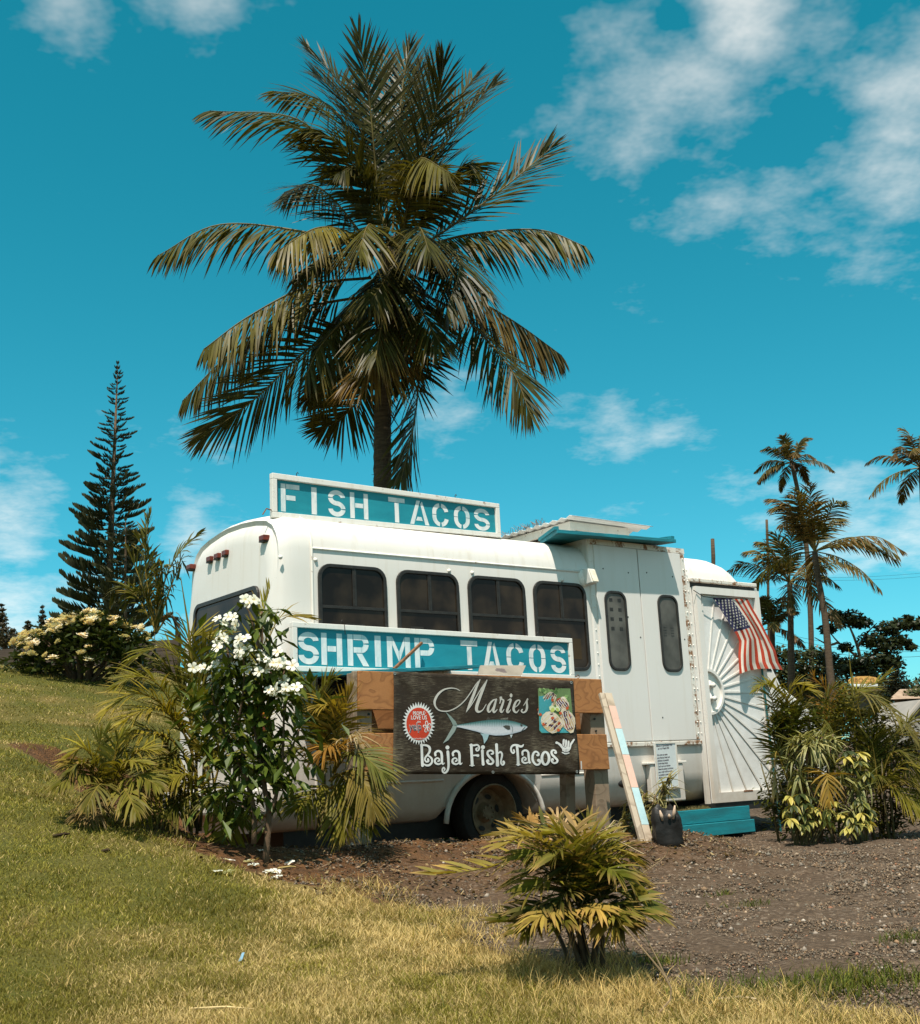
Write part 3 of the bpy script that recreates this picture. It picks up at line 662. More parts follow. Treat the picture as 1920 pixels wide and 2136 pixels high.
def glyph(ch, w, h):
    """stencil capital: list of quad strips / polygons in a w x h cell"""
    t = min(w * .31, h * .20); th = h * .175; Q = []; g = .012 * h
    box = lambda a, b_, c, d: Q.append([(a, b_), (c, b_), (c, d), (a, d)])
    band = lambda *a, **k: [Q.append([p[0], q[0], q[1], p[1]]) for p, q in (lambda B: zip(B[:-1], B[1:]))(arc_band(*a, **k))]
    if ch == 'F': box(0, 0, t, h); box(t + g * 2, h - th, w, h); box(t + g * 2, h * .42, w * .78, h * .42 + th)
    if ch == 'I': box(0, 0, w, h)
    if ch == 'H': box(0, 0, t, h); box(w - t, 0, w, h); box(t + g * 2, h * .42, w - t - g * 2, h * .42 + th)
    if ch == 'T': box(0, h - th * 1.05, w, h); box(w / 2 - t / 2, 0, w / 2 + t / 2, h - th * 1.05 - g * 2)
    if ch == 'A':
        Q.append([(0, 0), (t, 0), (w * .5 + t * .25, h), (w * .5 - t * .6, h)]); Q.append([(w - t, 0), (w, 0), (w * .5 + t * .75, h * .98), (w * .5 + t * .32, h * .86)])
        Q.append([(w * .31, h * .16), (w * .66, h * .16), (w * .60, h * .32), (w * .40, h * .32)])
    if ch in 'CO':
        r = w / 2; top = h - r
        band(r, top, r, r, t, 98, 180, th); band(r, top, r, r, t, 82, 12 if ch == 'C' else 0, th); band(r, r, r, r, t, 180, 262, th); band(r, r, r, r, t, 278, 348 if ch == 'C' else 360, th)
        box(0, r, t, h / 2 - g); box(0, h / 2 + g, t, top)
        if ch == 'O': box(w - t, r, w, h / 2 - g); box(w - t, h / 2 + g, w, top)
    if ch == 'S':
        ry = (h + th) / 4; rx = w / 2
        band(rx, h - ry, rx, ry, t, 8, 176, th); band(rx, h - ry, rx, ry, t, 186, 270, th); band(rx, ry, rx, ry, t, 90, 4, th); band(rx, ry, rx, ry, t, -6, -176, th)
    if ch in 'PR':
        box(0, 0, t, h); rb = h * .29; x_ = w - rb * .95
        box(t + g * 2, h - th, x_, h); box(t + g * 2, h - 2 * rb, x_, h - 2 * rb + th); band(x_, h - rb, rb * .95, rb, t, 88, 6, th); band(x_, h - rb, rb * .95, rb, t, -6, -88, th)
        if ch == 'R': Q.append([(w * .40, h - 2 * rb - g * 2), (w * .40 + t * 1.1, h - 2 * rb - g * 2), (w, 0), (w - t * 1.15, 0)])
    if ch == 'M':
        t = w * .22; box(0, 0, t, h); box(w - t, 0, w, h)
        Q.append([(t + g, h), (t + g, h * .72), (w * .50, h * .18), (w * .50, h * .52)]); Q.append([(w - t - g, h), (w - t - g, h * .72), (w * .52, h * .18), (w * .52, h * .52)])
    return Q
M['stencil'] = pm('stencil_white', (.70, .70, .68), (.40, .54, .56), 11, .7, .05, lo=.28, hi=.55, stretch=(1, 1, .5))
M['signframe'] = paint_mat('sign_frame', (.74, .70, .645), .5, .08, .6)
def wood_mat(name, a, b_, c, ring=16, grain=(1, 9, 9)):
    m, t, o = newmat(name); x = NT(t); tc = x.n('ShaderNodeTexCoord').outputs['Object']
    oi = x.n('ShaderNodeObjectInfo').outputs['Random']; v = x.n('ShaderNodeVectorMath', {0: tc, 1: x.n('ShaderNodeCombineXYZ', {0: x.math('MULTIPLY', oi, 31.0), 1: x.math('MULTIPLY', oi, 17.0), 2: 0.0}).outputs[0]}, operation='ADD').outputs[0]
    wp = x.noise(1.5, 3, .5, v, (.35, 1.6, 1.6)); n2 = x.noise(11, 5, .65, v, grain)
    wv = x.math('FRACT', x.math('MULTIPLY', wp, float(ring)))
    col = x.mix(x.ramp(wv, ((0, (0, 0, 0)), (.55, (.12, .12, .12)), (.88, (.85, .85, .85)), (1, (0, 0, 0)))), x.mix(n2, a, b_), c)
    sh = x.mix(x.ramp(oi, ((0, (0, 0, 0)), (1, (1, 1, 1)))), (.80, .80, .82), (1.12, 1.05, 1.0)); col = x.mix(1.0, col, sh, 'MULTIPLY')
    t.links.new(x.pbsdf(col, .62, x.bump(x.math('ADD', wv, n2), .25, .004), .3), o.inputs[0]); return m
M['plank'] = wood_mat('plank_wood', (.40, .185, .066), (.28, .122, .043), (.215, .090, .032), 20)
M['post'] = wood_mat('post_wood', (.34, .245, .16), (.26, .185, .12), (.20, .14, .088), 10, (9, 9, 1))
M['oldwood'] = wood_mat('old_wood', (.34, .26, .18), (.25, .185, .125), (.16, .11, .07), 12)

def painted_sign(name, label, corners, y, word, cells, off, scl, my, fw):
    """corners: TL, TR, BR, BL as (x, z) in the bus frame; cells: letter extents"""
    s = empty(name); s.matrix_world = BUSM; tag(s, label, 'sign')
    TL, TR, BR, BL = corners; x0 = (TL[0] + BL[0]) / 2; x1 = (TR[0] + BR[0]) / 2
    def F(a, v, d):      # a metres from the left end, v 0..1 from bottom to top
        k = (a - x0) / (x1 - x0); zb = BL[1] + (BR[1] - BL[1]) * k; zt = TL[1] + (TR[1] - TL[1]) * k
        return (a, y - d, zb + (zt - zb) * v)
    h = ((TL[1] - BL[1]) + (TR[1] - BR[1])) / 2; fv = fw / h
    def slab(a0, v0, a1, v1, d0, d1):
        m = MB(); m.hexa([F(a0, v0, d0), F(a1, v0, d0), F(a1, v0, d1), F(a0, v0, d1), F(a0, v1, d0), F(a1, v1, d0), F(a1, v1, d1), F(a0, v1, d1)]); return m
    slab(x0 + .01, .02, x1 - .01, .98, .0, .018).build('panel', M['teal'], s)
    for q in ((x0, 1 - fv, x1, 1), (x0, 0, x1, fv), (x0, fv + .002, x0 + fw, 1 - fv - .002), (x1 - fw, fv + .002, x1, 1 - fv - .002)): slab(*q, -.01, .046).build('frame_board', M['signframe'], s, bevel=.004)
    v0, v1 = fv + (1 - 2 * fv) * .055, fv + (1 - 2 * fv) * .905
    for ch, (c0, c1) in zip(word, cells):
        ym = my(.5 * (c0 + c1)); a0, _ = binv(off[0] + scl * c0, off[1] + scl * ym, y - .02); a1, _ = binv(off[0] + scl * c1, off[1] + scl * ym, y - .02)
        m = MB()
        for q in glyph(ch, a1 - a0, h * (v1 - v0)): m.add([F(a0 + p[0], v0 + p[1] / h, .0195) for p in q], [tuple(range(len(q)))])
        m.build('letter', M['stencil'], s)
    return s, F, x0, x1
FS, FF, fx0, fx1 = painted_sign('roof_sign', 'teal stencilled sign standing on the roof, reading FISH TACOS', [binv(565, 987, .22), binv(1041, 1052, .22), binv(1041, 1122, .22), binv(567, 1080, .22)], .24, 'FISHTACOS',
    [(95, 237), (328, 368), (455, 585), (622, 758), (914, 1038), (1075, 1220), (1247, 1370), (1412, 1530), (1565, 1682)], (560, 980), .2747, lambda x: 195 + (x - 50) * .127, .05)
SS, SF, sx0, sx1 = painted_sign('wall_sign', 'long teal stencilled sign hung below the bus windows, reading SHRIMP TACOS', [binv(613, 1297, -.1), binv(1197, 1332, -.1), binv(1196, 1418, -.1), binv(608, 1400, -.1)], -.06, 'SHRIMPTACOS',
    [(65, 192), (207, 335), (368, 498), (535, 572), (610, 752), (780, 900), (1063, 1165), (1195, 1305), (1342, 1447), (1480, 1580), (1613, 1705)], (600, 1290), .3407, lambda x: 165 + (x - 50) * .053, .048)
def hook(parent, F, a, v):
    m = MB(); p = Vector(F(a, v, .02))
    m.tube([p, p + Vector((0, 0, .03)), p + Vector((.012, 0, .045)), p + Vector((.02, 0, .03))], .004, 5); m.box(p + Vector((-.02, -.008, -.004)), p + Vector((.02, .008, .004)))
    m.build('hook', M['black'], parent)
for a in (.10, .79): hook(FS, FF, fx0 + (fx1 - fx0) * a, 1.0)
m = MB(); p = Vector(FF(fx0, .17, .02)); m.tube([p, p + Vector((-.05, 0, .01)), p + Vector((-.07, 0, -.02)), p + Vector((-.09, 0, -.05))], .006, 5); m.build('hook', M['rust'], FS)
for a in (.155, .86):
    hook(SS, SF, sx0 + (sx1 - sx0) * a, 1.0)
m = MB(); p = Vector(SF(sx0 + (sx1 - sx0) * .16, 1.0, .05)); m.tube([p, p + Vector((.0, -.01, -.09))], .003, 4); m.build('wire', M['black'], SS)
m = MB(); p = Vector(SF(sx1, .08, .02)); m.tube([p, p + Vector((.05, 0, 0))] + [p + Vector((.068 - .018 * math.cos(a), 0, .018 * math.sin(a))) for a in (0, .9, 1.8, 2.7, 3.6, 4.5, 5.4)], .004, 5); m.build('eye_bolt', M['rust'], SS)
# hatch shelf under that sign with its prop, and a small hinged menu flap
b = MB(); zA = binv(672, 1406, -.60); zB = binv(1000, 1389, -.56)
b.hexa([(zA[0], -.60, zA[1] - .02), (zB[0], -.56, zB[1] - .02), (zB[0], -.075, zB[1] + .0), (zA[0], -.075, zA[1] + .0), (zA[0], -.60, zA[1] + .015), (zB[0], -.56, zB[1] + .012), (zB[0], -.075, zB[1] + .03), (zA[0], -.075, zA[1] + .03)])
o = b.build('hatch_shelf', M['tealwood'], None, bevel=.003); o.matrix_world = BUSM; tag(o, 'narrow teal shelf jutting out under the long hanging sign', 'shelf')
b = MB(); q0 = binv(822, 1396, -.42); q1 = binv(880, 1341, -.13); b.bar((q0[0], -.42, q0[1]), (q1[0], -.13, q1[1]), .022, .022); o = b.build('prop_rod', M['rust']); o.matrix_world = BUSM; tag(o, 'thin brown rod slanting across the letter P', 'rod')
fl = empty('menu_flap'); fl.matrix_world = BUSM; tag(fl, 'small grey flap tilted over the top edge of the black banner', 'flap')
c4 = [binv(1001, 1390, -.34), binv(1096, 1390, -.34), binv(1087, 1411, -.44), binv(996, 1409, -.44)]; dy = (-.34, -.34, -.44, -.44)
b = MB(); b.hexa([(c[0], y, c[1]) for c, y in zip(c4, dy)] + [(c[0], y - .012, c[1] + .008) for c, y in zip(c4, dy)]); b.build('flap_board', pm('flap_board', (.30, .255, .20), (.22, .185, .145), 5, .6), fl)
lerp4 = lambda a, v: tuple(np.array([(1 - a) * (1 - v) * c4[3][0] + a * (1 - v) * c4[2][0] + a * v * c4[1][0] + (1 - a) * v * c4[0][0], -.454 + .10 * v, (1 - a) * (1 - v) * c4[3][1] + a * (1 - v) * c4[2][1] + a * v * c4[1][1] + (1 - a) * v * c4[0][1] + .004]))
b = MB()
for k in range(5):
    v = .30 + k * .11; poly(b, [(.34 + .02 * (k % 2), v), (.62 - .03 * (k % 3), v), (.62 - .03 * (k % 3), v + .07), (.34 + .02 * (k % 2), v + .07)], lerp4)
b.build('print', M['ink'], fl)
b = MB(); poly(b, [(0, 0), (1, 0), (1, .10), (0, .10)], lerp4); b.build('edge_strip', M['signframe'], fl)
# louvred dark panel low on the wall, left of the timber sign
g = empty('vent_grille'); g.parent = bus; ga = binv(665, 1412, -.02); gb = binv(760, 1500, -.02)
b = MB(); b.box((ga[0], -.02, gb[1]), (gb[0] + .5, -.003, ga[1])); b.build('backing', M['black'], g)
for k in range(9):
    z = gb[1] + (ga[1] - gb[1]) * (k + .3) / 9; b = MB(); b.hexa([(ga[0], -.05, z), (gb[0] + .5, -.05, z), (gb[0] + .5, -.02, z + .02), (ga[0], -.02, z + .02), (ga[0], -.05, z + .006), (gb[0] + .5, -.05, z + .006), (gb[0] + .5, -.02, z + .026), (ga[0], -.02, z + .026)]); b.build('slat', pm('louvre', (.075, .05, .03), None, 9, .7) if k == 0 else bpy.data.materials['louvre'], g)

# ------------------------------------------------------------------ timber sign with the banner
SYAW = .625; SO = at(742, 1400, 9.75)
SX = Vector((math.cos(SYAW), math.sin(SYAW), 0)); SN = Vector((math.sin(SYAW), -math.cos(SYAW), 0)); SZ = Vector((0, 0, 1))
def sp(s, h, d): return SO + SX * s + SZ * h + SN * d
def sinv(u, v, d=0.0):
    r = ray(u, v); t = (SO.dot(SN) + d) / r.dot(SN); w = r * t - SO; return w.dot(SX), w.z
def spx(u, v, d): return sp(*sinv(u, v, d), d)
ts = empty('timber_sign', (0, 0, 0)); base_ = spx(757, 1765, 0); ts.location = base_; tag(ts, 'rough timber frame of posts and planks carrying the black banner', 'sign frame')
def tpart(name, mat, pts_front, d0, d1, parent=ts, bevel=.005):
    """board from its front outline (pixels of its front face at proud distance d1) and its back at d0"""
    m = MB(); F_ = [Vector(spx(u, v, d1)) - base_ for u, v in pts_front]; K = [p - SN * (d1 - d0) for p in F_]
    m.hexa([K[3], K[2], F_[2], F_[3], K[0], K[1], F_[1], F_[0]]); return m.build(name, mat, parent, bevel=bevel)
tpart('post', M['post'], [(742, 1402), (776, 1403), (776, 1775), (741, 1775)], -.15, -.002)
tpart('post', M['post'], [(1226, 1420), (1256, 1422), (1279, 1750), (1250, 1750)], -.15, -.002)
tpart('brace', M['oldwood'], [(1181, 1600), (1200, 1600), (1202, 1725), (1184, 1725)], -.36, -.26)
tpart('post_trim', M['oldwood'], [(737, 1400), (746, 1400), (746, 1620), (738, 1620)], -.002, .030)
tpart('plank', M['plank'], [(748, 1399), (1255, 1417), (1262, 1488), (748, 1480)], .0, .045)
tpart('plank', M['plank'], [(748, 1529), (1266, 1532), (1273, 1605), (748, 1613)], .0, .045)
tpart('back_plank', M['plank'], [(742, 1478), (1242, 1488), (1246, 1535), (742, 1535)], -.20, -.155)
for u, v in ((769, 1490), (769, 1522), (1240, 1500), (1243, 1525)):
    m = MB(); p = Vector(spx(u, v, -.002)) - base_; m.tube([p, p + SN * .012], .010, 8); m.build('bolt', M['black'], ts)

ban = empty('banner'); ban.location = spx(1010, 1615, .06); BB = Vector(ban.location); tag(ban, 'black vinyl taco banner tied across the timber sign', 'banner')
BC = [sinv(821, 1400, .06), sinv(1197, 1420, .06), sinv(1209, 1616, .06), sinv(820, 1615, .06)]
def bq(s, h):
    """0..1 coordinates on the banner"""
    a = (s - BC[0][0]) / (BC[1][0] - BC[0][0]); top = BC[0][1] + (BC[1][1] - BC[0][1]) * a; bot = BC[3][1] + (BC[2][1] - BC[3][1]) * a
    return a, (h - bot) / (top - bot)
def wrinkle(s, h):
    a, v = bq(s, h); a = min(max(a, 0), 1); v = min(max(v, 0), 1)
    w = 0.0
    for ca, cv, amp in ((0, 1, .010), (1, 1, .010), (0, 0, .006), (1, 0, .012), (.55, 0, .005)):     # pulls at the eyelets
        dx, dy = (a - ca) * 1.75, v - cv; r = math.hypot(dx, dy) + 1e-6; th = math.atan2(dy, dx)
        w += amp * math.exp(-r * 3.2) * math.sin(th * 7 + ca * 2) * min(1, r * 6)
    w += .006 * math.sin(a * 5.1 + v * 1.3) * v * (1 - v) * 4 + .003 * math.sin(a * 13 + v * 4.0) + .012 * (a ** 3) * (1 - v) * math.sin(v * 7)
    return w
def PB(off=.0):
    def fn(u, v):
        s, h = sinv(u, v, .06); return tuple(sp(s, h, .06 + wrinkle(s, h) + off) - BB)
    return fn
def zfn(sc, ox, oy, off):
    f = PB(off); return lambda x, y: f(ox + x * sc, oy + y * sc)
def banner_mat():
    m, t, o = newmat('banner_vinyl'); x = NT(t); tc = x.n('ShaderNodeTexCoord').outputs['Object']
    rot = x.n('ShaderNodeMapping', {0: tc, 2: (0, 0, -SYAW)}).outputs[0]
    a = x.noise(2.2, 6, .75, rot, (1.3, 1, 26)); b_ = x.noise(5, 6, .7, rot, (2.2, 1, 60)); k = x.noise(3, 3, .6, rot)
    base = x.mix(a, (.014, .009, .005), (.042, .026, .015))
    st = x.ramp(x.math('MULTIPLY', b_, x.math('ADD', k, .52)), ((.54, (0, 0, 0)), (.74, (.8, .8, .8))))
    col = x.mix(st, base, (.26, .22, .15))
    t.links.new(x.pbsdf(col, .5, None, .22), o.inputs[0]); return m
b = MB(); NU, NV = 60, 32; vs = []
for j in range(NV + 1):
    for i in range(NU + 1):
        a, v = i / NU, j / NV
        s = (1 - v) * (BC[3][0] + (BC[2][0] - BC[3][0]) * a) + v * (BC[0][0] + (BC[1][0] - BC[0][0]) * a); h = (1 - v) * (BC[3][1] + (BC[2][1] - BC[3][1]) * a) + v * (BC[0][1] + (BC[1][1] - BC[0][1]) * a)
        vs.append(sp(s, h, .06 + wrinkle(s, h)) - BB)
b.add(vs, [(j * (NU + 1) + i, j * (NU + 1) + i + 1, (j + 1) * (NU + 1) + i + 1, (j + 1) * (NU + 1) + i) for j in range(NV) for i in range(NU)])
o = b.build('sheet', banner_mat(), ban, smooth=True); md_ = o.modifiers.new('thickness', 'SOLIDIFY'); md_.thickness = .0015; md_.offset = -1 if o.data.polygons[0].normal.dot(SN) > 0 else 1
for u, v in ((824, 1405), (1192, 1424), (1203, 1610), (824, 1609), (1028, 1611)):
    b = MB(); f_ = PB(.003); c = Vector(f_(u, v)); o1 = [(.013 * math.cos(a), .013 * math.sin(a)) for a in np.linspace(0, 2 * math.pi, 15)[:-1]]; i1 = [(q[0] * .5, q[1] * .5) for q in o1]
    b.ring(o1, i1, lambda X, Y, d: tuple(c + SX * X + SZ * Y + SN * d), -.002, .003); b.build('eyelet', M['metal'], ban)
M['print'] = pm('white_print', (.66, .65, .62), (.58, .57, .54), 8, .42, 0)
M['greyprint'] = pm('grey_print', (.50, .47, .42), (.43, .40, .35), 8, .42, 0)
def attr_mat(name, rough=.42):
    m, t, o = newmat(name); x = NT(t); at_ = x.n('ShaderNodeAttribute', attribute_name='col').outputs['Color']
    n_ = x.noise(70, 3, .6); col = x.mix(1.0, at_, x.ramp(n_, ((.3, (.9,) * 3), (.7, (1.06,) * 3))), 'MULTIPLY')
    t.links.new(x.pbsdf(col, rough, None, .35), o.inputs[0]); return m
M['attr'] = attr_mat('printed_colour')
# script word
b = MB(); f_ = zfn(.1209, 895, 1410, .004)
for pts in ([(530, 258, 8), (470, 225, 13), (370, 212, 18), (250, 240, 28), (150, 320, 38), (92, 430, 40), (100, 520, 30), (160, 590, 22), (260, 612, 20), (370, 595, 20), (500, 525, 20), (620, 415, 18), (720, 280, 16), (820, 130, 14), (885, 65, 10)],
            [(880, 65, 18), (820, 190, 40), (760, 340, 48), (700, 480, 44), (635, 625, 12)], [(635, 625, 10), (720, 510, 14), (820, 350, 16), (920, 190, 16), (1005, 70, 12)],
            [(1003, 72, 18), (940, 210, 45), (870, 380, 52), (820, 520, 54), (815, 590, 50), (850, 622, 36), (920, 590, 16), (985, 490, 12)],
            [(1168, 405, 14), (1110, 420, 24), (1040, 500, 40), (1015, 580, 44), (1032, 622, 34), (1070, 600, 18), (1130, 500, 14), (1170, 408, 12)], [(1165, 405, 30), (1130, 520, 40), (1110, 600, 40), (1130, 628, 28), (1185, 575, 8)],
            [(1225, 475, 14), (1238, 430, 20), (1244, 372, 40), (1265, 405, 24), (1293, 425, 30), (1268, 510, 38), (1240, 590, 42), (1260, 628, 28), (1305, 575, 8)],
            [(1365, 422, 12), (1418, 405, 30), (1385, 520, 40), (1355, 600, 42), (1375, 630, 28), (1420, 580, 8)],
            [(1465, 560, 10), (1540, 505, 16), (1575, 440, 22), (1553, 418, 22), (1505, 450, 34), (1470, 550, 44), (1480, 608, 38), (1520, 630, 24), (1565, 580, 8)],
            [(1638, 512, 10), (1680, 445, 20), (1706, 395, 26), (1692, 445, 30), (1700, 540, 38), (1682, 605, 34), (1635, 632, 24), (1603, 605, 22), (1618, 582, 26)]):
    stroke(b, pts, f_)
disc(b, 1422, 338, 24, 35, f_)
b.build('script_lettering', M['greyprint'], ban)
# curly words
fA = zfn(.0934, 870, 1545, .004); fB = zfn(.0934, 1030, 1535, .004)
def curl_a(dx=0, dy=0): return [[(405 + dx, 330 + dy, 50), (402 + dx, 275 + dy, 48), (460 + dx, 232 + dy, 46), (528 + dx, 258 + dy, 52), (548 + dx, 340 + dy, 54), (550 + dx, 470 + dy, 52), (572 + dx, 528 + dy, 36), (610 + dx, 500 + dy, 14)], [(540 + dx, 500 + dy, 30), (470 + dx, 528 + dy, 40), (400 + dx, 495 + dy, 48), (395 + dx, 430 + dy, 44), (440 + dx, 392 + dy, 36), (488 + dx, 412 + dy, 32), (490 + dx, 450 + dy, 32), (462 + dx, 462 + dy, 36)]]
words = {'curly_word': None}
W1 = [[(92, 95, 58), (105, 330, 56), (112, 560, 62)], [(75, 100, 40), (200, 108, 44), (268, 150, 56), (280, 225, 52), (245, 300, 46), (190, 365, 40), (168, 420, 34), (195, 472, 36), (245, 462, 40), (238, 415, 46)], [(235, 330, 30), (315, 395, 44), (325, 480, 44), (270, 545, 48), (200, 555, 44), (125, 520, 30)]] + curl_a() + [[(683, 250, 62), (693, 400, 56), (700, 560, 50), (680, 665, 50), (622, 722, 40), (572, 695, 38), (562, 640, 34), (590, 605, 36), (618, 640, 34), (604, 672, 28)]] + curl_a(395)
W2 = [[(1205, 98, 62), (1215, 330, 58), (1228, 550, 64)], [(1170, 98, 22), (1260, 108, 40), (1340, 98, 36), (1382, 150, 38), (1368, 212, 36), (1330, 228, 34), (1312, 190, 34), (1338, 165, 30)], [(1232, 335, 36), (1300, 330, 34), (1355, 335, 62)], [(1175, 556, 18), (1275, 556, 18)], [(1452, 225, 62), (1460, 380, 52), (1470, 528, 66)], [(1655, 300, 40), (1685, 290, 40), (1680, 245, 38), (1630, 222, 40), (1575, 245, 46), (1568, 300, 48), (1610, 365, 52), (1672, 425, 52), (1698, 480, 46), (1655, 524, 44), (1590, 512, 42), (1556, 462, 40), (1578, 432, 36), (1598, 462, 34)]]
for nm, LL, dots in (('curly_word', W1, [(675, 155, 44)]), ('curly_word', W2, [(1463, 150, 44)])):
    b = MB(); [stroke(b, q, fA) for q in LL]; [disc(b, x, y, r, r, fA) for x, y, r in dots]
    if LL is W2: [stroke(b, q, fB) for q in ([(50, 200, 66), (60, 420, 58), (76, 655, 70)], [(80, 400, 30), (140, 362, 40), (180, 420, 46), (162, 520, 42), (152, 600, 42), (190, 650, 42), (228, 615, 40), (215, 572, 40), (196, 588, 30)])]
    b.build(nm, M['print'], ban)
W3 = [[(440, 318, 34), (452, 360, 34), (425, 390, 36), (388, 350, 38), (382, 275, 40), (430, 215, 44), (520, 210, 46), (590, 240, 50), (638, 228, 40), (660, 198, 22)], [(515, 235, 56), (530, 430, 56), (545, 640, 66)], [(502, 646, 18), (588, 646, 18)],
      [(640, 425, 46), (640, 358, 44), (700, 325, 42), (765, 362, 48), (782, 480, 50), (800, 605, 36), (830, 585, 14)], [(778, 590, 28), (700, 610, 38), (642, 575, 46), (638, 512, 42), (680, 482, 34), (722, 510, 30), (708, 545, 30), (688, 540, 34)],
      [(972, 435, 44), (1000, 435, 40), (1000, 395, 40), (955, 355, 40), (900, 375, 48), (868, 460, 52), (878, 560, 52), (935, 638, 46), (1000, 642, 42), (1035, 590, 40), (1018, 535, 36), (985, 545, 38), (1000, 575, 30)],
      [(1362, 378, 40), (1390, 385, 38), (1385, 345, 36), (1340, 322, 40), (1292, 350, 46), (1296, 415, 48), (1352, 478, 52), (1408, 540, 48), (1398, 590, 44), (1342, 612, 42), (1294, 578, 40), (1284, 535, 36), (1308, 515, 34), (1322, 545, 30)]]
b = MB(); [stroke(b, q, fB) for q in W3]; stroke(b, [(1152 + 78 * math.cos(a), 503 - 140 * math.sin(a), 46 + 14 * abs(math.cos(a))) for a in np.linspace(0, 2 * math.pi, 25)], fB, closed=True); b.build('curly_word', M['print'], ban)
# hand sign
b = MB(); fh = fB
poly(b, [(1500, 215), (1512, 260), (1528, 300), (1530, 330), (1600, 372), (1672, 345), (1705, 290), (1716, 238), (1690, 225), (1640, 240), (1600, 240), (1540, 205)][::-1], fh)
stroke(b, [(1540, 255, 70), (1490, 205, 52), (1440, 165, 44), (1410, 155, 56)], fh)
for q in ([(1562, 92, 40), (1556, 150, 46), (1552, 215, 36)], [(1610, 105, 36), (1610, 170, 46), (1602, 235, 34)], [(1662, 125, 34), (1660, 180, 42), (1648, 245, 30)], [(1782, 85, 36), (1740, 145, 42), (1700, 205, 44), (1690, 245, 50)]): stroke(b, q, fh)
stroke(b, [(1535, 372, 30), (1600, 398, 34), (1668, 385, 30)], fh); b.build('hand_emblem', M['print'], ban)
b = MB(); fk = zfn(.0934, 1030, 1535, .0055)
for q in ([(1584, 110, 8), (1578, 215, 10)], [(1634, 125, 8), (1626, 235, 10)], [(1684, 160, 8), (1672, 245, 10)], [(1530, 345, 6), (1600, 372, 8), (1675, 355, 6)], [(1612, 300, 6), (1606, 365, 8)], [(1532, 130, 6), (1530, 200, 8), (1560, 240, 8), (1610, 262, 8)]): stroke(b, q, fk)
b.build('emblem_lines', M['ink'], ban)
# fish
b = MB(); ff = zfn(.1319, 880, 1500, .004); top = [(510, 105), (600, 86), (750, 60), (900, 35), (1050, 16), (1200, 10), (1350, 18), (1480, 40), (1570, 68), (1640, 96), (1680, 118)]; bot = [(510, 122), (600, 136), (700, 160), (850, 197), (1000, 240), (1150, 262), (1300, 258), (1450, 230), (1560, 200), (1640, 165), (1680, 128)]
NX, NY = 150, 10; vs = []; cs = []
for i in range(NX + 1):
    x = 510 + 1170 * i / NX; yt = np.interp(x, *zip(*top)); yb = np.interp(x, *zip(*bot))
    for j in range(NY + 1):
        v = j / NY; vs.append(ff(x, yt + (yb - yt) * v))
        c = np.array([np.interp(v, [0, .12, .3, .5, .8, 1], q) for q in ((.035, .07, .25, .46, .52, .38), (.10, .17, .33, .47, .52, .42), (.095, .16, .34, .49, .54, .46))])
        if .02 < v < .5 and 600 < x < 1380: c *= 1 - .38 * max(0, math.sin(x * .165 + v * 3)) * (1 - v)
        if x > 1400: c *= 1 - .18 * v
        cs.append(tuple(c))
base = len(b.v); b.add(vs, [(i * (NY + 1) + j, i * (NY + 1) + j + 1, (i + 1) * (NY + 1) + j + 1, (i + 1) * (NY + 1) + j) for i in range(NX) for j in range(NY)]); b.c = cs
f4 = zfn(.2198, 820, 1380, .0045)
for P, c in (([(495, 478), (545, 520), (592, 572), (606, 602), (566, 606), (543, 560)], (.20, .25, .22)), ([(566, 606), (606, 612), (582, 668), (522, 748), (470, 778), (502, 728), (545, 650)], (.25, .29, .26))): b.col = c; poly(b, P, f4)
fe = zfn(.1319, 880, 1500, .0055)
for P, c in (([(915, 228), (1055, 245), (1022, 330), (975, 395), (966, 330), (950, 270)], (.30, .42, .44)), ([(1393, 248), (1437, 246), (1412, 305)], (.42, .46, .46)), ([(1283, 115), (1330, 98), (1396, 105), (1402, 162), (1365, 171), (1320, 146)], (.055, .050, .038)), ([(1580, 182), (1640, 122), (1648, 128), (1596, 180)], (.05, .05, .04))): b.col = c; poly(b, P, fe)
b.col = (.03, .03, .025); disc(b, 1583, 97, 18, 20, fe, 16); b.col = (.35, .37, .34); disc(b, 1588, 92, 5, 5, zfn(.1319, 880, 1500, .0065), 8)
b.col = (.10, .12, .11); stroke(b, [(1420, 100, 6), (1440, 150, 9), (1432, 210, 6)], fe)
b.col = (.42, .42, .36)
for k in range(9): stroke(b, [(1250 + k * 14, 8, 3), (1252 + k * 14, -4 - k * 2.4, 4)], fe, round_=False)
b.col = (.05, .038, .028); poly(b, [(1010, 18), (1040, -40), (1090, 10)], ff)
b.build('fish_print', M['attr'], ban)
# round badge
b = MB(); fb4 = zfn(.2198, 820, 1380, .004); bc = (240, 588)
pts = []
for k in range(72):
    a = 2 * math.pi * k / 72; r = 1.0 if k % 2 == 0 else .80; pts.append((bc[0] + 158 * r * math.cos(a), bc[1] + 206 * r * math.sin(a)))
b.add([fb4(*bc)] + [fb4(*p) for p in pts], [(0, i + 1, (i + 1) % 72 + 1) for i in range(72)]); b.build('badge_burst', M['print'], ban)
b = MB(); disc(b, bc[0], bc[1] + 4, 119, 154, zfn(.2198, 820, 1380, .0055), 48); b.build('badge_disc', pm('badge_red', (.52, .045, .012), (.44, .035, .01), 5, .4, 0), ban)
def btext(tx, cx_, cy_, size, sx, mat, d, off=0.0):
    g_ = zfn(.2198, 820, 1380, d); return text_mesh(tx, size, lambda a, q: g_(cx_ + a * sx, cy_ - q), mat, ban, 'badge_lettering', 0, 'CENTER', off)
btext('PEOPLE', 240, 507, 46, .74, M['print'], .0068, .9); btext('LOVE US', 240, 551, 54, .74, M['print'], .0068, .9); btext('ON', 240, 582, 25, .8, M['print'], .0068, .5)
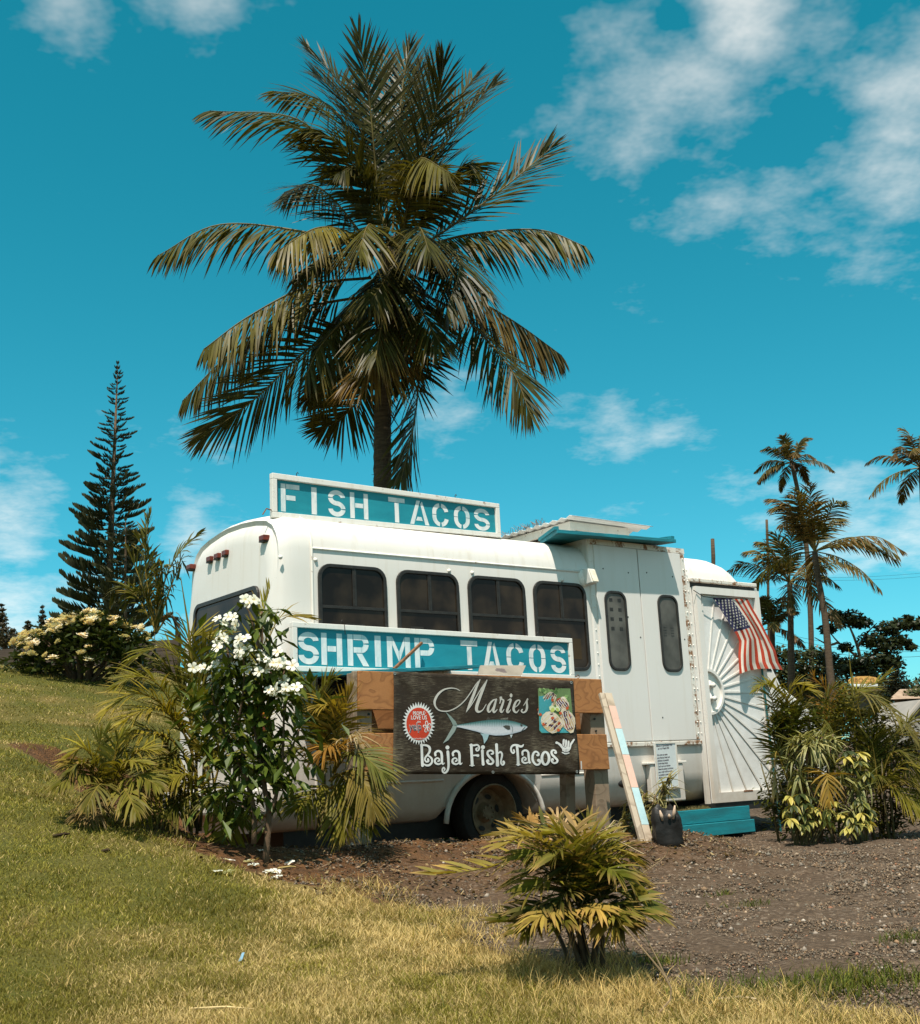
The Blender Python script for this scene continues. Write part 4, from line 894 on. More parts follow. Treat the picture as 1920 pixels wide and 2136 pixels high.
btext('yelp', 206, 652, 100, .70, M['print'], .0068, 3.6); btext('yelp', 206, 652, 100, .70, M['ink'], .0080, .6)
btext('www.yelp.com', 245, 736, 20, 1.0, M['print'], .0068)
b = MB(); g_ = zfn(.2198, 820, 1380, .0068); g2 = zfn(.2198, 820, 1380, .008); b2 = MB(); pc = (318, 620)
for k in range(5):
    a = R_(-100 + k * 72); dx, dy = math.cos(a), math.sin(a)
    stroke(b, [(pc[0] + dx * 4, pc[1] + dy * 5, 10), (pc[0] + dx * 20, pc[1] + dy * 28, 28), (pc[0] + dx * 28, pc[1] + dy * 46, 26)], g_); stroke(b2, [(pc[0] + dx * 12, pc[1] + dy * 15, 4), (pc[0] + dx * 22, pc[1] + dy * 28, 15), (pc[0] + dx * 26, pc[1] + dy * 44, 13)], g2)
b.build('badge_flower', M['print'], ban); b2.build('badge_petals', bpy.data.materials['badge_red'], ban)
# printed photograph of tacos
px0, py0, px1, py1 = 1100 + 215 * .0988, 1420 + 160 * .0988, 1100 + 975 * .0988, 1420 + 1105 * .0988
ft = lambda d: (lambda x, y: zfn(.0988, 1100, 1420, d)(x, y))
b = MB(); b.col = (.13, .20, .075); poly(b, [(220, 165), (905, 165), (985, 1060), (940, 1108), (310, 1108), (265, 1050)], ft(.004))
rr = random.Random(3)
def blob(col, x, y, rx, ry, d, ang=0):
    b.col = col; ca, sa = math.cos(ang), math.sin(ang); n_ = 14; ph = rr.random() * 6
    poly(b, [(x + ca * rx * (1 + .14 * math.sin(3 * t + ph)) * math.cos(t) - sa * ry * math.sin(t), y + sa * rx * math.cos(t) + ca * ry * (1 + .12 * math.sin(4 * t + ph)) * math.sin(t)) for t in [2 * math.pi * k / n_ for k in range(n_)]], ft(d))
for k in range(46): x = 250 + rr.random() * 620; y = 180 + rr.random() * 240; g_ = rr.random(); blob((.07 + .25 * g_, .16 + .28 * g_, .045 + .12 * g_), x, y, 16 + rr.random() * 30, 12 + rr.random() * 26, .0044 + k * .00001, rr.random() * 3)
b.col = (.055, .30, .33); poly(b, [(240, 330), (500, 300), (700, 330), (860, 520), (945, 650), (985, 1060), (940, 1100), (320, 1100), (268, 1040)], ft(.0050))
def taco(x, y, rx, ry, ang, z):
    rx *= 1.18; ry *= 1.15
    blob((.62, .52, .38), x, y, rx, ry, z, ang); blob((.50, .36, .20), x + 6, y + 12, rx * .86, ry * .86, z + .0003, ang)
    ca, sa = math.cos(ang), math.sin(ang)
    for k in range(26):
        t, r = rr.random() * 6.28, math.sqrt(rr.random()) * .78; ox, oy = rx * r * math.cos(t), ry * r * math.sin(t)
        blob(rr.choice([(.06, .025, .045), (.09, .035, .06), (.30, .05, .018), (.16, .08, .03), (.045, .03, .03), (.42, .10, .03), (.36, .2, .08)]), x + ca * ox - sa * oy, y + sa * ox + ca * oy, 20 + rr.random() * 30, 16 + rr.random() * 22, z + .0006 + k * .00002, rr.random() * 3)
    b.col = (.66, .63, .62)
    for k in range(5):
        q = -.65 + k * .32; pp = [(x + ca * rx * q - sa * ry * u_ + 8 * math.sin(9 * u_ + k), y + sa * rx * q + ca * ry * u_) for u_ in (-.7, -.35, 0, .35, .7)]
        stroke(b, [(u_, v_, 11) for u_, v_ in pp], ft(z + .0014), sub=3)
taco(470, 420, 120, 165, .5, .0054); taco(300, 590, 60, 150, .1, .0056); taco(740, 480, 110, 130, -.6, .0056)
taco(850, 840, 125, 230, -.35, .0072); taco(510, 880, 215, 175, .75, .0088)
blob((.62, .66, .40), 525, 590, 70, 60, .0108, .3); blob((.45, .50, .12), 530, 620, 40, 50, .0110, .3); blob((.62, .64, .42), 635, 595, 48, 58, .0112, -.4); blob((.40, .46, .10), 630, 615, 26, 44, .0114, -.4)
for x, y in ((345, 920), (530, 790), (650, 1045), (525, 410), (830, 585), (280, 715), (690, 690)): blob((.50, .085, .025), x, y, 30, 32, .0116, 0)
b.build('taco_photo_print', M['attr'], ban)
# tape at the lower right corner
b = MB(); poly(b, [(1209, 1588), (1211.5, 1588), (1213, 1605), (1210.5, 1605)], PB(.006)); b.build('white_tag', M['print'], ban)

# ------------------------------------------------------------------ leaning striped plank
lp = empty('leaning_plank'); g0 = ghit(1351, 1757); lp.location = g0; tag(lp, 'pastel striped plank leaning beside the right sign post', 'plank')
t0 = at(1265, 1447, g0.y + .55); ax_ = (t0 - g0); LN = ax_.length; ax_.normalize(); sd1 = Vector((math.cos(.5), math.sin(.5), 0)); sd1 = (sd1 - ax_ * sd1.dot(ax_)).normalized(); nn = sd1.cross(ax_).normalized()
if nn.y > 0: nn = -nn
def lpt(a, s, d): return ax_ * (a * LN) + sd1 * s + nn * d
def lbox(a0, a1, s0, s1, d0, d1, name, mat, bev=0):
    m = MB(); m.hexa([lpt(a0, s0, d0), lpt(a0, s1, d0), lpt(a0, s1, d1), lpt(a0, s0, d1), lpt(a1, s0, d0), lpt(a1, s1, d0), lpt(a1, s1, d1), lpt(a1, s0, d1)]); m.build(name, mat, lp, bevel=bev)
M['bare'] = wood_mat('bare_board', (.50, .42, .32), (.40, .33, .25), (.28, .22, .16), 10, (9, 9, 1))
M['pink'] = pm('faded_pink', (.60, .36, .28), (.50, .33, .26), 7, .75, .2); M['sky'] = pm('faded_blue', (.38, .50, .50), (.30, .43, .45), 7, .75, .2)
lbox(-.02, 1, -.075, -.026, -.02, .012, 'board', M['bare'], .003); lbox(-.02, 1, -.022, .052, -.02, .018, 'board', M['bare'], .003)
for a0, a1, k in ((.745, .905, 'pink'), (.565, .743, 'sky'), (.345, .563, 'pink'), (.105, .343, 'sky')): lbox(a0, a1, -.0215, .0515, .0182, .0200, 'painted_band', M[k])

# ------------------------------------------------------------------ step box with mat, black bag
def solve_y(u, v):
    y = -.1
    while y > -4:
        x, z = binv(u, v, y); w = bpt(x, y, z)
        if w.z > gzf(w.x, w.y): return y
        y -= .02
    return y
ys_ = solve_y(1500, 1744); bx0, bzb = binv(1421, 1745, ys_); bx1, _ = binv(1578, 1743, ys_); _, bzt = binv(1500, 1686, ys_); _, bzm = binv(1500, 1715, ys_)
sb = empty('step_box'); sb.matrix_world = BUSM; tag(sb, 'teal two-tier wooden step in front of the sunburst door', 'step')
M['tealbox'] = pm('teal_box_paint', (.008, .215, .255), (.012, .14, .165), 4, .6, .3, 40, stretch=(.5, 3, 3))
b = MB(); b.box((bx0, ys_, bzb - .03), (bx1, ys_ + .45, bzm - .004)); b.build('lower_tier', M['tealbox'], sb, bevel=.006)
b = MB(); b.box((bx0 - .12, ys_ + .03, bzm), (bx1 - .03, ys_ + .45, bzt)); b.build('upper_tier', M['tealbox'], sb, bevel=.006)
b = MB(); b.box((bx0 - .30, ys_ + .06, bzb - .03), (bx0 - .012, ys_ + .40, bzm - .05)); b.build('side_tier', M['tealbox'], sb, bevel=.006)
b = MB(); b.box((bx0 - .3, ys_ + .10, bzt - .06), (bx1 - .12, ys_ + .52, bzt)); b.build('top_board', M['tealbox'], sb)
mt = empty('turf_mat'); mt.matrix_world = BUSM; tag(mt, 'worn artificial grass mat lying on the teal step', 'mat')
M['turf'] = pm('turf', (.16, .125, .045), (.09, .075, .026), 30, .9, .6, 120)
b = MB(); b.box((bx0 - .20, ys_ + .045, bzt + .001), (bx1 - .25, ys_ + .48, bzt + .014)); b.build('backing', M['turf'], mt)
b = MB()
for k in range(2600):
    x = random.uniform(bx0 - .2, bx1 - .25); y = random.uniform(ys_ + .045, ys_ + .48); h = random.uniform(.012, .034); a = random.uniform(0, 6.28); w_ = .004
    b.add([(x - w_ * math.cos(a), y - w_ * math.sin(a), bzt + .012), (x + w_ * math.cos(a), y + w_ * math.sin(a), bzt + .012), (x + random.uniform(-.012, .012), y + random.uniform(-.012, .012), bzt + .012 + h)], [(0, 1, 2)])
tag(b.build('pile', M['turf'], mt), kind='stuff')
bagp = ghit(1393, 1762); bag = empty('black_bag'); bag.location = bagp; tag(bag, 'crumpled black plastic bag on the gravel beside the teal step', 'bag')
b = MB(); vs = []; fs = []; nU, nV = 22, 14
for j in range(nV + 1):
    v = j / nV; rad = .135 * (1 - .12 * v) * (math.sin(min(1, v * 7 + .75) * math.pi / 2)) * (1 if v < .8 else 1 - (v - .8) * 2.4)
    for i in range(nU):
        a = 2 * math.pi * i / nU; cr = 1 + .10 * math.sin(3 * a + 4 * v) + .06 * math.sin(7 * a - 5 * v) + random.uniform(-.03, .03); sq = 1 / max(abs(math.cos(a)), abs(math.sin(a))) ** .5
        vs.append((rad * cr * sq * math.cos(a) * .95, rad * cr * sq * math.sin(a) * .7, .30 * v - .02 + (.06 * max(0, math.sin(2 * a + .6)) if v > .8 else 0)))
for j in range(nV):
    for i in range(nU): i2 = (i + 1) % nU; fs.append((j * nU + i, j * nU + i2, (j + 1) * nU + i2, (j + 1) * nU + i))
fs.append(tuple(range(nU))); fs.append(tuple(reversed(range(nV * nU, (nV + 1) * nU)))); b.add(vs, fs); b.build('sack', pm('black_plastic', (.016, .013, .011), (.009, .008, .007), 6, .5, .6, 14, spec=.2), bag, autosm=50)
M['driftw'] = pm('pale_stick', (.46, .33, .24), (.34, .24, .16), 20, .8, .3)
for (x, z0, x2, z1) in ((-.04, .20, -.055, .285), (.05, .21, .075, .32), (.02, .22, .02, .25)):
    b = MB(); b.tube([(x, -.09, z0), ((x + x2) / 2, -.10, (z0 + z1) / 2), (x2, -.085, z1)], [.010, .016, .006], 6); b.build('stick', M['driftw'], bag, smooth=True)

# ------------------------------------------------------------------ flag
fg = empty('flag'); fgy = -.115; fp = bpt(*(lambda q: (q[0], fgy, q[1]))(binv(1487, 1250, fgy))); fg.location = fp; tag(fg, 'red, white and blue striped flag hanging over the sunburst door', 'flag')
zf = lambda x, y: (1400 + .247 * x, 1200 + .247 * y)
Lc = [(352, 190), (420, 290), (490, 400), (545, 490), (578, 560), (570, 680), (576, 780), (580, 835)]; Rc = [(650, 200), (690, 262), (740, 340), (790, 430), (838, 540), (880, 640), (897, 735), (932, 800)]
def fcurve(C, v): t = v * (len(C) - 1); i = min(int(t), len(C) - 2); f = t - i; return np.array(C[i]) * (1 - f) + np.array(C[i + 1]) * f
def fpoint(u, v, off=0.0):
    p = fcurve(Lc, v) * (1 - u) + fcurve(Rc, v) * u
    p = p + np.array((0, -26 * math.sin(u * math.pi) * (v > .02) * v ** 2.0)) + np.array((14 * math.sin(v * 5) * math.sin(u * 5), 0))
    y = fgy - .03 * v + .026 * math.sin(u * 11 + v * 3.2) * (.35 + v) + .013 * math.sin(u * 23 - v * 4) * v
    x, z = binv(*zf(*p), y - off); return bpt(x, y - off, z) - fp
def cloth_mat(name, c):
    m, t, o = newmat(name); x = NT(t); n_ = x.noise(9, 4, .6); col = x.mix(x.ramp(n_, ((.35, (0, 0, 0)), (.7, (.3, .3, .3)))), c, tuple(q * .6 + .05 for q in c))
    p = x.pbsdf(col, .8, x.bump(x.noise(160, 2, .5), .15, .003), .15); tr = x.n('ShaderNodeBsdfTranslucent', {'Color': c + (1,)}).outputs[0]
    t.links.new(x.n('ShaderNodeMixShader', {0: .35, 1: p, 2: tr}).outputs[0], o.inputs[0]); return m
fm = [cloth_mat('flag_red', (.50, .060, .028)), cloth_mat('flag_white', (.74, .68, .58)), cloth_mat('flag_blue', (.040, .040, .095))]
b = MB(); FU, FV = 52, 44; P = [[fpoint(i / FU, j / FV) for i in range(FU + 1)] for j in range(FV + 1)]
b.v = [tuple(P[j][i]) for j in range(FV + 1) for i in range(FU + 1)]; b.c = [(1, 1, 1)] * len(b.v)
for j in range(FV):
    for i in range(FU):
        st = min(12, int((i + .5) / FU * 13)); b.f.append((j * (FU + 1) + i, j * (FU + 1) + i + 1, (j + 1) * (FU + 1) + i + 1, (j + 1) * (FU + 1) + i))
        b.m.append(2 if (st < 7 and (j + .5) / FV < .40) else (0 if st % 2 == 0 else 1))
b.build('cloth', fm, fg, smooth=True)
b = MB()
for r in range(11):
    for c in range(6 if r % 2 == 0 else 5):
        v = .40 * (c + (.5 if r % 2 == 0 else 1.0)) / 6; u = (7 / 13) * (r + .7) / 11.4
        ctr = fpoint(u, v, .004); eu = fpoint(u + .01, v, .004) - ctr; ev = fpoint(u, v + .01, .004) - ctr; eu = eu.normalized(); ev = (ev - eu * ev.dot(eu)).normalized()
        b.add([ctr + (eu * math.cos(a) + ev * math.sin(a)) * (.017 if k % 2 == 0 else .0075) for k, a in enumerate([2 * math.pi * q / 10 for q in range(10)])], [tuple(range(10))])
b.build_each('star', fm[1], fg)
b = MB(); c0 = Vector(fpoint(0, 0)); k0 = Vector(bpt(*(lambda q: (q[0], -.08, q[1]))(binv(1447, 1231, -.08)))) - fp; b.tube([k0, (k0 + c0) / 2 + Vector((0, 0, -.03)), c0], .005, 5); b.tube([c0, fpoint(.5, 0), fpoint(1, 0)], .006, 5); b.build('cord', M['black'], fg)
b = MB(); p1 = Vector(bpt(*(lambda q: (q[0], -.10, q[1]))(binv(1590, 1395, -.1)))); p2 = Vector(bpt(*(lambda q: (q[0], -.10, q[1]))(binv(1612, 1560, -.1)))); p2 = Vector((p2.x, p2.y, gzf(p2.x, p2.y) - .05)); b.tube([p1, p2], .013, 8); o = b.build('flag_post', pm('dark_teal', (.01, .10, .10), None, 8)); tag(o, 'thin teal post standing at the right edge of the sunburst door', 'post')
# ------------------------------------------------------------------ foliage
M['frond'] = leafmat('palm_frond', (1, 1, 1), .25, .42, .14, .45, 2.5)
M['areca'] = leafmat('areca_frond', (1, 1, 1), .38, .5, .12, .3, 5)
M['leaf'] = leafmat('shrub_leaf', (1, 1, 1), .28, .42, .22, .3, 8)
M['needle'] = leafmat('needle', (1, 1, 1), .12, .6, .2, .3, 1.5)
M['petal'] = leafmat('petal', (1, 1, 1), .35, .5, .3, .08, 10)
M['bark'] = pm('palm_bark', (.105, .070, .042), (.050, .032, .019), 5, .95, .9, 14, stretch=(1, 1, 7))
M['stem'] = pm('green_stem', (.115, .095, .030), (.07, .05, .02), 9, .6, .3, 30, stretch=(1, 1, 6))
M['twig'] = pm('brown_twig', (.13, .078, .042), (.075, .045, .025), 14, .9, .5)
M['deadleaf'] = leafmat('dead_leaf', (1, 1, 1), .2, .8, .15, .3, 8)
UP = Vector((0, 0, 1))
def path(ctrl, n):
    C = catmull([tuple(p) for p in ctrl], max(2, int(n / (len(ctrl) - 1)) + 1)); C = [Vector(c) for c in C]
    d = [0]
    for a, b_ in zip(C[:-1], C[1:]): d.append(d[-1] + (b_ - a).length)
    out_ = []; j = 0
    for i in range(n + 1):
        s = d[-1] * i / n
        while j < len(d) - 2 and d[j + 1] < s: j += 1
        t = (s - d[j]) / max(1e-9, d[j + 1] - d[j]); out_.append(C[j].lerp(C[j + 1], t))
    return out_, d[-1]
def frond(mb, ctrl, n=60, ll=.7, lw=.03, twist=0.0, droop=.5, fwd=.6, lift=.15, start=.18, col=(.07, .065, .016), tip=(.17, .10, .035), tipk=.25, rr=None, rad=.016, radial=None, miss=.04, prof=None, brown=0.0, rcol=None):
    """feather-leaf: rachis along ctrl, n leaflets on each side"""
    rr = rr or random; P, LN_ = path(ctrl, n)
    mb.tube(P[::3] + ([P[-1]] if n % 3 else []), [rad * (1 - .85 * i / (len(P[::3]))) for i in range(len(P[::3]))] + ([rad * .12] if n % 3 else []), 5, False, rcol or tuple(q * 1.5 for q in col))
    i0 = int(n * start); wind = Vector((.12, .05, 0))
    for i in range(i0, n + 1):
        t = (i - i0) / (n - i0); p = P[i]; T = (P[min(i + 1, n)] - P[max(i - 1, 0)]).normalized()
        Nn = UP - T * T.dot(UP)
        if radial is not None: Nn = Nn - radial * (.9 * max(0, T.z)) + T * (radial.dot(T) * .9 * max(0, T.z))
        Nn.normalize(); tw = math.radians(twist) * (.6 + .4 * t); Nn = Nn * math.cos(tw) + T.cross(Nn) * math.sin(tw)
        S = T.cross(Nn)
        f = prof(t) if prof else (.45 + 1.9 * t if t < .25 else (.925 + .08 * (t - .25) if t < .5 else .95 - .62 * ((t - .5) / .5) ** 1.7))
        fa = fwd + .75 * t ** 2
        for sg in (-1, 1):
            if rr.random() < miss: continue
            L_ = ll * f * rr.uniform(.86, 1.08); a = fa + rr.uniform(-.16, .16); lf = lift + rr.uniform(-.22, .22)
            d = (S * sg * math.cos(a) + T * math.sin(a) + Nn * lf).normalized(); q = p.copy(); wd = (T - d * T.dot(d)); wd = wd.normalized() if wd.length > 1e-3 else Nn
            wd = (wd + Nn * .35 * sg * rr.uniform(-.6, 1)).normalized()
            w0 = lw * rr.uniform(.8, 1.15); k = rr.uniform(.72, 1.22); bt = min(1, tipk * rr.uniform(.3, 1.8) + (brown if rr.random() < .5 else 0)); vs = []; cs = []
            for j, (wf, cc) in enumerate(((.55, 0), (1, 0), (.80, .35), (.04, 1))):
                vs += [q - wd * w0 * wf / 2, q + wd * w0 * wf / 2]
                m_ = min(1, cc * bt * 1.6 + (brown * .5 if cc == 0 else 0)); c_ = tuple((col[x] * (1 - m_) + tip[x] * m_) * k for x in range(3)); cs += [c_, c_]
                if j < 3:
                    d = (d - UP * droop * .42 * rr.uniform(.6, 1.3) + wind * .1).normalized(); q = q + d * (L_ / 3)
            b0 = len(mb.v); mb.v += [tuple(v) for v in vs]; mb.c += cs; mb.p.append((b0, len(mb.f)))
            mb.f += [(b0, b0 + 1, b0 + 3, b0 + 2), (b0 + 2, b0 + 3, b0 + 5, b0 + 4), (b0 + 4, b0 + 5, b0 + 7, b0 + 6)]; mb.m += [0] * 3
def fobj(name, parent, mat, **k):
    mb = MB(); frond(mb, **k); me = mb.mesh(name, mat, True); return obj(name, me, parent)

# ---- the tall coconut palm behind the bus
PY = 19.0; cpalm = empty('coconut_palm'); bs = at(800, 1500, PY); cpalm.location = (bs.x, PY, gzf(bs.x, PY)); PO = Vector(cpalm.location); tag(cpalm, 'tall coconut palm with a dense brownish crown rising behind the bus', 'palm tree')
b = MB(); tp = [Vector((bs.x, PY, PO.z - .1)), at(800, 1400, PY), at(799, 1100, PY), at(798, 950, PY), at(800, 800, PY), at(808, 680, PY), at(822, 560, PY), at(828, 500, PY)]
C, _ = path(tp, 90); b.tube([c - PO for c in C], [(.16 - .03 * i / 90 + (.012 if i % 2 else 0) + (.03 * max(0, i - 76) / 14)) for i in range(91)], 14); b.build('trunk', M['bark'], cpalm, smooth=True)
b = MB()
for k in range(220):      # torn leaf-base fibres round the trunk
    i = random.randrange(30, 88); a = random.uniform(0, 6.28); c = C[i] - PO; r_ = .145; d = Vector((math.cos(a), math.sin(a), 0)); b.tube([c + d * r_, c + d * (r_ + random.uniform(.02, .07)) + UP * random.uniform(-.03, .05)], [.008, .002], 3, False)
tag(b.build('fibre', M['bark'], cpalm), kind='stuff')
zp = lambda x, y: (300 + .5275 * x, 20 + .5275 * y)
OL = (.080, .072, .011); OD = (.052, .049, .009); YL = (.125, .102, .016); BR = (.13, .068, .018)
FR = [  # control points, depth at middle and tip, twist, droop, tone
 ([(940, 900), (915, 600), (895, 300), (860, 30)], -.2, -.5, 10, .15, OD), ([(935, 880), (870, 520), (790, 260), (680, 105)], .3, .5, -20, .25, OD), ([(985, 880), (1005, 520), (1020, 260), (1042, 85)], .4, .6, 10, .2, OD),
 ([(1010, 900), (1100, 600), (1145, 350), (1165, 160)], -.3, -.7, 0, .2, OD), ([(1040, 900), (1180, 560), (1270, 380), (1345, 270)], .2, .4, 25, .35, OD), ([(905, 860), (760, 600), (600, 430), (330, 395)], -.3, -.5, -25, .5, OL),
 ([(915, 820), (800, 460), (700, 330), (555, 300)], .5, .8, -10, .4, OL), ([(1010, 960), (1050, 740), (1090, 590), (1200, 640)], -1.0, -2.0, 0, .75, YL), ([(1060, 960), (1240, 840), (1430, 700), (1620, 540)], -.1, .1, 60, .25, OD),
 ([(1070, 950), (1280, 890), (1560, 870), (1745, 935)], -.2, -.5, 20, .9, OL), ([(900, 960), (640, 880), (300, 850), (60, 970)], -.2, -.4, -20, .75, OL), ([(930, 980), (830, 890), (690, 862), (520, 960)], -1.2, -1.9, 0, .8, YL),
 ([(900, 1060), (660, 1090), (420, 1210), (240, 1340)], -.5, -.9, -25, .9, YL), ([(890, 1130), (560, 1200), (330, 1370), (155, 1545)], .1, .2, -15, .85, OD), ([(880, 1190), (640, 1350), (440, 1540), (220, 1700)], -.2, -.2, 62, .3, OD),
 ([(1010, 1110), (985, 1300), (920, 1410), (800, 1475)], -1.0, -1.3, -30, .5, (.15, .088, .018)), ([(950, 1300), (880, 1490), (800, 1600), (700, 1665)], .9, 1.4, 40, .2, OD), ([(920, 1180), (820, 1330), (730, 1450), (645, 1540)], .4, .6, 30, .5, OL),
 ([(1020, 1140), (1080, 1380), (1075, 1600), (1015, 1870)], -.4, -.6, 75, .25, OD), ([(1070, 1110), (1260, 1210), (1450, 1420), (1530, 1600)], -.6, -.9, 45, .45, OD), ([(1080, 1060), (1260, 1120), (1460, 1230), (1650, 1365)], .1, .2, 20, .95, (.11, .075, .024)),
 ([(1050, 1030), (1170, 930), (1250, 1000), (1200, 1190)], -1.1, -1.7, 10, .7, OD), ([(1030, 980), (1000, 1000), (960, 1060), (900, 1150)], -1.2, -1.9, -20, .6, OD), ([(960, 880), (860, 480), (770, 300), (700, 215)], .8, 1.2, 0, .3, OD),
 ([(1030, 860), (1160, 480), (1240, 300), (1290, 225)], .7, 1.0, 10, .3, OD), ([(1050, 900), (1200, 700), (1270, 610), (1320, 640)], -.3, -.5, 10, .6, OL), ([(960, 860), (960, 500), (950, 250), (935, 130)], .9, 1.3, 0, .2, OD), ([(1000, 860), (1060, 480), (1075, 250), (1070, 180)], .6, .9, -10, .2, OD),
 ([(900, 940), (760, 760), (660, 690), (560, 720)], .5, .9, -15, .6, OD), ([(1000, 1100), (1060, 1250), (1040, 1380), (990, 1480)], .8, 1.2, 20, .6, OD), ([(930, 1100), (800, 1220), (700, 1330), (640, 1450)], -.7, -1.0, -30, .7, OD), ([(920, 880), (840, 640), (760, 520), (660, 470)], -.5, -.9, -10, .5, OL)]
for a_, len_, up_, dz in ((-120, 380, .8, -.7), (-60, 390, .9, -.5), (15, 330, .3, -.8), (175, 330, .2, -.8), (100, 340, .0, -1.2), (60, 330, -.1, -.9), (135, 350, -.2, .6)):
    ca_, sa_ = math.cos(R_(a_)), math.sin(R_(a_)); FR.append(([(985, 960), (985 + ca_ * len_ * .4, 960 + sa_ * len_ * .5 - 60 * up_), (985 + ca_ * len_ * .8, 960 + sa_ * len_ * .9 - 40 * up_), (985 + ca_ * len_ * 1.15, 960 + sa_ * len_ * 1.1 + 50)], dz, dz * 1.6, random.uniform(-30, 30), random.uniform(.4, .8), OD))
FR.append(([(985, 1010), (930, 900), (890, 850), (850, 960)], -1.3, -2.2, 0, .6, OL)); FR.append(([(1000, 1010), (1040, 900), (1090, 860), (1130, 960)], -1.3, -2.2, 0, .6, OD))
for q, (cp, dm, dt_, tw, dr, tone) in enumerate(FR):
    cp = [(x_ + (x_ - 960) * (.0 if y_ > 420 else .10), y_ if y_ > 420 else 420 - (420 - y_) * .82) for x_, y_ in cp]
    rr = random.Random(100 + q); pts = [at(*zp(*p), PY + d) - PO for p, d in zip(cp, (0, dm * .45, dm * .9 + dt_ * .1, dt_))]
    LNG = sum((b_ - a).length for a, b_ in zip(pts[:-1], pts[1:])); rad_ = Vector((pts[-1].x - pts[0].x, pts[-1].y - pts[0].y, 0)); rad_ = rad_.normalized() if rad_.length > .1 else Vector((0, -1, 0))
    fobj('frond', cpalm, M['frond'], ctrl=pts, n=78, ll=1.22 if LNG > 2.2 else .95, lw=.042, twist=tw, droop=dr * .75, fwd=.60 if dr > .35 else .66, lift=.12 if dr < .4 else -.48 * dr, start=.15, col=tone, tip=BR, tipk=.22, rr=rr, rad=.028, radial=rad_, brown=.10 if dr > .8 else .0, rcol=(.16, .12, .04))
for k in range(9):      # young nuts and flower stalks tucked under the crown
    a = random.uniform(0, 6.28); p = at(*zp(1000, 1080), PY) - PO + Vector((math.cos(a) * .26, math.sin(a) * .26, random.uniform(-.25, .12))); b = MB(); b.lathe([(0, .12), (.06, .10), (.09, 0), (.06, -.10), (0, -.12)], lambda X, Y, d, p=p: (p.x + X, p.y + Y, p.z + d), 10); b.build('coconut', pm('coconut_husk', (.12, .09, .025), (.07, .05, .018), 8, .5) if k == 0 else bpy.data.materials['coconut_husk'], cpalm, smooth=True)
for k in range(10):
    a = k * .63; c0 = at(*zp(985, 1010), PY) - PO; b = MB(); d = Vector((math.cos(a), math.sin(a), 0)); b.tube([c0 + d * .10 - UP * .25, c0 + d * .17 + UP * .1, c0 + d * .20 + UP * .5], [.07, .05, .025], 6); b.build('leaf_base', pm('leaf_base', (.085, .06, .024), (.05, .034, .016), 7, .7) if k == 0 else bpy.data.materials['leaf_base'], cpalm, smooth=True)
# ------------------------------------------------------------------ planting around the bus
G1 = (.150, .142, .014); G2 = (.080, .085, .011); G3 = (.24, .20, .018); TAN = (.30, .18, .06); ORG = (.33, .155, .025); PALE = (.42, .33, .20)
def areca(name, label, base, fr, stems, cat='palm shrub', group=None, ll=.30, lw=.020, seed=1, n=34, mat='areca', rad=.011, scol=None):
    """clump: fr = list of (points as (u, v, Y), twist, droop, colour[, brown]); stems = list of point lists"""
    o = empty(name, base); B = Vector(base); tag(o, label, cat, group); rr = random.Random(seed)
    for st in stems:
        m = MB(); P = [Vector(p) - B for p in st]; m.tube(P, [.015] + [.012] * (len(P) - 2) + [.007], 6); m.build('stem', M['stem'], o, smooth=True)
    for f in fr:
        pts, tw, dr, col = f[:4]; br = f[4] if len(f) > 4 else .08
        fobj('frond', o, M[mat], ctrl=[at(*p) - B for p in pts], n=n, ll=ll, lw=lw, twist=tw, droop=dr, fwd=.62, lift=.22, start=.22, col=col, tip=TAN, tipk=.22, rr=rr, rad=rad, brown=br, miss=.05, rcol=(.26, .19, .04))
    return o
z7 = lambda pts, Y0, Y1: [(200 + .3297 * x, 1200 + .3297 * y, Y0 + (Y1 - Y0) * i / (len(pts) - 1)) for i, (x, y) in enumerate(pts)]
def st7(pts, Y0, Y1): return [at(*p) for p in z7(pts, Y0, Y1)]
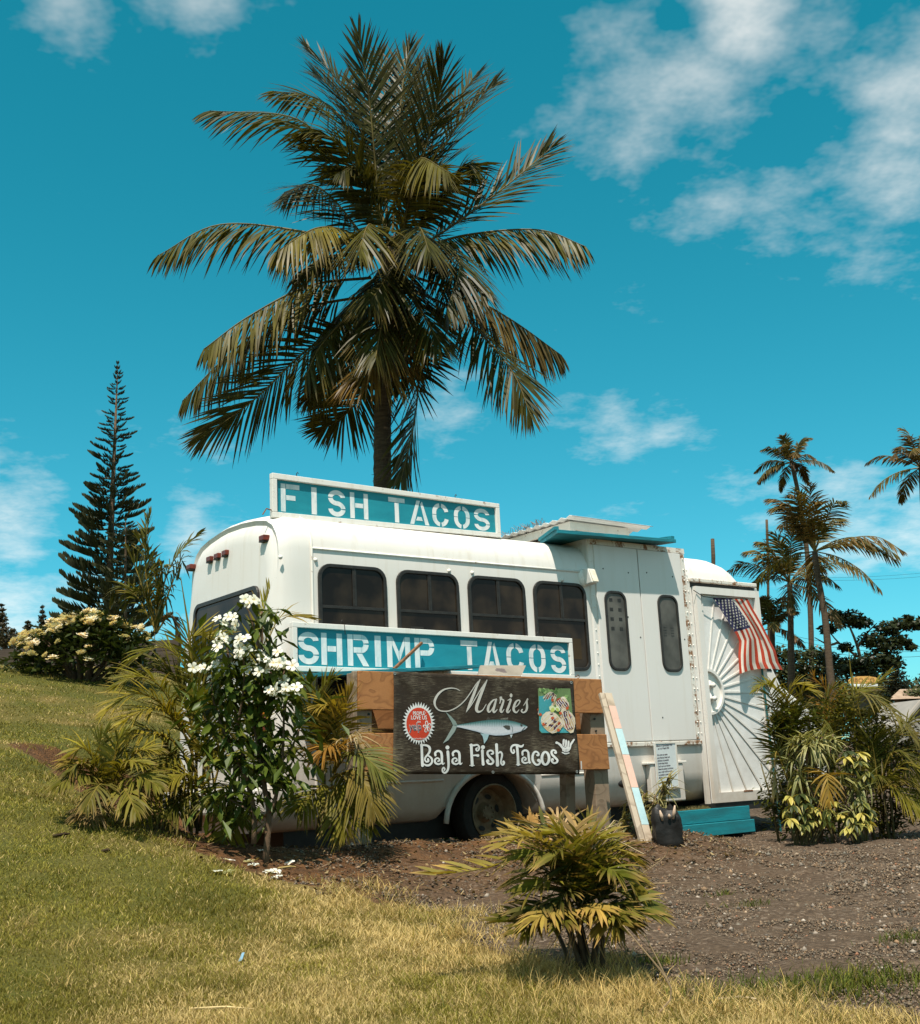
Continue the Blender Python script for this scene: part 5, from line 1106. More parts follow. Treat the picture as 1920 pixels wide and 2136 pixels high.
# -- big areca clump at the left rear corner
ba = gbase(400, 1725, 9.5); YA = ba.y
fr = [(z7([(660, 1150), (520, 950), (400, 800), (230, 750), (60, 870)], YA, YA - .5), -25, .35, G3), (z7([(640, 1000), (590, 640), (470, 470), (340, 470), (190, 560)], YA, YA - .1), -20, .5, G1), (z7([(650, 900), (600, 560), (590, 420), (660, 380), (760, 410)], YA + .1, YA), 25, .4, G3, .2),
      (z7([(660, 1100), (520, 930), (400, 850), (290, 860), (170, 930)], YA - .1, YA - .6), -15, .4, G3), (z7([(600, 1300), (450, 1130), (300, 1100), (160, 1170), (50, 1290)], YA - .1, YA - .7), -10, .6, G2), (z7([(640, 1250), (540, 1140), (430, 1200), (350, 1280)], YA - .1, YA - .6), -20, .6, G1),
      (z7([(600, 1560), (500, 1470), (400, 1530), (300, 1650)], YA - .1, YA - .5), -30, .5, G1), (z7([(640, 1300), (620, 1000), (560, 760), (480, 640), (420, 600)], YA, YA), 40, .3, G2), (z7([(700, 1200), (690, 860), (700, 640), (760, 500)], YA + .1, YA + .1), 30, .3, G2), (z7([(680, 1300), (720, 1100), (800, 1000), (880, 1010)], YA, YA - .2), 30, .5, G2),
      (z7([(620, 1350), (480, 1250), (330, 1290), (220, 1420)], YA - .2, YA - .7), -15, .7, (.19, .115, .02), .25), (z7([(700, 1400), (640, 1300), (560, 1330), (500, 1420)], YA - .2, YA - .5), 20, .7, G3), (z7([(650, 1100), (560, 800), (500, 640), (400, 560), (300, 640)], YA + .2, YA), -35, .4, G2), (z7([(720, 1300), (700, 1000), (660, 800), (640, 700)], YA - .1, YA - .2), 60, .3, G1),
      (z7([(560, 1300), (420, 1040), (320, 980), (240, 1000)], YA, YA - .3), -25, .5, G1), (z7([(740, 1350), (790, 1180), (830, 1050), (820, 900)], YA - .1, YA - .1), 20, .3, G2), (z7([(760, 1450), (660, 1320), (560, 1260), (470, 1300)], YA - .3, YA - .7), -20, .6, G3, .2), (z7([(660, 1420), (620, 1380), (540, 1400), (460, 1500)], YA - .3, YA - .7), -20, .7, G2),
      (z7([(620, 1150), (480, 820), (380, 680), (250, 640), (130, 700)], YA - .1, YA - .5), -20, .45, G1), (z7([(640, 1250), (500, 1060), (380, 1000), (240, 1020), (120, 1100)], YA - .2, YA - .7), -20, .5, G3), (z7([(680, 1000), (760, 760), (860, 640), (960, 660)], YA - .1, YA - .3), 20, .5, G1), (z7([(700, 1250), (800, 1150), (900, 1160), (980, 1260)], YA - .3, YA - .6), 20, .6, G1), (z7([(600, 1400), (460, 1330), (340, 1380), (260, 1520)], YA - .3, YA - .8), -20, .6, G3, .15), (z7([(700, 1450), (760, 1380), (840, 1420), (900, 1540)], YA - .4, YA - .7), 20, .6, G1), (z7([(650, 1000), (660, 600), (720, 420), (820, 380)], YA, YA - .1), 20, .4, G1)]
stems = [st7(q, YA, YA) for q in ([(620, 1600), (630, 1350), (650, 1000)], [(660, 1620), (680, 1300), (690, 900)], [(560, 1600), (590, 1300), (620, 1000)], [(700, 1640), (720, 1400), (700, 1150)], [(600, 1620), (560, 1400), (560, 1200)], [(640, 1640), (645, 1400), (600, 1050)], [(740, 1650), (760, 1400), (730, 1200)])]
areca('areca_palm', 'large yellow-green areca palm clump at the rear corner of the bus', ba, fr, stems, seed=11, ll=.36, lw=.017, n=48)
# -- areca between the flowering shrub and the timber sign
bb = gbase(655, 1745, 9.5); YB = bb.y
fr = [(z7([(1480, 1350), (1440, 1330), (1360, 1400), (1280, 1470)], YB, YB - .3), -40, .6, G1), (z7([(1480, 1300), (1540, 1260), (1640, 1380), (1740, 1590)], YB - .1, YB - .5), 35, .35, G1), (z7([(1480, 1200), (1520, 950), (1490, 830), (1400, 830)], YB, YB - .3), -20, .6, (.25, .19, .025)),
      (z7([(1460, 1200), (1440, 900), (1360, 720), (1260, 660), (1160, 690)], YB + .1, YB + .1), -20, .5, G1), (z7([(1480, 1200), (1530, 1000), (1570, 860), (1610, 750)], YB, YB - .2), 30, .2, (.26, .18, .03)), (z7([(1500, 1250), (1600, 1130), (1700, 1150), (1820, 1260)], YB - .2, YB - .5), 20, .5, (.16, .16, .035)),
      (z7([(1500, 1250), (1530, 1120), (1480, 1080), (1420, 1130)], YB - .2, YB - .5), 0, .7, ORG, .3), (z7([(1500, 1300), (1560, 1100), (1640, 1010), (1690, 1120)], YB - .1, YB - .3), 10, .9, PALE, .8), (z7([(1480, 1350), (1520, 1340), (1560, 1450), (1580, 1620)], YB - .2, YB - .5), 50, .3, G1), (z7([(1460, 1250), (1400, 1000), (1360, 850), (1300, 800)], YB, YB - .1), 20, .4, G2),
      (z7([(1500, 1280), (1620, 1240), (1700, 1320), (1760, 1480)], YB - .3, YB - .6), 20, .6, (.20, .15, .03), .4), (z7([(1450, 1300), (1380, 1160), (1300, 1100), (1230, 1120)], YB, YB - .2), -20, .6, G2), (z7([(1440, 1250), (1420, 850), (1480, 680), (1500, 660)], YB + .1, YB), 20, .4, G1)]
stems = [st7(q, YB, YB) for q in ([(1500, 1660), (1500, 1400), (1480, 1150)], [(1440, 1640), (1450, 1400), (1450, 1200)], [(1520, 1680), (1540, 1500), (1520, 1300)], [(1400, 1640), (1430, 1450), (1440, 1250)])]
areca('areca_palm', 'areca palm with yellow and withered fronds beside the left sign post', bb, fr, stems, seed=12, ll=.36, lw=.017, n=44)
# -- big drooping frond in front and a young one on the wall side
bc_ = gbase(505, 1745, 9.2)
fr = [(z7([(960, 1400), (910, 1480), (840, 1610), (770, 1730), (700, 1835)], bc_.y, bc_.y - .5), -30, .55, G3, .25), (z7([(980, 1400), (900, 1340), (820, 1340), (740, 1420)], bc_.y, bc_.y - .4), -20, .6, G1), (z7([(1000, 1350), (1000, 700), (1060, 250), (1100, 90)], bc_.y + .3, bc_.y + .4), 10, .2, G3), (z7([(1020, 1300), (1060, 600), (1140, 300), (1240, 260), (1345, 270)], bc_.y + .3, bc_.y + .3), 30, .5, (.27, .21, .04))]
areca('areca_palm', 'thin areca palm growing through the white flowering shrub', bc_, fr, [st7([(980, 1660), (990, 1500), (980, 1380)], bc_.y, bc_.y)], seed=13, ll=.38, lw=.017, n=44)
# -- low palm at the far left of the bed
bd_ = gbase(225, 1712, 9.3); YD = bd_.y; z6 = lambda pts, Y0, Y1: [(.4742 * x, 740 + .4742 * y, Y0 + (Y1 - Y0) * i / (len(pts) - 1)) for i, (x, y) in enumerate(pts)]
fr = [(z6(q, YD, YD - dy), tw, dr, c, br) for q, dy, tw, dr, c, br in (([(470, 1960), (430, 1820), (370, 1730), (310, 1760)], .2, -20, .5, G3, .1), ([(480, 1960), (500, 1800), (520, 1700), (560, 1660)], .1, 20, .4, (.19, .20, .05), .1), ([(470, 1960), (400, 1860), (330, 1850), (250, 1900)], .5, -20, .7, G1, .3), ([(470, 1980), (460, 1900), (430, 1900), (380, 1990)], .6, -10, .8, G2, .4), ([(480, 1960), (540, 1880), (620, 1860), (700, 1900)], .4, 20, .6, G1, .3),
      ([(480, 1960), (560, 1800), (620, 1740), (690, 1740)], .1, 20, .5, G3, .2), ([(470, 1960), (440, 1780), (440, 1700), (470, 1660)], .0, 0, .3, (.16, .17, .04), .1), ([(480, 1970), (520, 1900), (560, 1930), (600, 2020)], .6, 20, .8, G1, .3), ([(470, 1960), (380, 1800), (330, 1790), (290, 1810)], .3, -25, .6, (.19, .14, .02), .3), ([(480, 1960), (510, 1850), (560, 1790), (640, 1800)], .3, 10, .6, G1, .2), ([(470, 1950), (420, 1850), (350, 1800), (300, 1840)], .4, 10, .5, G2, .1), ([(470, 1980), (440, 1960), (400, 2000), (350, 2030)], .5, -30, .6, (.15, .11, .05), .5))]
areca('areca_palm', 'low bushy palm with dry tips at the left end of the bed', bd_, fr, [[bd_ - UP * .05, bd_ + UP * .2, bd_ + Vector((.02, 0, .35))], [bd_ + Vector((.12, 0, -.05)), bd_ + Vector((.1, 0, .3))], [bd_ + Vector((-.1, .05, -.05)), bd_ + Vector((-.08, .05, .3))]], seed=14, ll=.26, lw=.019, n=34)
# -- white flowering shrub
def leafshape(n=5, L_=.15, W_=.045, bend=.25, fold=.12, shape=lambda t: math.sin(math.pi * min(1, t * 1.02)) ** .8, col=(1, 1, 1), tipc=None, mid=None):
    m = MB(); vs = []; cs = []
    for i in range(n + 1):
        t = i / n; w_ = W_ * max(.03, shape(t)); x = L_ * t; z = L_ * (-bend * t * t)
        for sgn, f in ((-1, 1), (0, 0), (1, 1)): vs.append((x, sgn * w_ / 2, z + f * fold * w_)); cs.append((mid if mid and sgn == 0 else (tipc if tipc and sgn != 0 else col)))
    m.v = vs; m.c = cs; m.f = [q for i in range(n) for q in ((i * 3, (i + 1) * 3, (i + 1) * 3 + 1, i * 3 + 1), (i * 3 + 1, (i + 1) * 3 + 1, (i + 1) * 3 + 2, i * 3 + 2))]; m.m = [0] * len(m.f); return m
def orient(o, p, d, roll=0.0, s=1.0):
    d = Vector(d).normalized(); x = d; y = UP.cross(x); y = y.normalized() if y.length > .01 else Vector((0, 1, 0)); z = x.cross(y)
    mt_ = Matrix((x, y, z)).transposed() @ Matrix.Rotation(roll, 3, 'X'); o.matrix_local = Matrix.Translation(p) @ (mt_ * s).to_4x4(); return o
pud = [leafshape(5, .155, .050, b_, .2, lambda t: .25 + .95 * t ** 1.3 * (1 if t < .8 else max(.05, (1 - t) * 5)), c).mesh('leaf', M['leaf'], True) for b_, c in ((.35, (.075, .105, .014)), (.55, (.095, .125, .016)), (.2, (.055, .085, .013)), (.5, (.15, .165, .022)))]
def flower_mesh(name, R=.05, petals=5, col=(.80, .78, .72), heart=(.62, .45, .12)):
    m = MB()
    for k in range(petals):
        a = 2 * math.pi * k / petals; ca, sa = math.cos(a), math.sin(a); prof_ = [(.0, .0, 0), (.35, .22, .06), (.7, .36, .12), (.95, .24, .10), (1.0, .05, .06)]; vs = []; cs = []
        for r, w_, z in prof_:
            for sgn in (-1, 1): vs.append((R * (r * ca - sgn * w_ * sa), R * (r * sa + sgn * w_ * ca), R * (z * 1.6 + .03 * sgn))); cs.append(heart if r < .1 else col)
        b0 = len(m.v); m.v += vs; m.c += cs; m.f += [(b0 + 2 * i, b0 + 2 * i + 1, b0 + 2 * i + 3, b0 + 2 * i + 2) for i in range(4)]; m.m += [0] * 4
    return m.mesh(name, M['petal'], True)
fl1 = flower_mesh('flower', .044)
bp = gbase(523, 1795, 8.9); YP = bp.y; sh_ = empty('white_flowering_shrub', bp); tag(sh_, 'dark green shrub with clusters of white flowers in front of the bus corner', 'shrub')
rs = random.Random(5)
forks = []
for q, (pts, r0) in enumerate(((([(1075, 1840), (1085, 1650), (1100, 1500), (1060, 1300), (1040, 900), (1050, 500), (1050, 230)]), .026), (([(1000, 1700), (1005, 1500), (960, 1300), (900, 950), (860, 700), (830, 450)]), .022), (([(1100, 1500), (1140, 1400), (1180, 1150), (1190, 900), (1190, 760)]), .016), (([(960, 1300), (860, 1100), (760, 850), (720, 650)]), .014), (([(1060, 1300), (1010, 1000), (950, 720), (930, 520)]), .014), (([(1050, 800), (1120, 700), (1090, 560)]), .012), (([(1120, 700), (1180, 640), (1200, 580)]), .010), (([(1060, 1300), (1200, 1150), (1280, 1000), (1300, 880)]), .012), (([(900, 950), (940, 650), (920, 430)]), .010), (([(1050, 500), (990, 300), (955, 190)]), .010), (([(1000, 1500), (900, 1450), (820, 1400)]), .009), (([(1140, 1400), (1080, 1200), (1000, 1150)]), .009), ([(860, 1100), (740, 1000), (650, 800)], .010))):
    o_ = rs.uniform(-.15, .15) if q > 1 else 0; P = [at(*p) - bp for p in z7(pts, YP, YP + (o_ if q > 1 else .1))]; P, _ = path(P, 14); m = MB(); m.tube(P, [r0 * (1 - .6 * i / 14) for i in range(15)], 6); m.build('branch', M['twig'], sh_, smooth=True); forks.append(P)
nl = 0
for P in forks:
    i0 = 5 if len(forks) and P is forks[0] or P is forks[1] else 2
    for i in range(i0, 15):
        for k in range(3 if i < 11 else 5):
            if nl >= 295: break
            t = i + rs.random(); p = P[min(14, int(t))] + Vector((rs.gauss(0, .085), rs.gauss(0, .07), rs.gauss(0, .06))); a = rs.uniform(0, 6.28); d = Vector((math.cos(a), math.sin(a), rs.uniform(-.9, .35))); l_ = obj('leaf', rs.choice(pud), sh_); orient(l_, p, d, rs.uniform(-.8, .8), rs.uniform(.6, 1.1)); nl += 1
m = MB()     # the inner leaves that cannot be told apart
for k in range(620):
    P = rs.choice(forks); i = rs.randrange(3, 15); p = P[i] + Vector((rs.gauss(0, .11), rs.gauss(0, .10), rs.gauss(0, .08))); a = rs.uniform(0, 6.28); d = Vector((math.cos(a), math.sin(a), rs.uniform(-1.1, .3))).normalized(); s_ = d.cross(UP).normalized() * .026 * rs.uniform(.7, 1.2); L_ = .13 * rs.uniform(.7, 1.3); k_ = rs.uniform(.6, 1.3); c_ = (.075 * k_, .10 * k_, .014 * k_); q = p + d * L_ * .65 - UP * .015; e_ = p + d * L_ - UP * .05
    m.add([p, q - s_, e_, q + s_], [(0, 1, 2, 3)], c_)
tag(obj('foliage', m.mesh('foliage', M['leaf']), sh_), kind='stuff')
for (x, y, nf, sp_) in ((955, 150, 2, .03), (1045, 165, 4, .05), (825, 295, 7, .07), (815, 415, 5, .06), (915, 400, 4, .05), (935, 490, 6, .07), (1000, 590, 4, .05), (1080, 535, 9, .09), (1075, 600, 3, .04), (1200, 570, 6, .07), (720, 590, 5, .07), (1180, 690, 6, .06), (1105, 755, 4, .05), (1245, 715, 4, .05), (1130, 490, 2, .04)):
    c = at(200 + .3297 * x, 1200 + .3297 * y, YP - .12 + rs.uniform(-.08, .05)) - bp
    for k in range(max(2, int(nf * .8))):
        p = c + Vector((rs.gauss(0, sp_ * .7), rs.uniform(-.05, .05), rs.gauss(0, sp_ * .45))); f = obj('flower', fl1, sh_); d = Vector((rs.uniform(-.7, .7), -rs.uniform(.3, 1.0), rs.uniform(.1, .9))); f.matrix_local = Matrix.Translation(p) @ d.to_track_quat('Z', 'Y').to_matrix().to_4x4() @ Matrix.Scale(rs.uniform(.8, 1.15), 4)
# fallen blossoms on the soil
for k, (u, v) in enumerate(((452, 1826), (478, 1802), (478, 1828), (520, 1805), (528, 1812), (604, 1808), (560, 1826), (577, 1838), (545, 1782), (575, 1826))):
    p = ghit(u, v); f = obj('fallen_blossom', fl1); f.matrix_world = Matrix.Translation(p + UP * .022) @ Matrix.Rotation(rs.uniform(0, 6), 4, 'Z') @ Matrix.Rotation(rs.uniform(-.5, .5), 4, 'X') @ Matrix.Scale(.95, 4); tag(f, 'white fallen blossom lying on the soil below the flowering shrub', 'blossom', 'fallen blossoms on the soil')
# small weeds at the shrub's foot and before the wheel
wl = [leafshape(4, .075, .05, .3, .1, lambda t: math.sin(math.pi * min(1, t * .9 + .08)) ** .7, c).mesh('leaf', M['leaf'], True) for c in ((.085, .115, .026), (.055, .085, .022), (.14, .15, .035))]
def weed(u, v, label, h=.16, n=9, seed=0, spread=.10, group=None, cat='weed', s=1.0):
    p = ghit(u, v); o = empty('weed', p); r_ = random.Random(seed); tag(o, label, cat, group)
    for k in range(n):
        a = r_.uniform(0, 6.28); top_ = Vector((math.cos(a) * spread * r_.random(), math.sin(a) * spread * r_.random(), h * r_.uniform(.4, 1.1))); m = MB(); m.tube([(0, 0, -.01), top_ * .5 + Vector((0, 0, .02)), top_], [.003, .0025, .0015], 4, False); m.build('stalk', M['stem'], o)
        for j in range(3): l_ = obj('leaf', r_.choice(wl), o); b_ = a + r_.uniform(-1.5, 1.5); orient(l_, top_ * r_.uniform(.6, 1), (math.cos(b_), math.sin(b_), r_.uniform(-.3, .5)), r_.uniform(-.5, .5), s * r_.uniform(.7, 1.25))
    return o
weed(545, 1762, 'leafy weed at the foot of the white flowering shrub', .14, 8, 21); weed(905, 1748, 'broad-leaved weed on the soil left of the wheel', .24, 9, 22, .16, s=1.2); weed(955, 1758, 'round-leaved weed on the soil in front of the wheel', .18, 10, 23, .20, s=1.2); weed(880, 1752, 'straggling weed under the black banner', .16, 6, 24, .12)
# shade-loving young palm under the banner
bu = ghit(850, 1735)
areca('young_palm', 'young dark green palm in the shade under the banner', bu, [([(850, 1715, bu.y + .5), (840, 1670, bu.y + .5), (830, 1650, bu.y + .4), (800, 1660, bu.y + .3)], -10, .4, (.045, .05, .015)), ([(850, 1715, bu.y + .5), (870, 1680, bu.y + .4), (895, 1680, bu.y + .3), (930, 1700, bu.y + .2)], 10, .5, (.08, .075, .02)), ([(850, 1715, bu.y + .5), (870, 1660, bu.y + .5), (890, 1640, bu.y + .4), (920, 1650, bu.y + .4)], 10, .4, (.04, .045, .014)), ([(850, 1715, bu.y + .5), (835, 1690, bu.y + .4), (815, 1690, bu.y + .4), (790, 1710, bu.y + .3)], -10, .5, (.06, .055, .016)), ([(850, 1715, bu.y + .5), (852, 1660, bu.y + .5), (850, 1630, bu.y + .5), (856, 1620, bu.y + .5)], 0, .3, (.045, .05, .015))], [[bu + Vector((0, .5, -.05)), bu + Vector((0, .5, .15))]], seed=30, ll=.20, lw=.018, n=22)

# ------------------------------------------------------------------ foreground palm
bf = ghit(1225, 2035); YF = bf.y
def foreground_palm():
    o = empty('clump_palm', bf); tag(o, 'half-dried clump palm with broad leaflets standing on the lawn edge in front', 'palm shrub'); r_ = random.Random(77)
    for k in range(13):
        a = r_.uniform(0, 6.28); p = Vector((math.cos(a) * .09 * r_.random(), math.sin(a) * .07 * r_.random(), -.03)); t = p + Vector((r_.uniform(-.10, .10), r_.uniform(-.08, .08), r_.uniform(.26, .46))); m = MB(); m.tube([p, p.lerp(t, .5) + Vector((r_.uniform(-.02, .02), 0, 0)), t], [.013, .011, .008], 6); m.build('stem', pm('old_stem', (.085, .055, .028), (.045, .03, .016), 12, .8, .5, 30) if k == 0 else bpy.data.materials['old_stem'], o, smooth=True)
    zg = lambda pts, d: [(880 + .3077 * x, 1640 + .3077 * y, YF + d * i / (len(pts) - 1)) for i, (x, y) in enumerate(pts)]
    A = (.19, .17, .016); Bq = (.105, .118, .012); C_ = (.045, .058, .010); D = (.32, .24, .045)
    for pts, d, tw, dr, col, br, ll in (lambda S_: [([(x_, y_ if y_ < 820 else 820 + (y_ - 820) * .55) for x_, y_ in q_[0]],) + tuple(q_[1:]) for q_ in S_])((([(1100, 800), (900, 560), (700, 470), (430, 560), (100, 600)], -.15, -15, .25, A, .35, .17), ([(1120, 800), (1000, 560), (860, 400), (700, 340), (560, 400)], -.25, -10, .4, D, .3, .17), ([(1130, 850), (1080, 560), (980, 420), (900, 480)], -.30, 10, .6, Bq, .3, .20), ([(1140, 850), (1200, 600), (1260, 480), (1370, 560), (1440, 680)], -.1, 20, .6, A, .25, .18),
        ([(1150, 900), (1280, 720), (1400, 720), (1560, 860)], -.1, 20, .4, (.13, .16, .03), .05, .17), ([(1120, 1000), (1000, 850), (900, 860), (780, 960)], -.35, -10, .7, D, .5, .18), ([(1120, 950), (940, 900), (760, 930), (560, 1000)], -.2, -30, .35, Bq, .2, .17), ([(1130, 980), (1040, 860), (1130, 830), (1220, 850)], -.3, 15, .9, D, .6, .16), ([(1160, 980), (1230, 920), (1280, 960), (1330, 1050)], -.25, 25, .55, A, .35, .20),
        ([(1110, 1000), (960, 960), (800, 1000), (680, 1120)], -.25, -25, .5, Bq, .2, .16), ([(1100, 850), (1020, 560), (860, 300), (740, 280)], .15, -10, .5, C_, .1, .20), ([(1130, 800), (1150, 520), (1180, 380), (1130, 260)], .15, 10, .3, Bq, .35, .17), ([(1100, 800), (980, 480), (960, 280), (900, 200)], .25, -10, .9, PALE, .9, .17), ([(1120, 820), (1040, 420), (1060, 260), (1120, 320)], .1, 10, .7, (.26, .19, .07), .8, .15), ([(1140, 900), (1240, 560), (1330, 420), (1420, 480)], .15, 10, .5, C_, .2, .18),
        ([(1100, 900), (940, 640), (800, 560), (660, 640)], .05, -15, .45, C_, .15, .2), ([(1130, 900), (1120, 640), (1050, 520), (980, 560)], -.1, -10, .5, C_, .1, .22), ([(1150, 920), (1260, 700), (1320, 620), (1400, 640)], .05, 15, .4, C_, .1, .2), ([(1130, 950), (1060, 760), (980, 720), (930, 780)], -.2, 0, .5, C_, .1, .2), ([(1150, 950), (1220, 820), (1300, 860), (1350, 960)], -.15, 10, .6, C_, .15, .19), ([(1110, 820), (840, 480), (640, 330), (530, 330)], .2, -15, .3, (.22, .17, .04), .5, .14), ([(1110, 850), (900, 420), (760, 260), (680, 230)], .3, -5, .2, (.26, .15, .04), .8, .12),
        ([(1120, 900), (1000, 700), (860, 640), (740, 700)], -.2, -15, .5, A, .1, .19), ([(1140, 900), (1180, 660), (1250, 560), (1340, 600)], -.25, 15, .5, Bq, .1, .19), ([(1130, 850), (1090, 520), (1130, 380), (1220, 360)], -.1, 10, .5, A, .2, .19), ([(1120, 850), (960, 540), (820, 440), (700, 480)], -.2, -10, .5, Bq, .1, .19), ([(1150, 950), (1260, 820), (1380, 800), (1480, 880)], -.2, 15, .5, Bq, .1, .17), ([(1110, 950), (960, 800), (820, 800), (720, 880)], -.25, -15, .5, C_, .1, .18), ([(1130, 850), (1040, 480), (940, 330), (840, 330)], -.05, -10, .5, A, .2, .18), ([(1140, 850), (1220, 500), (1300, 420), (1390, 470)], 0, 10, .5, A, .2, .17), ([(1130, 1000), (1080, 900), (1010, 920), (960, 1010)], -.3, -5, .6, Bq, .2, .17), ([(1140, 1000), (1190, 880), (1260, 870), (1320, 940)], -.3, 10, .6, A, .2, .17))):
        fobj('frond', o, M['areca'], ctrl=[at(*p) - bf for p in zg(pts, d)], n=26, ll=ll * .95, lw=.0185, twist=tw, droop=dr * .8, fwd=.55, lift=.30, start=.30, col=col, tip=(.34, .20, .07), tipk=.42, rr=r_, rad=.007, brown=br, miss=.06, rcol=(.15, .12, .03), prof=lambda t: .65 + .5 * math.sin(math.pi * (.15 + .75 * t)))
    for k in range(22):       # dead hanging strands round the foot
        a = r_.uniform(0, 6.28); p = Vector((math.cos(a) * .06, math.sin(a) * .06, r_.uniform(.15, .5))); q = p + Vector((r_.uniform(-.30, .30), r_.uniform(-.25, .05), 0)); q.z = r_.uniform(-.01, .10); m = MB(); m.tube([p, p.lerp(q, .5) + UP * r_.uniform(0, .08), q], [.003, .0028, .001], 4, False, (.30, .19, .085)); obj('dead_strand', m.mesh('dead_strand', M['deadleaf']), o)
    for k in range(16):
        a = r_.uniform(-1.2, 4.3); p = Vector((r_.uniform(-.1, .1), r_.uniform(0, .1), .55)); c = p + Vector((r_.uniform(-.2, .15), r_.uniform(-.05, .15), r_.uniform(.05, .16))); q = c + Vector((r_.uniform(-.12, .16), r_.uniform(-.12, .05), r_.uniform(-.16, .0))); m = MB(); P, _ = path([p, c, q], 8); m.tube(P, .0032, 4, False, (.40, .30, .18)); obj('dead_strand', m.mesh('dead_strand', M['deadleaf']), o)
foreground_palm()
# long dry stalks around it
for k, (a, b_, c) in enumerate((((1310, 2000), (1290, 1880), (1410, 1925)), ((1400, 2060), (1350, 1960), (1330, 1940)), ((1330, 1860), (1350, 1845), (1400, 1842)), ((1370, 2120), (1400, 2060), (1300, 1870 + 60)), ((1295, 1770), (1320, 1755), (1345, 1752)), ((1330, 1830), (1385, 1790), (1395, 1770)))):
    p0 = ghit(*a); m = MB(); p1 = at(*b_, p0.y - .02); p2 = at(*c, p0.y - .05); P, _ = path([p0, p1, p2], 10); m.tube([q - p0 for q in P], [.004] * 6 + [.003] * 4 + [.002], 5, False, (.38, .27, .16)); o = obj('dry_stalk', m.mesh('dry_stalk', M['deadleaf'])); o.location = p0; tag(o, 'long dry stalk lying on the ground beside the half-dried clump palm', 'stalk', 'dry stalks near the clump palm')

# ------------------------------------------------------------------ planting at the bus door (right)
zr = lambda pts, Y0, Y1: [(1560 + .1978 * x, 1380 + .1978 * y, Y0 + (Y1 - Y0) * i / (len(pts) - 1)) for i, (x, y) in enumerate(pts)]
YR = 12.2
def rpal(label, bx_, by_, Y, fr, seed, ll, n=42, lw=.018):
    p = at(1560 + .1978 * bx_, 1380 + .1978 * by_, Y); p.z = gzf(p.x, p.y); stems = [[p + Vector((dx, 0, -.05)), p + Vector((dx * 1.3, .03, .4)), p + Vector((dx * 2, .05, .8))] for dx in (-.10, .04, .09)]
    return areca('areca_palm', label, p, [(zr(q, Y + y0, Y + y1), tw, dr, c, br) for q, y0, y1, tw, dr, c, br in fr], stems, seed=seed, ll=ll, n=n, lw=lw)
rpal('areca palm arching against the lower edge of the sunburst door', 400, 1500, YR + .3, [([(480, 1200), (300, 560), (230, 300), (170, 240), (80, 300)], .2, -.1, -15, .6, G1, .1), ([(480, 1200), (420, 500), (360, 350), (250, 260), (200, 240)], .2, 0, -30, .35, G3, .1), ([(420, 1250), (330, 1000), (300, 960), (290, 1100), (320, 1400)], 0, -.3, 65, .45, (.10, .115, .05), .05), ([(440, 1200), (420, 560), (440, 330), (500, 240), (640, 250)], .3, .1, 20, .5, G3, .1), ([(460, 1250), (380, 800), (320, 680), (300, 620)], .2, 0, 30, .3, G2, .05), ([(480, 1250), (460, 700), (480, 520), (540, 430)], .2, .1, 10, .3, G2, .05), ([(460, 1250), (300, 900), (280, 750), (360, 640)], .2, .0, 40, .4, G2, .05), ([(470, 1250), (520, 640), (600, 500), (700, 480)], .3, .2, 20, .4, G2, .1), ([(470, 1200), (460, 620), (400, 470), (330, 420)], .25, .1, -20, .5, G2, .1), ([(480, 1100), (560, 420), (620, 300), (720, 330)], .2, .0, 15, .5, G3, .2)], 41, .30)
rpal('tall dark areca palm between the door and the right edge', 850, 1560, YR + .8, [([(860, 1300), (880, 560), (820, 300), (740, 230), (700, 160)], .2, .1, -20, .4, ORG, .2), ([(860, 1300), (960, 500), (1000, 330), (1100, 300), (1250, 330), (1440, 430)], .2, 0, 15, .6, G1, .1), ([(880, 1300), (1050, 500), (1200, 290), (1340, 240), (1500, 120)], .2, .3, 30, .4, G1, .1), ([(870, 1300), (900, 700), (960, 560), (1080, 520)], .1, -.1, 15, .5, G3, .1), ([(860, 1300), (820, 700), (780, 600), (700, 620)], .1, -.1, -20, .5, G2, .1), ([(880, 1300), (980, 800), (1080, 700), (1180, 760)], .1, -.2, 15, .5, G2, .1), ([(870, 1300), (860, 640), (900, 480), (980, 450)], .3, .2, 10, .4, G3, .1), ([(870, 1250), (800, 560), (860, 330), (960, 260)], .4, .3, 10, .4, G2, .1), ([(870, 1250), (1000, 640), (1120, 560), (1250, 600)], .3, .2, 10, .5, G2, .1)], 42, .34)
rpal('areca palm with one long arching frond at the right edge', 1420, 1620, YR + .2, [([(1380, 1300), (1160, 420), (1260, 340), (1450, 460), (1620, 620), (1760, 830)], .2, -.2, 25, .75, (.155, .135, .04), .1), ([(1380, 1350), (1500, 1000), (1640, 960), (1720, 1150), (1740, 1250)], 0, -.3, 20, .6, G2, .1), ([(1380, 1400), (1500, 1300), (1660, 1420), (1830, 1580)], -.1, -.4, 30, .3, G1, .1), ([(1380, 1400), (1560, 1150), (1700, 1080), (1860, 1160)], 0, -.2, 20, .5, G1, .1), ([(1380, 1350), (1340, 1000), (1320, 850), (1400, 760)], .1, 0, -10, .4, G2, .1), ([(1380, 1350), (1480, 900), (1580, 780), (1700, 760)], .2, .1, 10, .5, G2, .1), ([(1400, 1400), (1420, 1250), (1360, 1200), (1280, 1260)], -.1, -.3, -20, .6, G2, .1), ([(1380, 1400), (1600, 1250), (1760, 1300), (1860, 1400)], -.1, -.3, 10, .6, G2, .2), ([(1380, 1350), (1300, 900), (1280, 700), (1340, 560)], .2, .1, -10, .4, G2, .1), ([(1400, 1300), (1600, 800), (1740, 620), (1860, 600)], .4, .3, 15, .5, G2, .1), ([(1400, 1350), (1620, 1000), (1780, 900), (1900, 960)], .2, .0, 15, .5, G2, .1)], 43, .36)
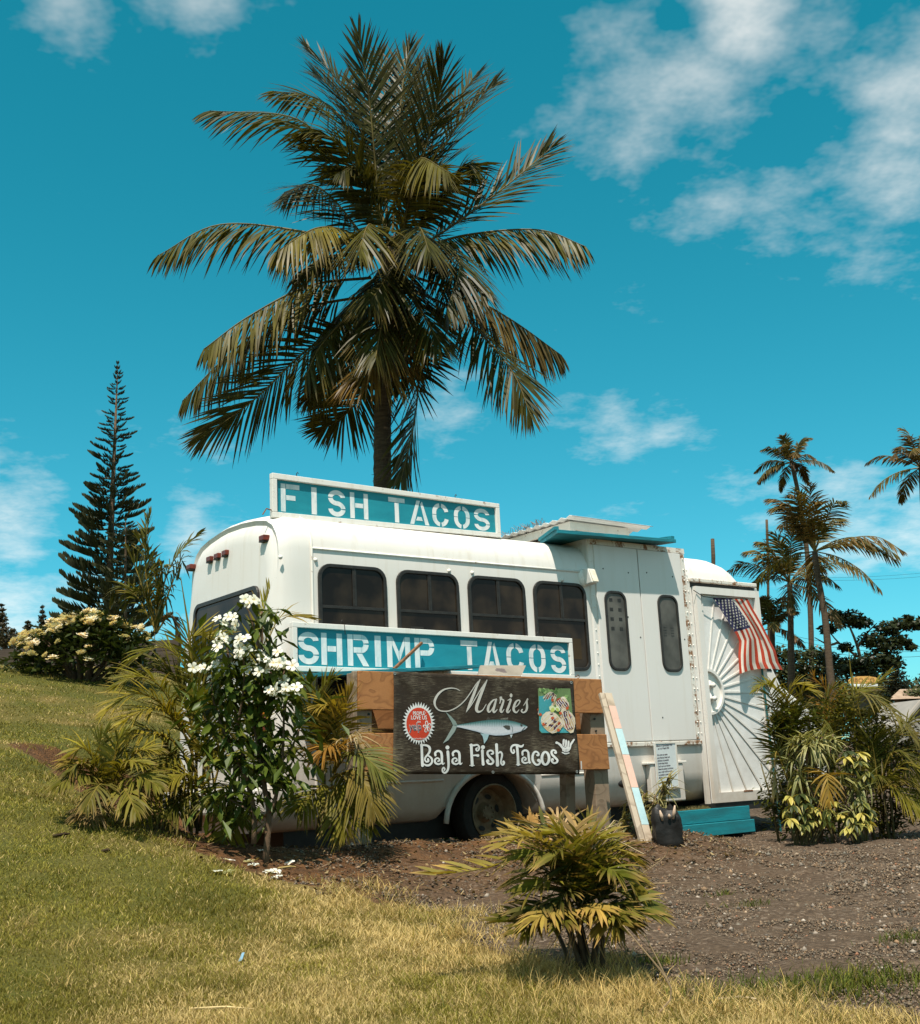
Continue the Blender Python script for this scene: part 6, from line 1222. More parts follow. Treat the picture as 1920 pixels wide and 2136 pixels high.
p_or = at(1725, 1650, YR - .2); p_or.z = gzf(p_or.x, p_or.y)
areca('areca_palm', 'small areca palm with one orange drying frond', p_or, [(zr([(830, 1500), (830, 1230), (830, 1180), (850, 1300), (850, 1480)], YR - .2, YR - .5), 0, .65, (.30, .185, .03), .25)], [[p_or - UP * .05, p_or + UP * .3]], seed=44, ll=.30, n=24, lw=.022)
# striped strap-leaf shrubs
def strap_shrub(name, label, base, heads, seed, L_=.20, W_=.030, per=26, col=(.10, .115, .030), edge=(.50, .45, .20)):
    o = empty(name, base); B = Vector(base); tag(o, label, 'shrub'); r_ = random.Random(seed)
    ms = [leafshape(5, L_, W_, b_, .25, lambda t: (1 - t) ** .55 * min(1, .45 + t * 4), edge, edge, col).mesh('leaf', M['leaf'], True) for b_ in (.25, .5, .8)]
    for h in heads:
        c = Vector(h) - B; m = MB(); lo_ = Vector((c.x * .35, c.y * .35, -.03)); P, _ = path([lo_, lo_.lerp(c, .5) + Vector((0, 0, .03)), c], 6); m.tube(P, .010, 5); m.build('stem', M['twig'], o, smooth=True)
        for k in range(per):
            a = r_.uniform(0, 6.28); el = r_.uniform(-.7, 1.1); l_ = obj('leaf', ms[0 if el > .5 else (1 if el > 0 else 2)], o); orient(l_, c + Vector((0, 0, -.10 * (k / per))), (math.cos(a) * math.cos(el), math.sin(a) * math.cos(el), math.sin(el)), r_.uniform(-.4, .4), r_.uniform(.75, 1.2))
    return o
hd = lambda L_, Y: [at(1560 + .1978 * x, 1380 + .1978 * y, Y + d) for x, y, d in L_]
ps = at(1680, 1700, YR); ps.z = gzf(ps.x, ps.y)
strap_shrub('striped_dracaena', 'cream-edged strap-leaf shrub in the bed right of the door', ps, hd([(480, 850, -.1), (560, 800, -.15), (650, 800, -.2), (730, 790, -.2), (790, 780, -.1), (620, 860, -.25), (740, 870, -.2), (900, 760, 0)], YR), 51, per=24)
ps = at(1775, 1690, YR - .1); ps.z = gzf(ps.x, ps.y)
strap_shrub('striped_dracaena', 'lower cream-striped strap-leaf shrub beside the orange frond', ps, hd([(1000, 1200, -.2), (1080, 1270, -.2), (1180, 1250, -.25), (1240, 1230, -.2), (1170, 1330, -.3), (1100, 1560, -.3), (520, 1140, -.2), (600, 1230, -.2), (480, 1000, -.1)], YR), 52, per=17, edge=(.38, .36, .15))
# variegated umbrella shrubs
def umbrella_shrub(label, base, heads, seed):
    o = empty('umbrella_shrub', base); B = Vector(base); tag(o, label, 'shrub'); r_ = random.Random(seed)
    ms = [leafshape(5, .115, .045, .45, .15, lambda t: math.sin(math.pi * min(1, t * .95 + .05)) ** .8, c, e_, g).mesh('leaf', M['leaf'], True) for c, e_, g in (((.5, .42, .10), (.55, .46, .12), (.42, .36, .08)), ((.42, .36, .08), (.50, .42, .12), (.14, .15, .035)), ((.05, .065, .018), (.30, .28, .07), (.04, .055, .016)), ((.05, .065, .018), (.045, .06, .018), (.045, .06, .018)))]
    for h in heads:
        c = Vector(h) - B; m = MB(); lo_ = Vector((c.x * .4, c.y * .4, -.03)); m.tube([lo_, c], .006, 5); m.build('stalk', M['stem'], o); yl = r_.random()
        for k in range(8):
            a = 2 * math.pi * k / 8 + r_.uniform(-.2, .2); l_ = obj('leaf', ms[(0 if r_.random() < .75 else 1) if yl > .45 else r_.choice((1, 2, 3, 3))], o); orient(l_, c, (math.cos(a), math.sin(a) - .35, r_.uniform(-.75, .1)), r_.uniform(-.3, .3), r_.uniform(.8, 1.2))
r_ = random.Random(61)
pu = at(1660, 1715, YR - .2); pu.z = gzf(pu.x, pu.y)
umbrella_shrub('yellow-leaved umbrella shrub next to the teal step', pu, hd([(440, 1420, -.2), (550, 1400, -.25), (480, 1520, -.3), (600, 1500, -.3), (580, 1600, -.3), (450, 1660, -.35), (520, 1700, -.3), (700, 1540, -.2), (840, 1560, -.25), (780, 1640, -.2), (660, 1680, -.25), (420, 1560, -.2), (640, 1420, -.1), (900, 1480, -.1), (740, 1450, 0), (540, 1300, 0), (680, 1330, 0), (850, 1680, -.2), (600, 1720, -.3)], YR - .1), 62)
pu = at(1795, 1722, YR - .3); pu.z = gzf(pu.x, pu.y)
umbrella_shrub('bright yellow umbrella shrub at the front of the right bed', pu, hd([(1160, 1460, -.2), (1230, 1500, -.25), (1280, 1560, -.2), (1200, 1600, -.3), (1080, 1650, -.35), (1250, 1690, -.3), (1120, 1720, -.4), (1060, 1760, -.4), (1180, 1670, -.3), (1050, 950, -.1), (1040, 1010, -.15), (1070, 1110, -.1), (1160, 1060, -.1), (1250, 1160, -.1), (1120, 1150, 0), (1180, 960, 0), (1290, 1620, -.2), (990, 1600, -.1)], YR - .1), 63)
weed(1723, 1735, 'bright green ground weed under the right bed shrubs', .22, 16, 64, .26, s=1.7); weed(1733, 1560, 'fresh green seedling among the right bed shrubs', .1, 5, 65, .1) if False else None
# dark leafy shrubs that fill the bed behind the striped ones
def bed_shrub(label, u, Y, clumps, tone, seed, leaf=.055, n=420):
    b0 = at(u, 1700, Y); b0.z = gzf(b0.x, b0.y); o = empty('leafy_shrub', b0); tag(o, label, 'shrub'); r_ = random.Random(seed)
    for cu, cv, r in clumps:
        c = at(cu, cv, Y) - b0; m = MB(); m.tube([Vector((c.x * .3, 0, -.03)), c * .6, c], [.012, .010, .006], 5, False); m.build('stem', M['twig'], o)
    m = MB()
    for cu, cv, r in clumps:
        c = at(cu, cv, Y) - b0
        for _ in range(int(n * r / .3)):
            d = Vector((r_.gauss(0, 1), r_.gauss(0, 1), r_.gauss(0, 1))).normalized(); p = c + Vector((d.x * r, d.y * r * .6, d.z * r)) * r_.random() ** .5; e = Vector((r_.gauss(0, 1), r_.gauss(0, 1) - .4, r_.uniform(-.9, .3))).normalized(); s_ = e.cross(Vector((r_.random(), r_.random(), 1))).normalized() * leaf * .22; L_ = leaf * r_.uniform(.8, 1.8); k = r_.uniform(.5, 1.5)
            m.add([p, p + e * L_ * .5 + s_, p + e * L_, p + e * L_ * .5 - s_], [(0, 1, 2, 3)], tuple(q * k for q in tone))
    tag(obj('foliage', m.mesh('foliage', M['leaf']), o), kind='stuff')
bed_shrub('dark leafy shrub packed behind the yellow umbrella shrub', 1680, YR + .35, [(1625, 1660, .26), (1650, 1600, .28), (1690, 1640, .30), (1730, 1600, .30), (1660, 1540, .28), (1700, 1560, .26), (1640, 1700, .24), (1700, 1700, .26), (1740, 1680, .28), (1630, 1500, .2), (1690, 1500, .24)], (.085, .092, .015), 66)
bed_shrub('dark undergrowth at the right end of the bed', 1830, YR + .45, [(1790, 1620, .30), (1820, 1560, .28), (1780, 1540, .26), (1850, 1650, .30), (1800, 1690, .28), (1880, 1600, .26), (1900, 1680, .28), (1850, 1710, .24), (1760, 1480, .22), (1830, 1490, .22), (1900, 1540, .22)], (.09, .085, .015), 67)
# striped shrub by the black bag
pk = ghit(1335, 1742); 
strap_shrub('striped_dracaena', 'cream-striped strap-leaf shrub behind the leaning plank', pk, [at(u, v, pk.y + d) for u, v, d in ((1322, 1668, .2), (1345, 1655, .25), (1368, 1660, .25), (1385, 1640, .3), (1330, 1700, .1), (1300, 1705, .1), (1350, 1690, .15), (1376, 1675, .2), (1312, 1725, .05), (1395, 1622, .35), (1360, 1712, .1))], 55, L_=.17, W_=.026, per=20, col=(.085, .085, .022), edge=(.42, .36, .17))
# ------------------------------------------------------------------ grass, gravel and litter
M['grass'] = leafmat('grass_blade', (1, 1, 1), .30, .7, .12, .15, 2)
def quick_mesh(name, V, F, colr, mat):
    me = bpy.data.meshes.new(name); n, k = F.shape
    me.vertices.add(len(V)); me.vertices.foreach_set('co', V.astype(np.float32).ravel())
    me.loops.add(n * k); me.loops.foreach_set('vertex_index', F.astype(np.int32).ravel())
    me.polygons.add(n); me.polygons.foreach_set('loop_start', np.arange(0, n * k, k, dtype=np.int32))
    me.update(calc_edges=True)
    ca = me.color_attributes.new('col', 'FLOAT_COLOR', 'POINT'); ca.data.foreach_set('color', np.concatenate([colr, np.ones((len(colr), 1))], 1).astype(np.float32).ravel())
    me.materials.append(mat); return obj(name, me)
def blades(x, y, h, w, lean, col, name):
    """two-piece curved blades: 5 vertices, 3 triangles each"""
    n = len(x); a = RNG.uniform(0, 2 * np.pi, n); z = gz(x, y) - .004; la = RNG.uniform(0, 2 * np.pi, n); lx, ly = np.cos(la) * lean * h, np.sin(la) * lean * h
    cx_, sx_ = np.cos(a) * w / 2, np.sin(a) * w / 2; hz = h * np.sqrt(np.clip(1 - lean ** 2 * .8, .08, 1))
    V = np.stack([np.stack([x - cx_, y - sx_, z], 1), np.stack([x + cx_, y + sx_, z], 1), np.stack([x + lx * .38 - cx_ * .8, y + ly * .38 - sx_ * .8, z + hz * .58], 1), np.stack([x + lx * .38 + cx_ * .8, y + ly * .38 + sx_ * .8, z + hz * .58], 1), np.stack([x + lx, y + ly, z + hz], 1)], 1)
    b0 = np.arange(n)[:, None] * 5; F = np.concatenate([b0 + np.array([0, 1, 3]), b0 + np.array([0, 3, 2]), b0 + np.array([2, 3, 4])], 1).reshape(-1, 3)
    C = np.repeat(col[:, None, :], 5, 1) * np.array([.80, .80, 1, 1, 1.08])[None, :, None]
    return quick_mesh(name, V.reshape(-1, 3), F, C.reshape(-1, 3), M['grass'])
def lawn():
    N_ = 760000; u = RNG.random(N_); y = 1 / (1 / 3.9 - u * (1 / 3.9 - 1 / 25.0)); x = RNG.uniform(-1, 1, N_) * (.42 * y + .7)
    k = x < .42 * y * .9 + .6; x, y = x[k], y[k]; sd = edge_dist(x, y)
    ragged = (vnoise(x, y, .22, 11) - .5) * .55 + (vnoise(x, y, .07, 12) - .5) * .2
    k = (sd + ragged > 0) & (RNG.random(len(x)) < np.clip(.45 + (sd + ragged) * 2, 0, 1)); x, y, sd = x[k], y[k], sd[k]
    if len(x) > 330000: i = RNG.choice(len(x), 330000, False); x, y, sd = x[i], y[i], sd[i]
    n = len(x); dr = dryness(x, y, sd); clump = vnoise(x, y, .16, 21); patch = vnoise(x, y, .55, 22)
    isd = RNG.random(n) < np.clip(dr * 1.25 - .12, .10, .95)
    h = RNG.uniform(.018, .048, n) * (.65 + .9 * clump) * (1 + .5 * np.exp(-np.maximum(sd, 0) / .3)); h *= 1 - .3 * smooth(-.8, -2.6, x); h *= 1 + .25 * np.clip((y - 8) / 10, 0, 1); far = np.clip(y / 5.5, .9, 3.6); w = RNG.uniform(.0024, .0046, n) * far
    lean = np.clip(RNG.normal(.72, .22, n) + isd * .1, .1, 1.05)
    g = np.array([.195, .182, .034]) * (1 + .6 * (patch[:, None] - .5)) * RNG.uniform(.6, 1.35, (n, 1)) + np.array([.035, .01, 0]) * RNG.random((n, 1))
    s = np.array([.54, .41, .175]) * RNG.uniform(.55, 1.25, (n, 1)) * np.array([1, 1, 1]) + np.array([.06, .05, .04]) * (RNG.random((n, 1)) > .9)
    col = np.where(isd[:, None], s, g)
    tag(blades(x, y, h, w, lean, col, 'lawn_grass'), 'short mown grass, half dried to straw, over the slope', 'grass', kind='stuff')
lawn()
def dry_fringe():
    X = []; Y = []
    for a, b_ in zip(EX[7:-2], EX[8:-1]):
        L_ = np.linalg.norm(b_ - a); m = int(L_ * 34)
        for _ in range(m):
            t = RNG.random(); c = a + (b_ - a) * t; nrm = np.array([-(b_ - a)[1], (b_ - a)[0]]) / L_; c = c + nrm * RNG.normal(-.08, .17); kk = RNG.integers(8, 40); sp_ = RNG.uniform(.02, .06)
            X.append(c[0] + RNG.normal(0, sp_, kk)); Y.append(c[1] + RNG.normal(0, sp_, kk))
    for u, v, kk, sp_ in ((455, 1980, 30, .03), (60, 1935, 40, .05), (150, 1985, 30, .05), (120, 2060, 30, .04), (480, 2060, 30, .06), (1330, 2070, 260, .12), (1180, 2060, 300, .14), (1050, 2090, 200, .12), (1430, 2110, 160, .10), (1230, 2110, 300, .18), (970, 1915, 140, .10), (800, 1860, 120, .12), (1290, 2010, 120, .06)):
        p = ghit(u, v); X.append(p.x + RNG.normal(0, sp_, kk)); Y.append(p.y + RNG.normal(0, sp_ * .8, kk))
    x = np.concatenate(X); y = np.concatenate(Y); n = len(x)
    h = RNG.uniform(.05, .13, n); w = RNG.uniform(.0022, .0042, n); lean = np.clip(RNG.normal(.75, .2, n), .15, 1.05)
    col = np.array([.62, .43, .17]) * RNG.uniform(.5, 1.3, (n, 1)); grn = RNG.random(n) < .12; col[grn] = np.array([.12, .13, .03]) * RNG.uniform(.6, 1.3, (grn.sum(), 1))
    tag(blades(x, y, h, w, lean, col, 'dry_grass'), 'long straw-coloured grass along the edge of the gravel', 'grass', kind='stuff')
dry_fringe()
def tufts():
    for k, (u, v, nn, sp_, lab) in enumerate(((1640, 2070, 1500, .26, 'green grass patch at the lower right edge of the gravel'), (1800, 2050, 700, .16, 'small green grass tuft on the gravel near the right edge'), (1895, 1963, 220, .10, 'tiny green tuft on the gravel at the right edge'), (1508, 1872, 60, .05, 'single weed sprout in the middle of the gravel'), (1570, 1893, 90, .09, 'low green sprouts on the open gravel'), (1385, 2012, 160, .07, 'green sprig on the gravel behind the clump palm'))):
        p = ghit(u, v); x = p.x + RNG.normal(0, sp_, nn); y = p.y + RNG.normal(0, sp_ * .55, nn); h = RNG.uniform(.03, .075, nn); o = blades(x, y, h, RNG.uniform(.003, .006, nn), np.clip(RNG.normal(.6, .25, nn), .1, 1), np.array([.105, .125, .022]) * RNG.uniform(.5, 1.4, (nn, 1)) + np.array([.12, .07, .01]) * (RNG.random((nn, 1)) > .8), 'grass_tuft'); tag(o, lab, 'grass tuft', kind='stuff')
tufts()
OCT_V = np.array([(1, 0, 0), (-1, 0, 0), (0, 1, 0), (0, -1, 0), (0, 0, 1), (0, 0, -1)], float); OCT_F = np.array([(0, 2, 4), (2, 1, 4), (1, 3, 4), (3, 0, 4), (2, 0, 5), (1, 2, 5), (3, 1, 5), (0, 3, 5)])
M['stone'] = (lambda: (lambda m: m)(attr_mat('stone', .9)))()
def stones(x, y, r, col, name, label):
    n = len(x); V = OCT_V[None] * r[:, None, None] * RNG.uniform(.55, 1.35, (n, 6, 3)); a = RNG.uniform(0, 6.28, n); ca, sa = np.cos(a)[:, None], np.sin(a)[:, None]
    V = np.stack([V[..., 0] * ca - V[..., 1] * sa, V[..., 0] * sa + V[..., 1] * ca, V[..., 2] * .75], -1) + np.stack([x, y, gz(x, y) + r * .25], 1)[:, None, :]
    F = (np.arange(n)[:, None, None] * 6 + OCT_F[None]).reshape(-1, 3); tag(quick_mesh(name, V.reshape(-1, 3), F, np.repeat(col, 6, 0), M['stone']), label, 'gravel', kind='stuff')
def gravel():
    N_ = 170000; u = RNG.random(N_); y = 1 / (1 / 4.2 - u * (1 / 4.2 - 1 / 14.0)); x = RNG.uniform(-.35, 1.0, N_) * (.42 * y + .4); sd = edge_dist(x, y); k = (sd + (vnoise(x, y, .25, 31) - .5) * .5 < -.02) & (RNG.random(N_) < .35 + .65 * vnoise(x, y, .5, 32)); x, y = x[k][:60000], y[k][:60000]; n = len(x)
    r = np.exp(RNG.normal(-5.15, .42, n)) * np.clip(y / 7, .8, 1.5); r = np.clip(r, .0025, .028)
    c = np.array([.135, .094, .060]) * np.exp(RNG.normal(-.1, .35, (n, 1))) * (1 + np.array([.08, 0, -.08]) * RNG.normal(0, 1, (n, 1))); pale = RNG.random(n) < .010; c[pale] = np.array([.36, .30, .24]) * RNG.uniform(.6, 1.2, (pale.sum(), 1)); red = RNG.random(n) < .015; c[red] = np.array([.24, .11, .06])
    stones(x, y, r, np.clip(c, .015, .6), 'gravel', 'loose dark gravel and pebbles covering the parking ground')
    y = RNG.uniform(4.8, 11, 260); x = RNG.uniform(-.1, 1, 260) * .42 * y; k = edge_dist(x, y) < -.05; x, y = x[k], y[k]; n = len(x)
    stones(x, y, RNG.uniform(.009, .022, n), np.array([.20, .16, .125]) * RNG.uniform(.5, 1.7, (n, 1)), 'pebbles', 'larger pale pebbles scattered over the dark gravel')
gravel()
def litter():
    N_ = 14000; y = RNG.uniform(7.5, 11.5, N_); x = RNG.uniform(-4.2, 2.4, N_); sd = edge_dist(x, y); bd = (x - BO.x) * AY.x + (y - BO.y) * AY.y; k = (sd < .15) & (bd < .1) & (bd > -2.6); x, y = x[k][:3600], y[k][:3600]; n = len(x); z = gz(x, y) + .014
    a = RNG.uniform(0, 6.28, n); L_ = RNG.uniform(.015, .06, n); w = RNG.uniform(.003, .013, n); d = np.stack([np.cos(a), np.sin(a), 0 * a], 1); s = np.stack([-np.sin(a), np.cos(a), 0 * a], 1) * w[:, None]; b0 = np.stack([x, y, z], 1); e = d * L_[:, None]; e[:, 2] = RNG.uniform(-.004, .022, n)
    V = np.stack([b0 - s, b0 + s, b0 + e + s * .6, b0 + e - s * .6], 1).reshape(-1, 3); F = np.arange(n * 4).reshape(-1, 4)
    pal_ = np.array([(.15, .085, .04), (.10, .055, .026), (.28, .18, .09), (.07, .04, .02), (.36, .25, .13)]); C = np.repeat(pal_[RNG.integers(0, 5, n)] * RNG.uniform(.6, 1.2, (n, 1)), 4, 0)
    tag(quick_mesh('leaf_litter', V, F, C, M['deadleaf']), 'dry leaf litter and twigs on the bare soil of the bed', 'leaf litter', kind='stuff')
litter()
def twig(u0, v0, u1, v1, r_, label, col=(.2, .13, .08), lift=.02):
    a, b_ = ghit(u0, v0), ghit(u1, v1); m = MB(); mid_ = (a + b_) / 2 + Vector((.02, .01, lift)); m.tube([Vector((0, 0, .01)), mid_ - a, b_ - a + UP * .02], [r_, r_, r_ * .5], 5, True, col); o = obj('twig', m.mesh('twig', M['deadleaf'])); o.location = a; tag(o, label, 'twig')
twig(595, 1770, 672, 1745, .008, 'grey stick on the dark soil under the banner edge', (.24, .18, .12)); twig(655, 1820, 700, 1800, .007, 'short dry twig at the edge of soil and lawn'); twig(580, 1815, 617, 1815, .009, 'flat yellow dry leaf stalk beside the fallen blossoms', (.42, .30, .12)); twig(110, 1748, 145, 1746, .011, 'dark dead leaf curled on the lawn at left', (.05, .03, .015)); twig(212, 1780, 228, 1781, .012, 'small dark dead leaf on the lawn near the bed', (.05, .03, .015)); twig(1500, 2092, 1580, 2096, .010, 'pale stick lying in the dry grass at lower right', (.40, .31, .22)); twig(395, 2110, 530, 2116, .005, 'thin straw stalk lying on the lawn at the bottom', (.50, .40, .2))
p_ = ghit(503, 2010); m = MB(); m.add([(-.012, 0, .01), (.006, -.006, .012), (.018, .004, .05), (.004, .01, .048)], [(0, 1, 2, 3)]); o = m.build('blue_scrap', pm('blue_plastic', (.25, .42, .55), None, 20, .4)); o.location = p_; md_ = o.modifiers.new('t', 'SOLIDIFY'); md_.thickness = .002; tag(o, 'tiny scrap of pale blue plastic in the lawn', 'scrap')
# ------------------------------------------------------------------ background
def conifer(name, label, base, top, nt_, L0, seed, tone, per=6, pw=.85, lo=.0):
    o = empty(name, base); B = Vector(base); tag(o, label, 'tree'); r_ = random.Random(seed); H = (Vector(top) - B); m = MB(); m.tube([Vector((0, 0, -.2)), H * .5, H], [.16 * H.z / 10, .09 * H.z / 10, .012], 8); m.build('trunk', M['twig'], o, smooth=True)
    ms = []
    for s in range(3):
        q = MB(); frond(q, [Vector((0, 0, 0)), Vector((.35, 0, -.06)), Vector((.75, 0, .0)), Vector((1.0, 0, .16))], n=26, ll=.26, lw=.05, droop=-.55, fwd=.85, lift=.55, start=.22, col=tone, tip=tuple(c * 1.5 for c in tone), tipk=.4, rr=random.Random(seed + s), rad=.018, miss=.12, prof=lambda t: .55 + .55 * math.sin(math.pi * min(1, t * .8 + .2))); ms.append(q.mesh('branch', M['needle'], True))
    for i in range(nt_):
        t = lo + (1 - lo) * (i / (nt_ - 1)) ** .92; L_ = L0 * (1 - t) ** pw + .07; a0 = r_.uniform(0, 6.28)
        for k in range(per):
            if r_.random() < .16: continue
            a = a0 + 2 * math.pi * k / per + r_.uniform(-.15, .15); l_ = L_ * r_.uniform(.6, 1.18); b_ = obj('branch', r_.choice(ms), o); b_.location = H * t; b_.rotation_euler = (r_.uniform(-.2, .2), -r_.uniform(-.05, .22), a); b_.scale = (l_, max(.42, l_ * .8), max(.42, l_ * .8))
tb = at(222, 1345, 45); conifer('norfolk_pine', 'tall narrow conifer with tiered branches behind the flowering hedge', tb, at(246, 758, 45), 50, 2.1, 71, (.030, .032, .012))
tb = at(262, 1330, 41); conifer('norfolk_pine', 'shorter bushy conifer beside the tall narrow one', tb, at(262, 1085, 41), 16, 1.35, 72, (.034, .034, .012), 6, .45)
def foliage_cloud(mb, c, r, n, size, tone, rr, flat=1.0):
    for _ in range(n):
        d = Vector((rr.gauss(0, 1), rr.gauss(0, 1), rr.gauss(0, 1))); d.normalize(); rad_ = rr.random() ** .45; p = Vector(c) + Vector((d.x * r[0], d.y * r[1], d.z * r[2] * flat)) * rad_
        a = Vector((rr.gauss(0, 1), rr.gauss(0, 1), rr.gauss(0, .6))).normalized(); b_ = a.cross(d + Vector((.01, .02, .03))).normalized(); s = size * rr.uniform(.6, 1.4); k = rr.uniform(.6, 1.35)
        mb.add([p - a * s, p + b_ * s * .5, p + a * s, p - b_ * s * .5], [(0, 1, 2, 3)], tuple(q * k for q in tone))
def tree(name, label, base, limbs, clumps, tone, seed, leaf=.12, n=260, tr=.16, cat='tree', group=None):
    """limbs: lists of points; clumps: (point, radius)"""
    o = empty(name, base); B = Vector(base); tag(o, label, cat, group); r_ = random.Random(seed)
    for i, l_ in enumerate(limbs):
        m = MB(); P, _ = path([Vector(p) - B for p in l_], 10); r0 = tr if i == 0 else tr * .5; m.tube(P, [r0 * (1 - .7 * k / 10) for k in range(11)], 7); m.build('trunk' if i == 0 else 'limb', M['twig'], o, smooth=True)
    m = MB()
    for c, r in clumps: foliage_cloud(m, Vector(c) - B, (r, r * .9, r * .62), int(n * (r / clumps[0][1]) ** 1.3) + 30, leaf, tone, r_)
    obj('crown', m.mesh('crown', M['leaf']), o); return o
# flowering hedge on the crest
hb = ghit(170, 1418, 12, 30); HY = hb.y; hedge = empty('flowering_hedge', hb); tag(hedge, 'wide round bush covered in cream flowers on the crest of the lawn', 'bush'); r_ = random.Random(81)
hw = 165 / 2454 * HY; hh = 132 / 2454 * HY
def hsurf(a, e): # dome, higher right of centre
    x = math.cos(a) * math.cos(e); y = math.sin(a) * math.cos(e); return Vector((x * hw, y * hw * .75, hh * (.02 + .98 * math.sin(e) ** .8) * (1 - .22 * max(0, -x) - .10 * max(0, x))))
m = MB()
for k in range(3600):
    p = hsurf(r_.uniform(0, 6.28), r_.uniform(0, 1.57)) * r_.uniform(.55, 1.0); p.z += .04; d = Vector((r_.gauss(0, 1), r_.gauss(0, 1), r_.uniform(-.4, 1))).normalized(); s_ = d.cross(Vector((r_.random(), r_.random(), 1))).normalized() * .030; L_ = r_.uniform(.12, .22); c_ = r_.uniform(.5, 1.35); m.add([p, p + d * L_ * .6 + s_, p + d * L_, p + d * L_ * .6 - s_], [(0, 1, 2, 3)], (.045 * c_, .058 * c_, .014 * c_))
tag(obj('foliage', m.mesh('foliage', M['leaf']), hedge), kind='stuff')
for k in range(26):
    a = r_.uniform(0, 6.28); t = hsurf(a, r_.uniform(.2, 1.4)) * .9; m = MB(); m.tube([Vector((t.x * .2, t.y * .2, -.05)), t * .5 + Vector((0, 0, .02)), t], [.03, .022, .012], 5, False); m.build('branch', M['twig'], hedge)
mf = MB()
for k in range(11):
    a = r_.uniform(0, 6.28); rr_ = r_.uniform(0, .09); p = Vector((math.cos(a) * rr_, math.sin(a) * rr_, r_.uniform(0, .05))); 
    for j in range(5):
        b_ = 2 * math.pi * j / 5 + a; d = Vector((math.cos(b_), math.sin(b_), .35)); s_ = d.cross(UP).normalized() * .016; mf.add([p, p + d * .03 + s_, p + d * .05, p + d * .03 - s_], [(0, 1, 2, 3)], r_.choice([(.78, .70, .54), (.80, .74, .62), (.70, .52, .24), (.76, .66, .48)]))
fcm = mf.mesh('flower_cluster', M['petal'])
for k in range(150):
    e = r_.uniform(.12, 1.5); a = r_.uniform(math.pi * .92, math.pi * 2.08) if r_.random() < .85 else r_.uniform(0, 6.28)
    if e < .45 and r_.random() < .6: continue
    c = obj('flower_cluster', fcm, hedge); p = hsurf(a, e) * r_.uniform(.97, 1.06); c.location = p; c.rotation_euler = (r_.uniform(-.5, .9), r_.uniform(-.4, .4), r_.uniform(0, 6.28)); s = r_.uniform(.55, 1.0); c.scale = (s, s, s)
# garden wall behind it
gw = empty('garden_wall', at(170, 1400, HY + 3.2)); GB = Vector(gw.location); tag(gw, 'low dark brown boarded wall behind the flowering hedge', 'wall')
for k in range(7):
    z0 = -.9 + k * .2; m = MB(); l0 = at(-60, 1400, HY + 3.4) - GB; r0 = at(372, 1400, HY + 3.0) - GB; m.hexa([(l0.x, l0.y, z0), (r0.x, r0.y, z0), (r0.x, r0.y + .08, z0), (l0.x, l0.y + .08, z0), (l0.x, l0.y, z0 + .192), (r0.x, r0.y, z0 + .192), (r0.x, r0.y + .08, z0 + .192), (l0.x, l0.y + .08, z0 + .192)]); m.build('board', pm('dark_board', (.075, .052, .036), (.05, .034, .024), 4, .85, .3, stretch=(1, 1, 8)) if k == 0 else bpy.data.materials['dark_board'], gw)
# small palm by the conifers
bl_ = at(320, 1330, 30); z6b = lambda pts: [(.4742 * x, 740 + .4742 * y, 30) for x, y in pts]
fr = [(z6b(q), tw, dr, c, .1) for q, tw, dr, c in (([(690, 1180), (730, 980), (790, 870), (880, 785)], 30, .6, G2), ([(680, 1180), (640, 950), (645, 800), (660, 705)], 40, .3, G2), ([(690, 1180), (700, 1000), (720, 930), (700, 1060)], 10, .8, G1), ([(680, 1200), (620, 1000), (580, 900), (560, 860)], 20, .4, G2), ([(690, 1200), (700, 1100), (730, 1040), (700, 1180)], 10, .6, G2), ([(690, 1200), (760, 1000), (800, 900), (790, 960)], 10, .9, G2), ([(680, 1200), (600, 1060), (540, 1020), (500, 1080)], -20, .6, G2), ([(690, 1200), (650, 1080), (600, 1040), (560, 1100)], 10, .7, G2), ([(690, 1220), (740, 1150), (770, 1180), (780, 1260)], 0, .8, (.08, .05, .02)), ([(680, 1220), (690, 1020), (640, 860), (600, 800)], 20, .4, G2))]
areca('coconut_palm', 'short windblown palm between the conifers and the bus', bl_, fr, [[bl_ + Vector((0, 0, -.5)), at(325, 1300, 30)]], cat='palm tree', seed=83, ll=.75, lw=.06, n=34, mat='frond', rad=.03)
# wispy trees at the far left
for k, (u, v0, v1, Y, wd, lab) in enumerate(((8, 1345, 1262, 60, .6, 'wispy tree at the far left edge of the skyline'), (62, 1345, 1298, 62, .7, 'low wispy tree left of the flowering hedge'), (92, 1345, 1266, 62, .5, 'slender leaning wispy tree beyond the flowering hedge'), (125, 1345, 1310, 64, 1.0, 'round bushy tree top behind the flowering hedge'), (30, 1345, 1315, 66, .9, 'low bushy tree behind the brown wall'))):
    b0 = at(u, v0 + 30, Y); t0_ = at(u - 4, v1, Y); cl = [(b0.lerp(t0_, .25 + .75 * i / 8), wd * (1.05 - .85 * i / 8)) for i in range(9)]; tree('casuarina_tree', lab, b0, [[b0, b0.lerp(t0_, .5), t0_]], cl, (.050, .040, .018), 90 + k, .09, 170, .08)
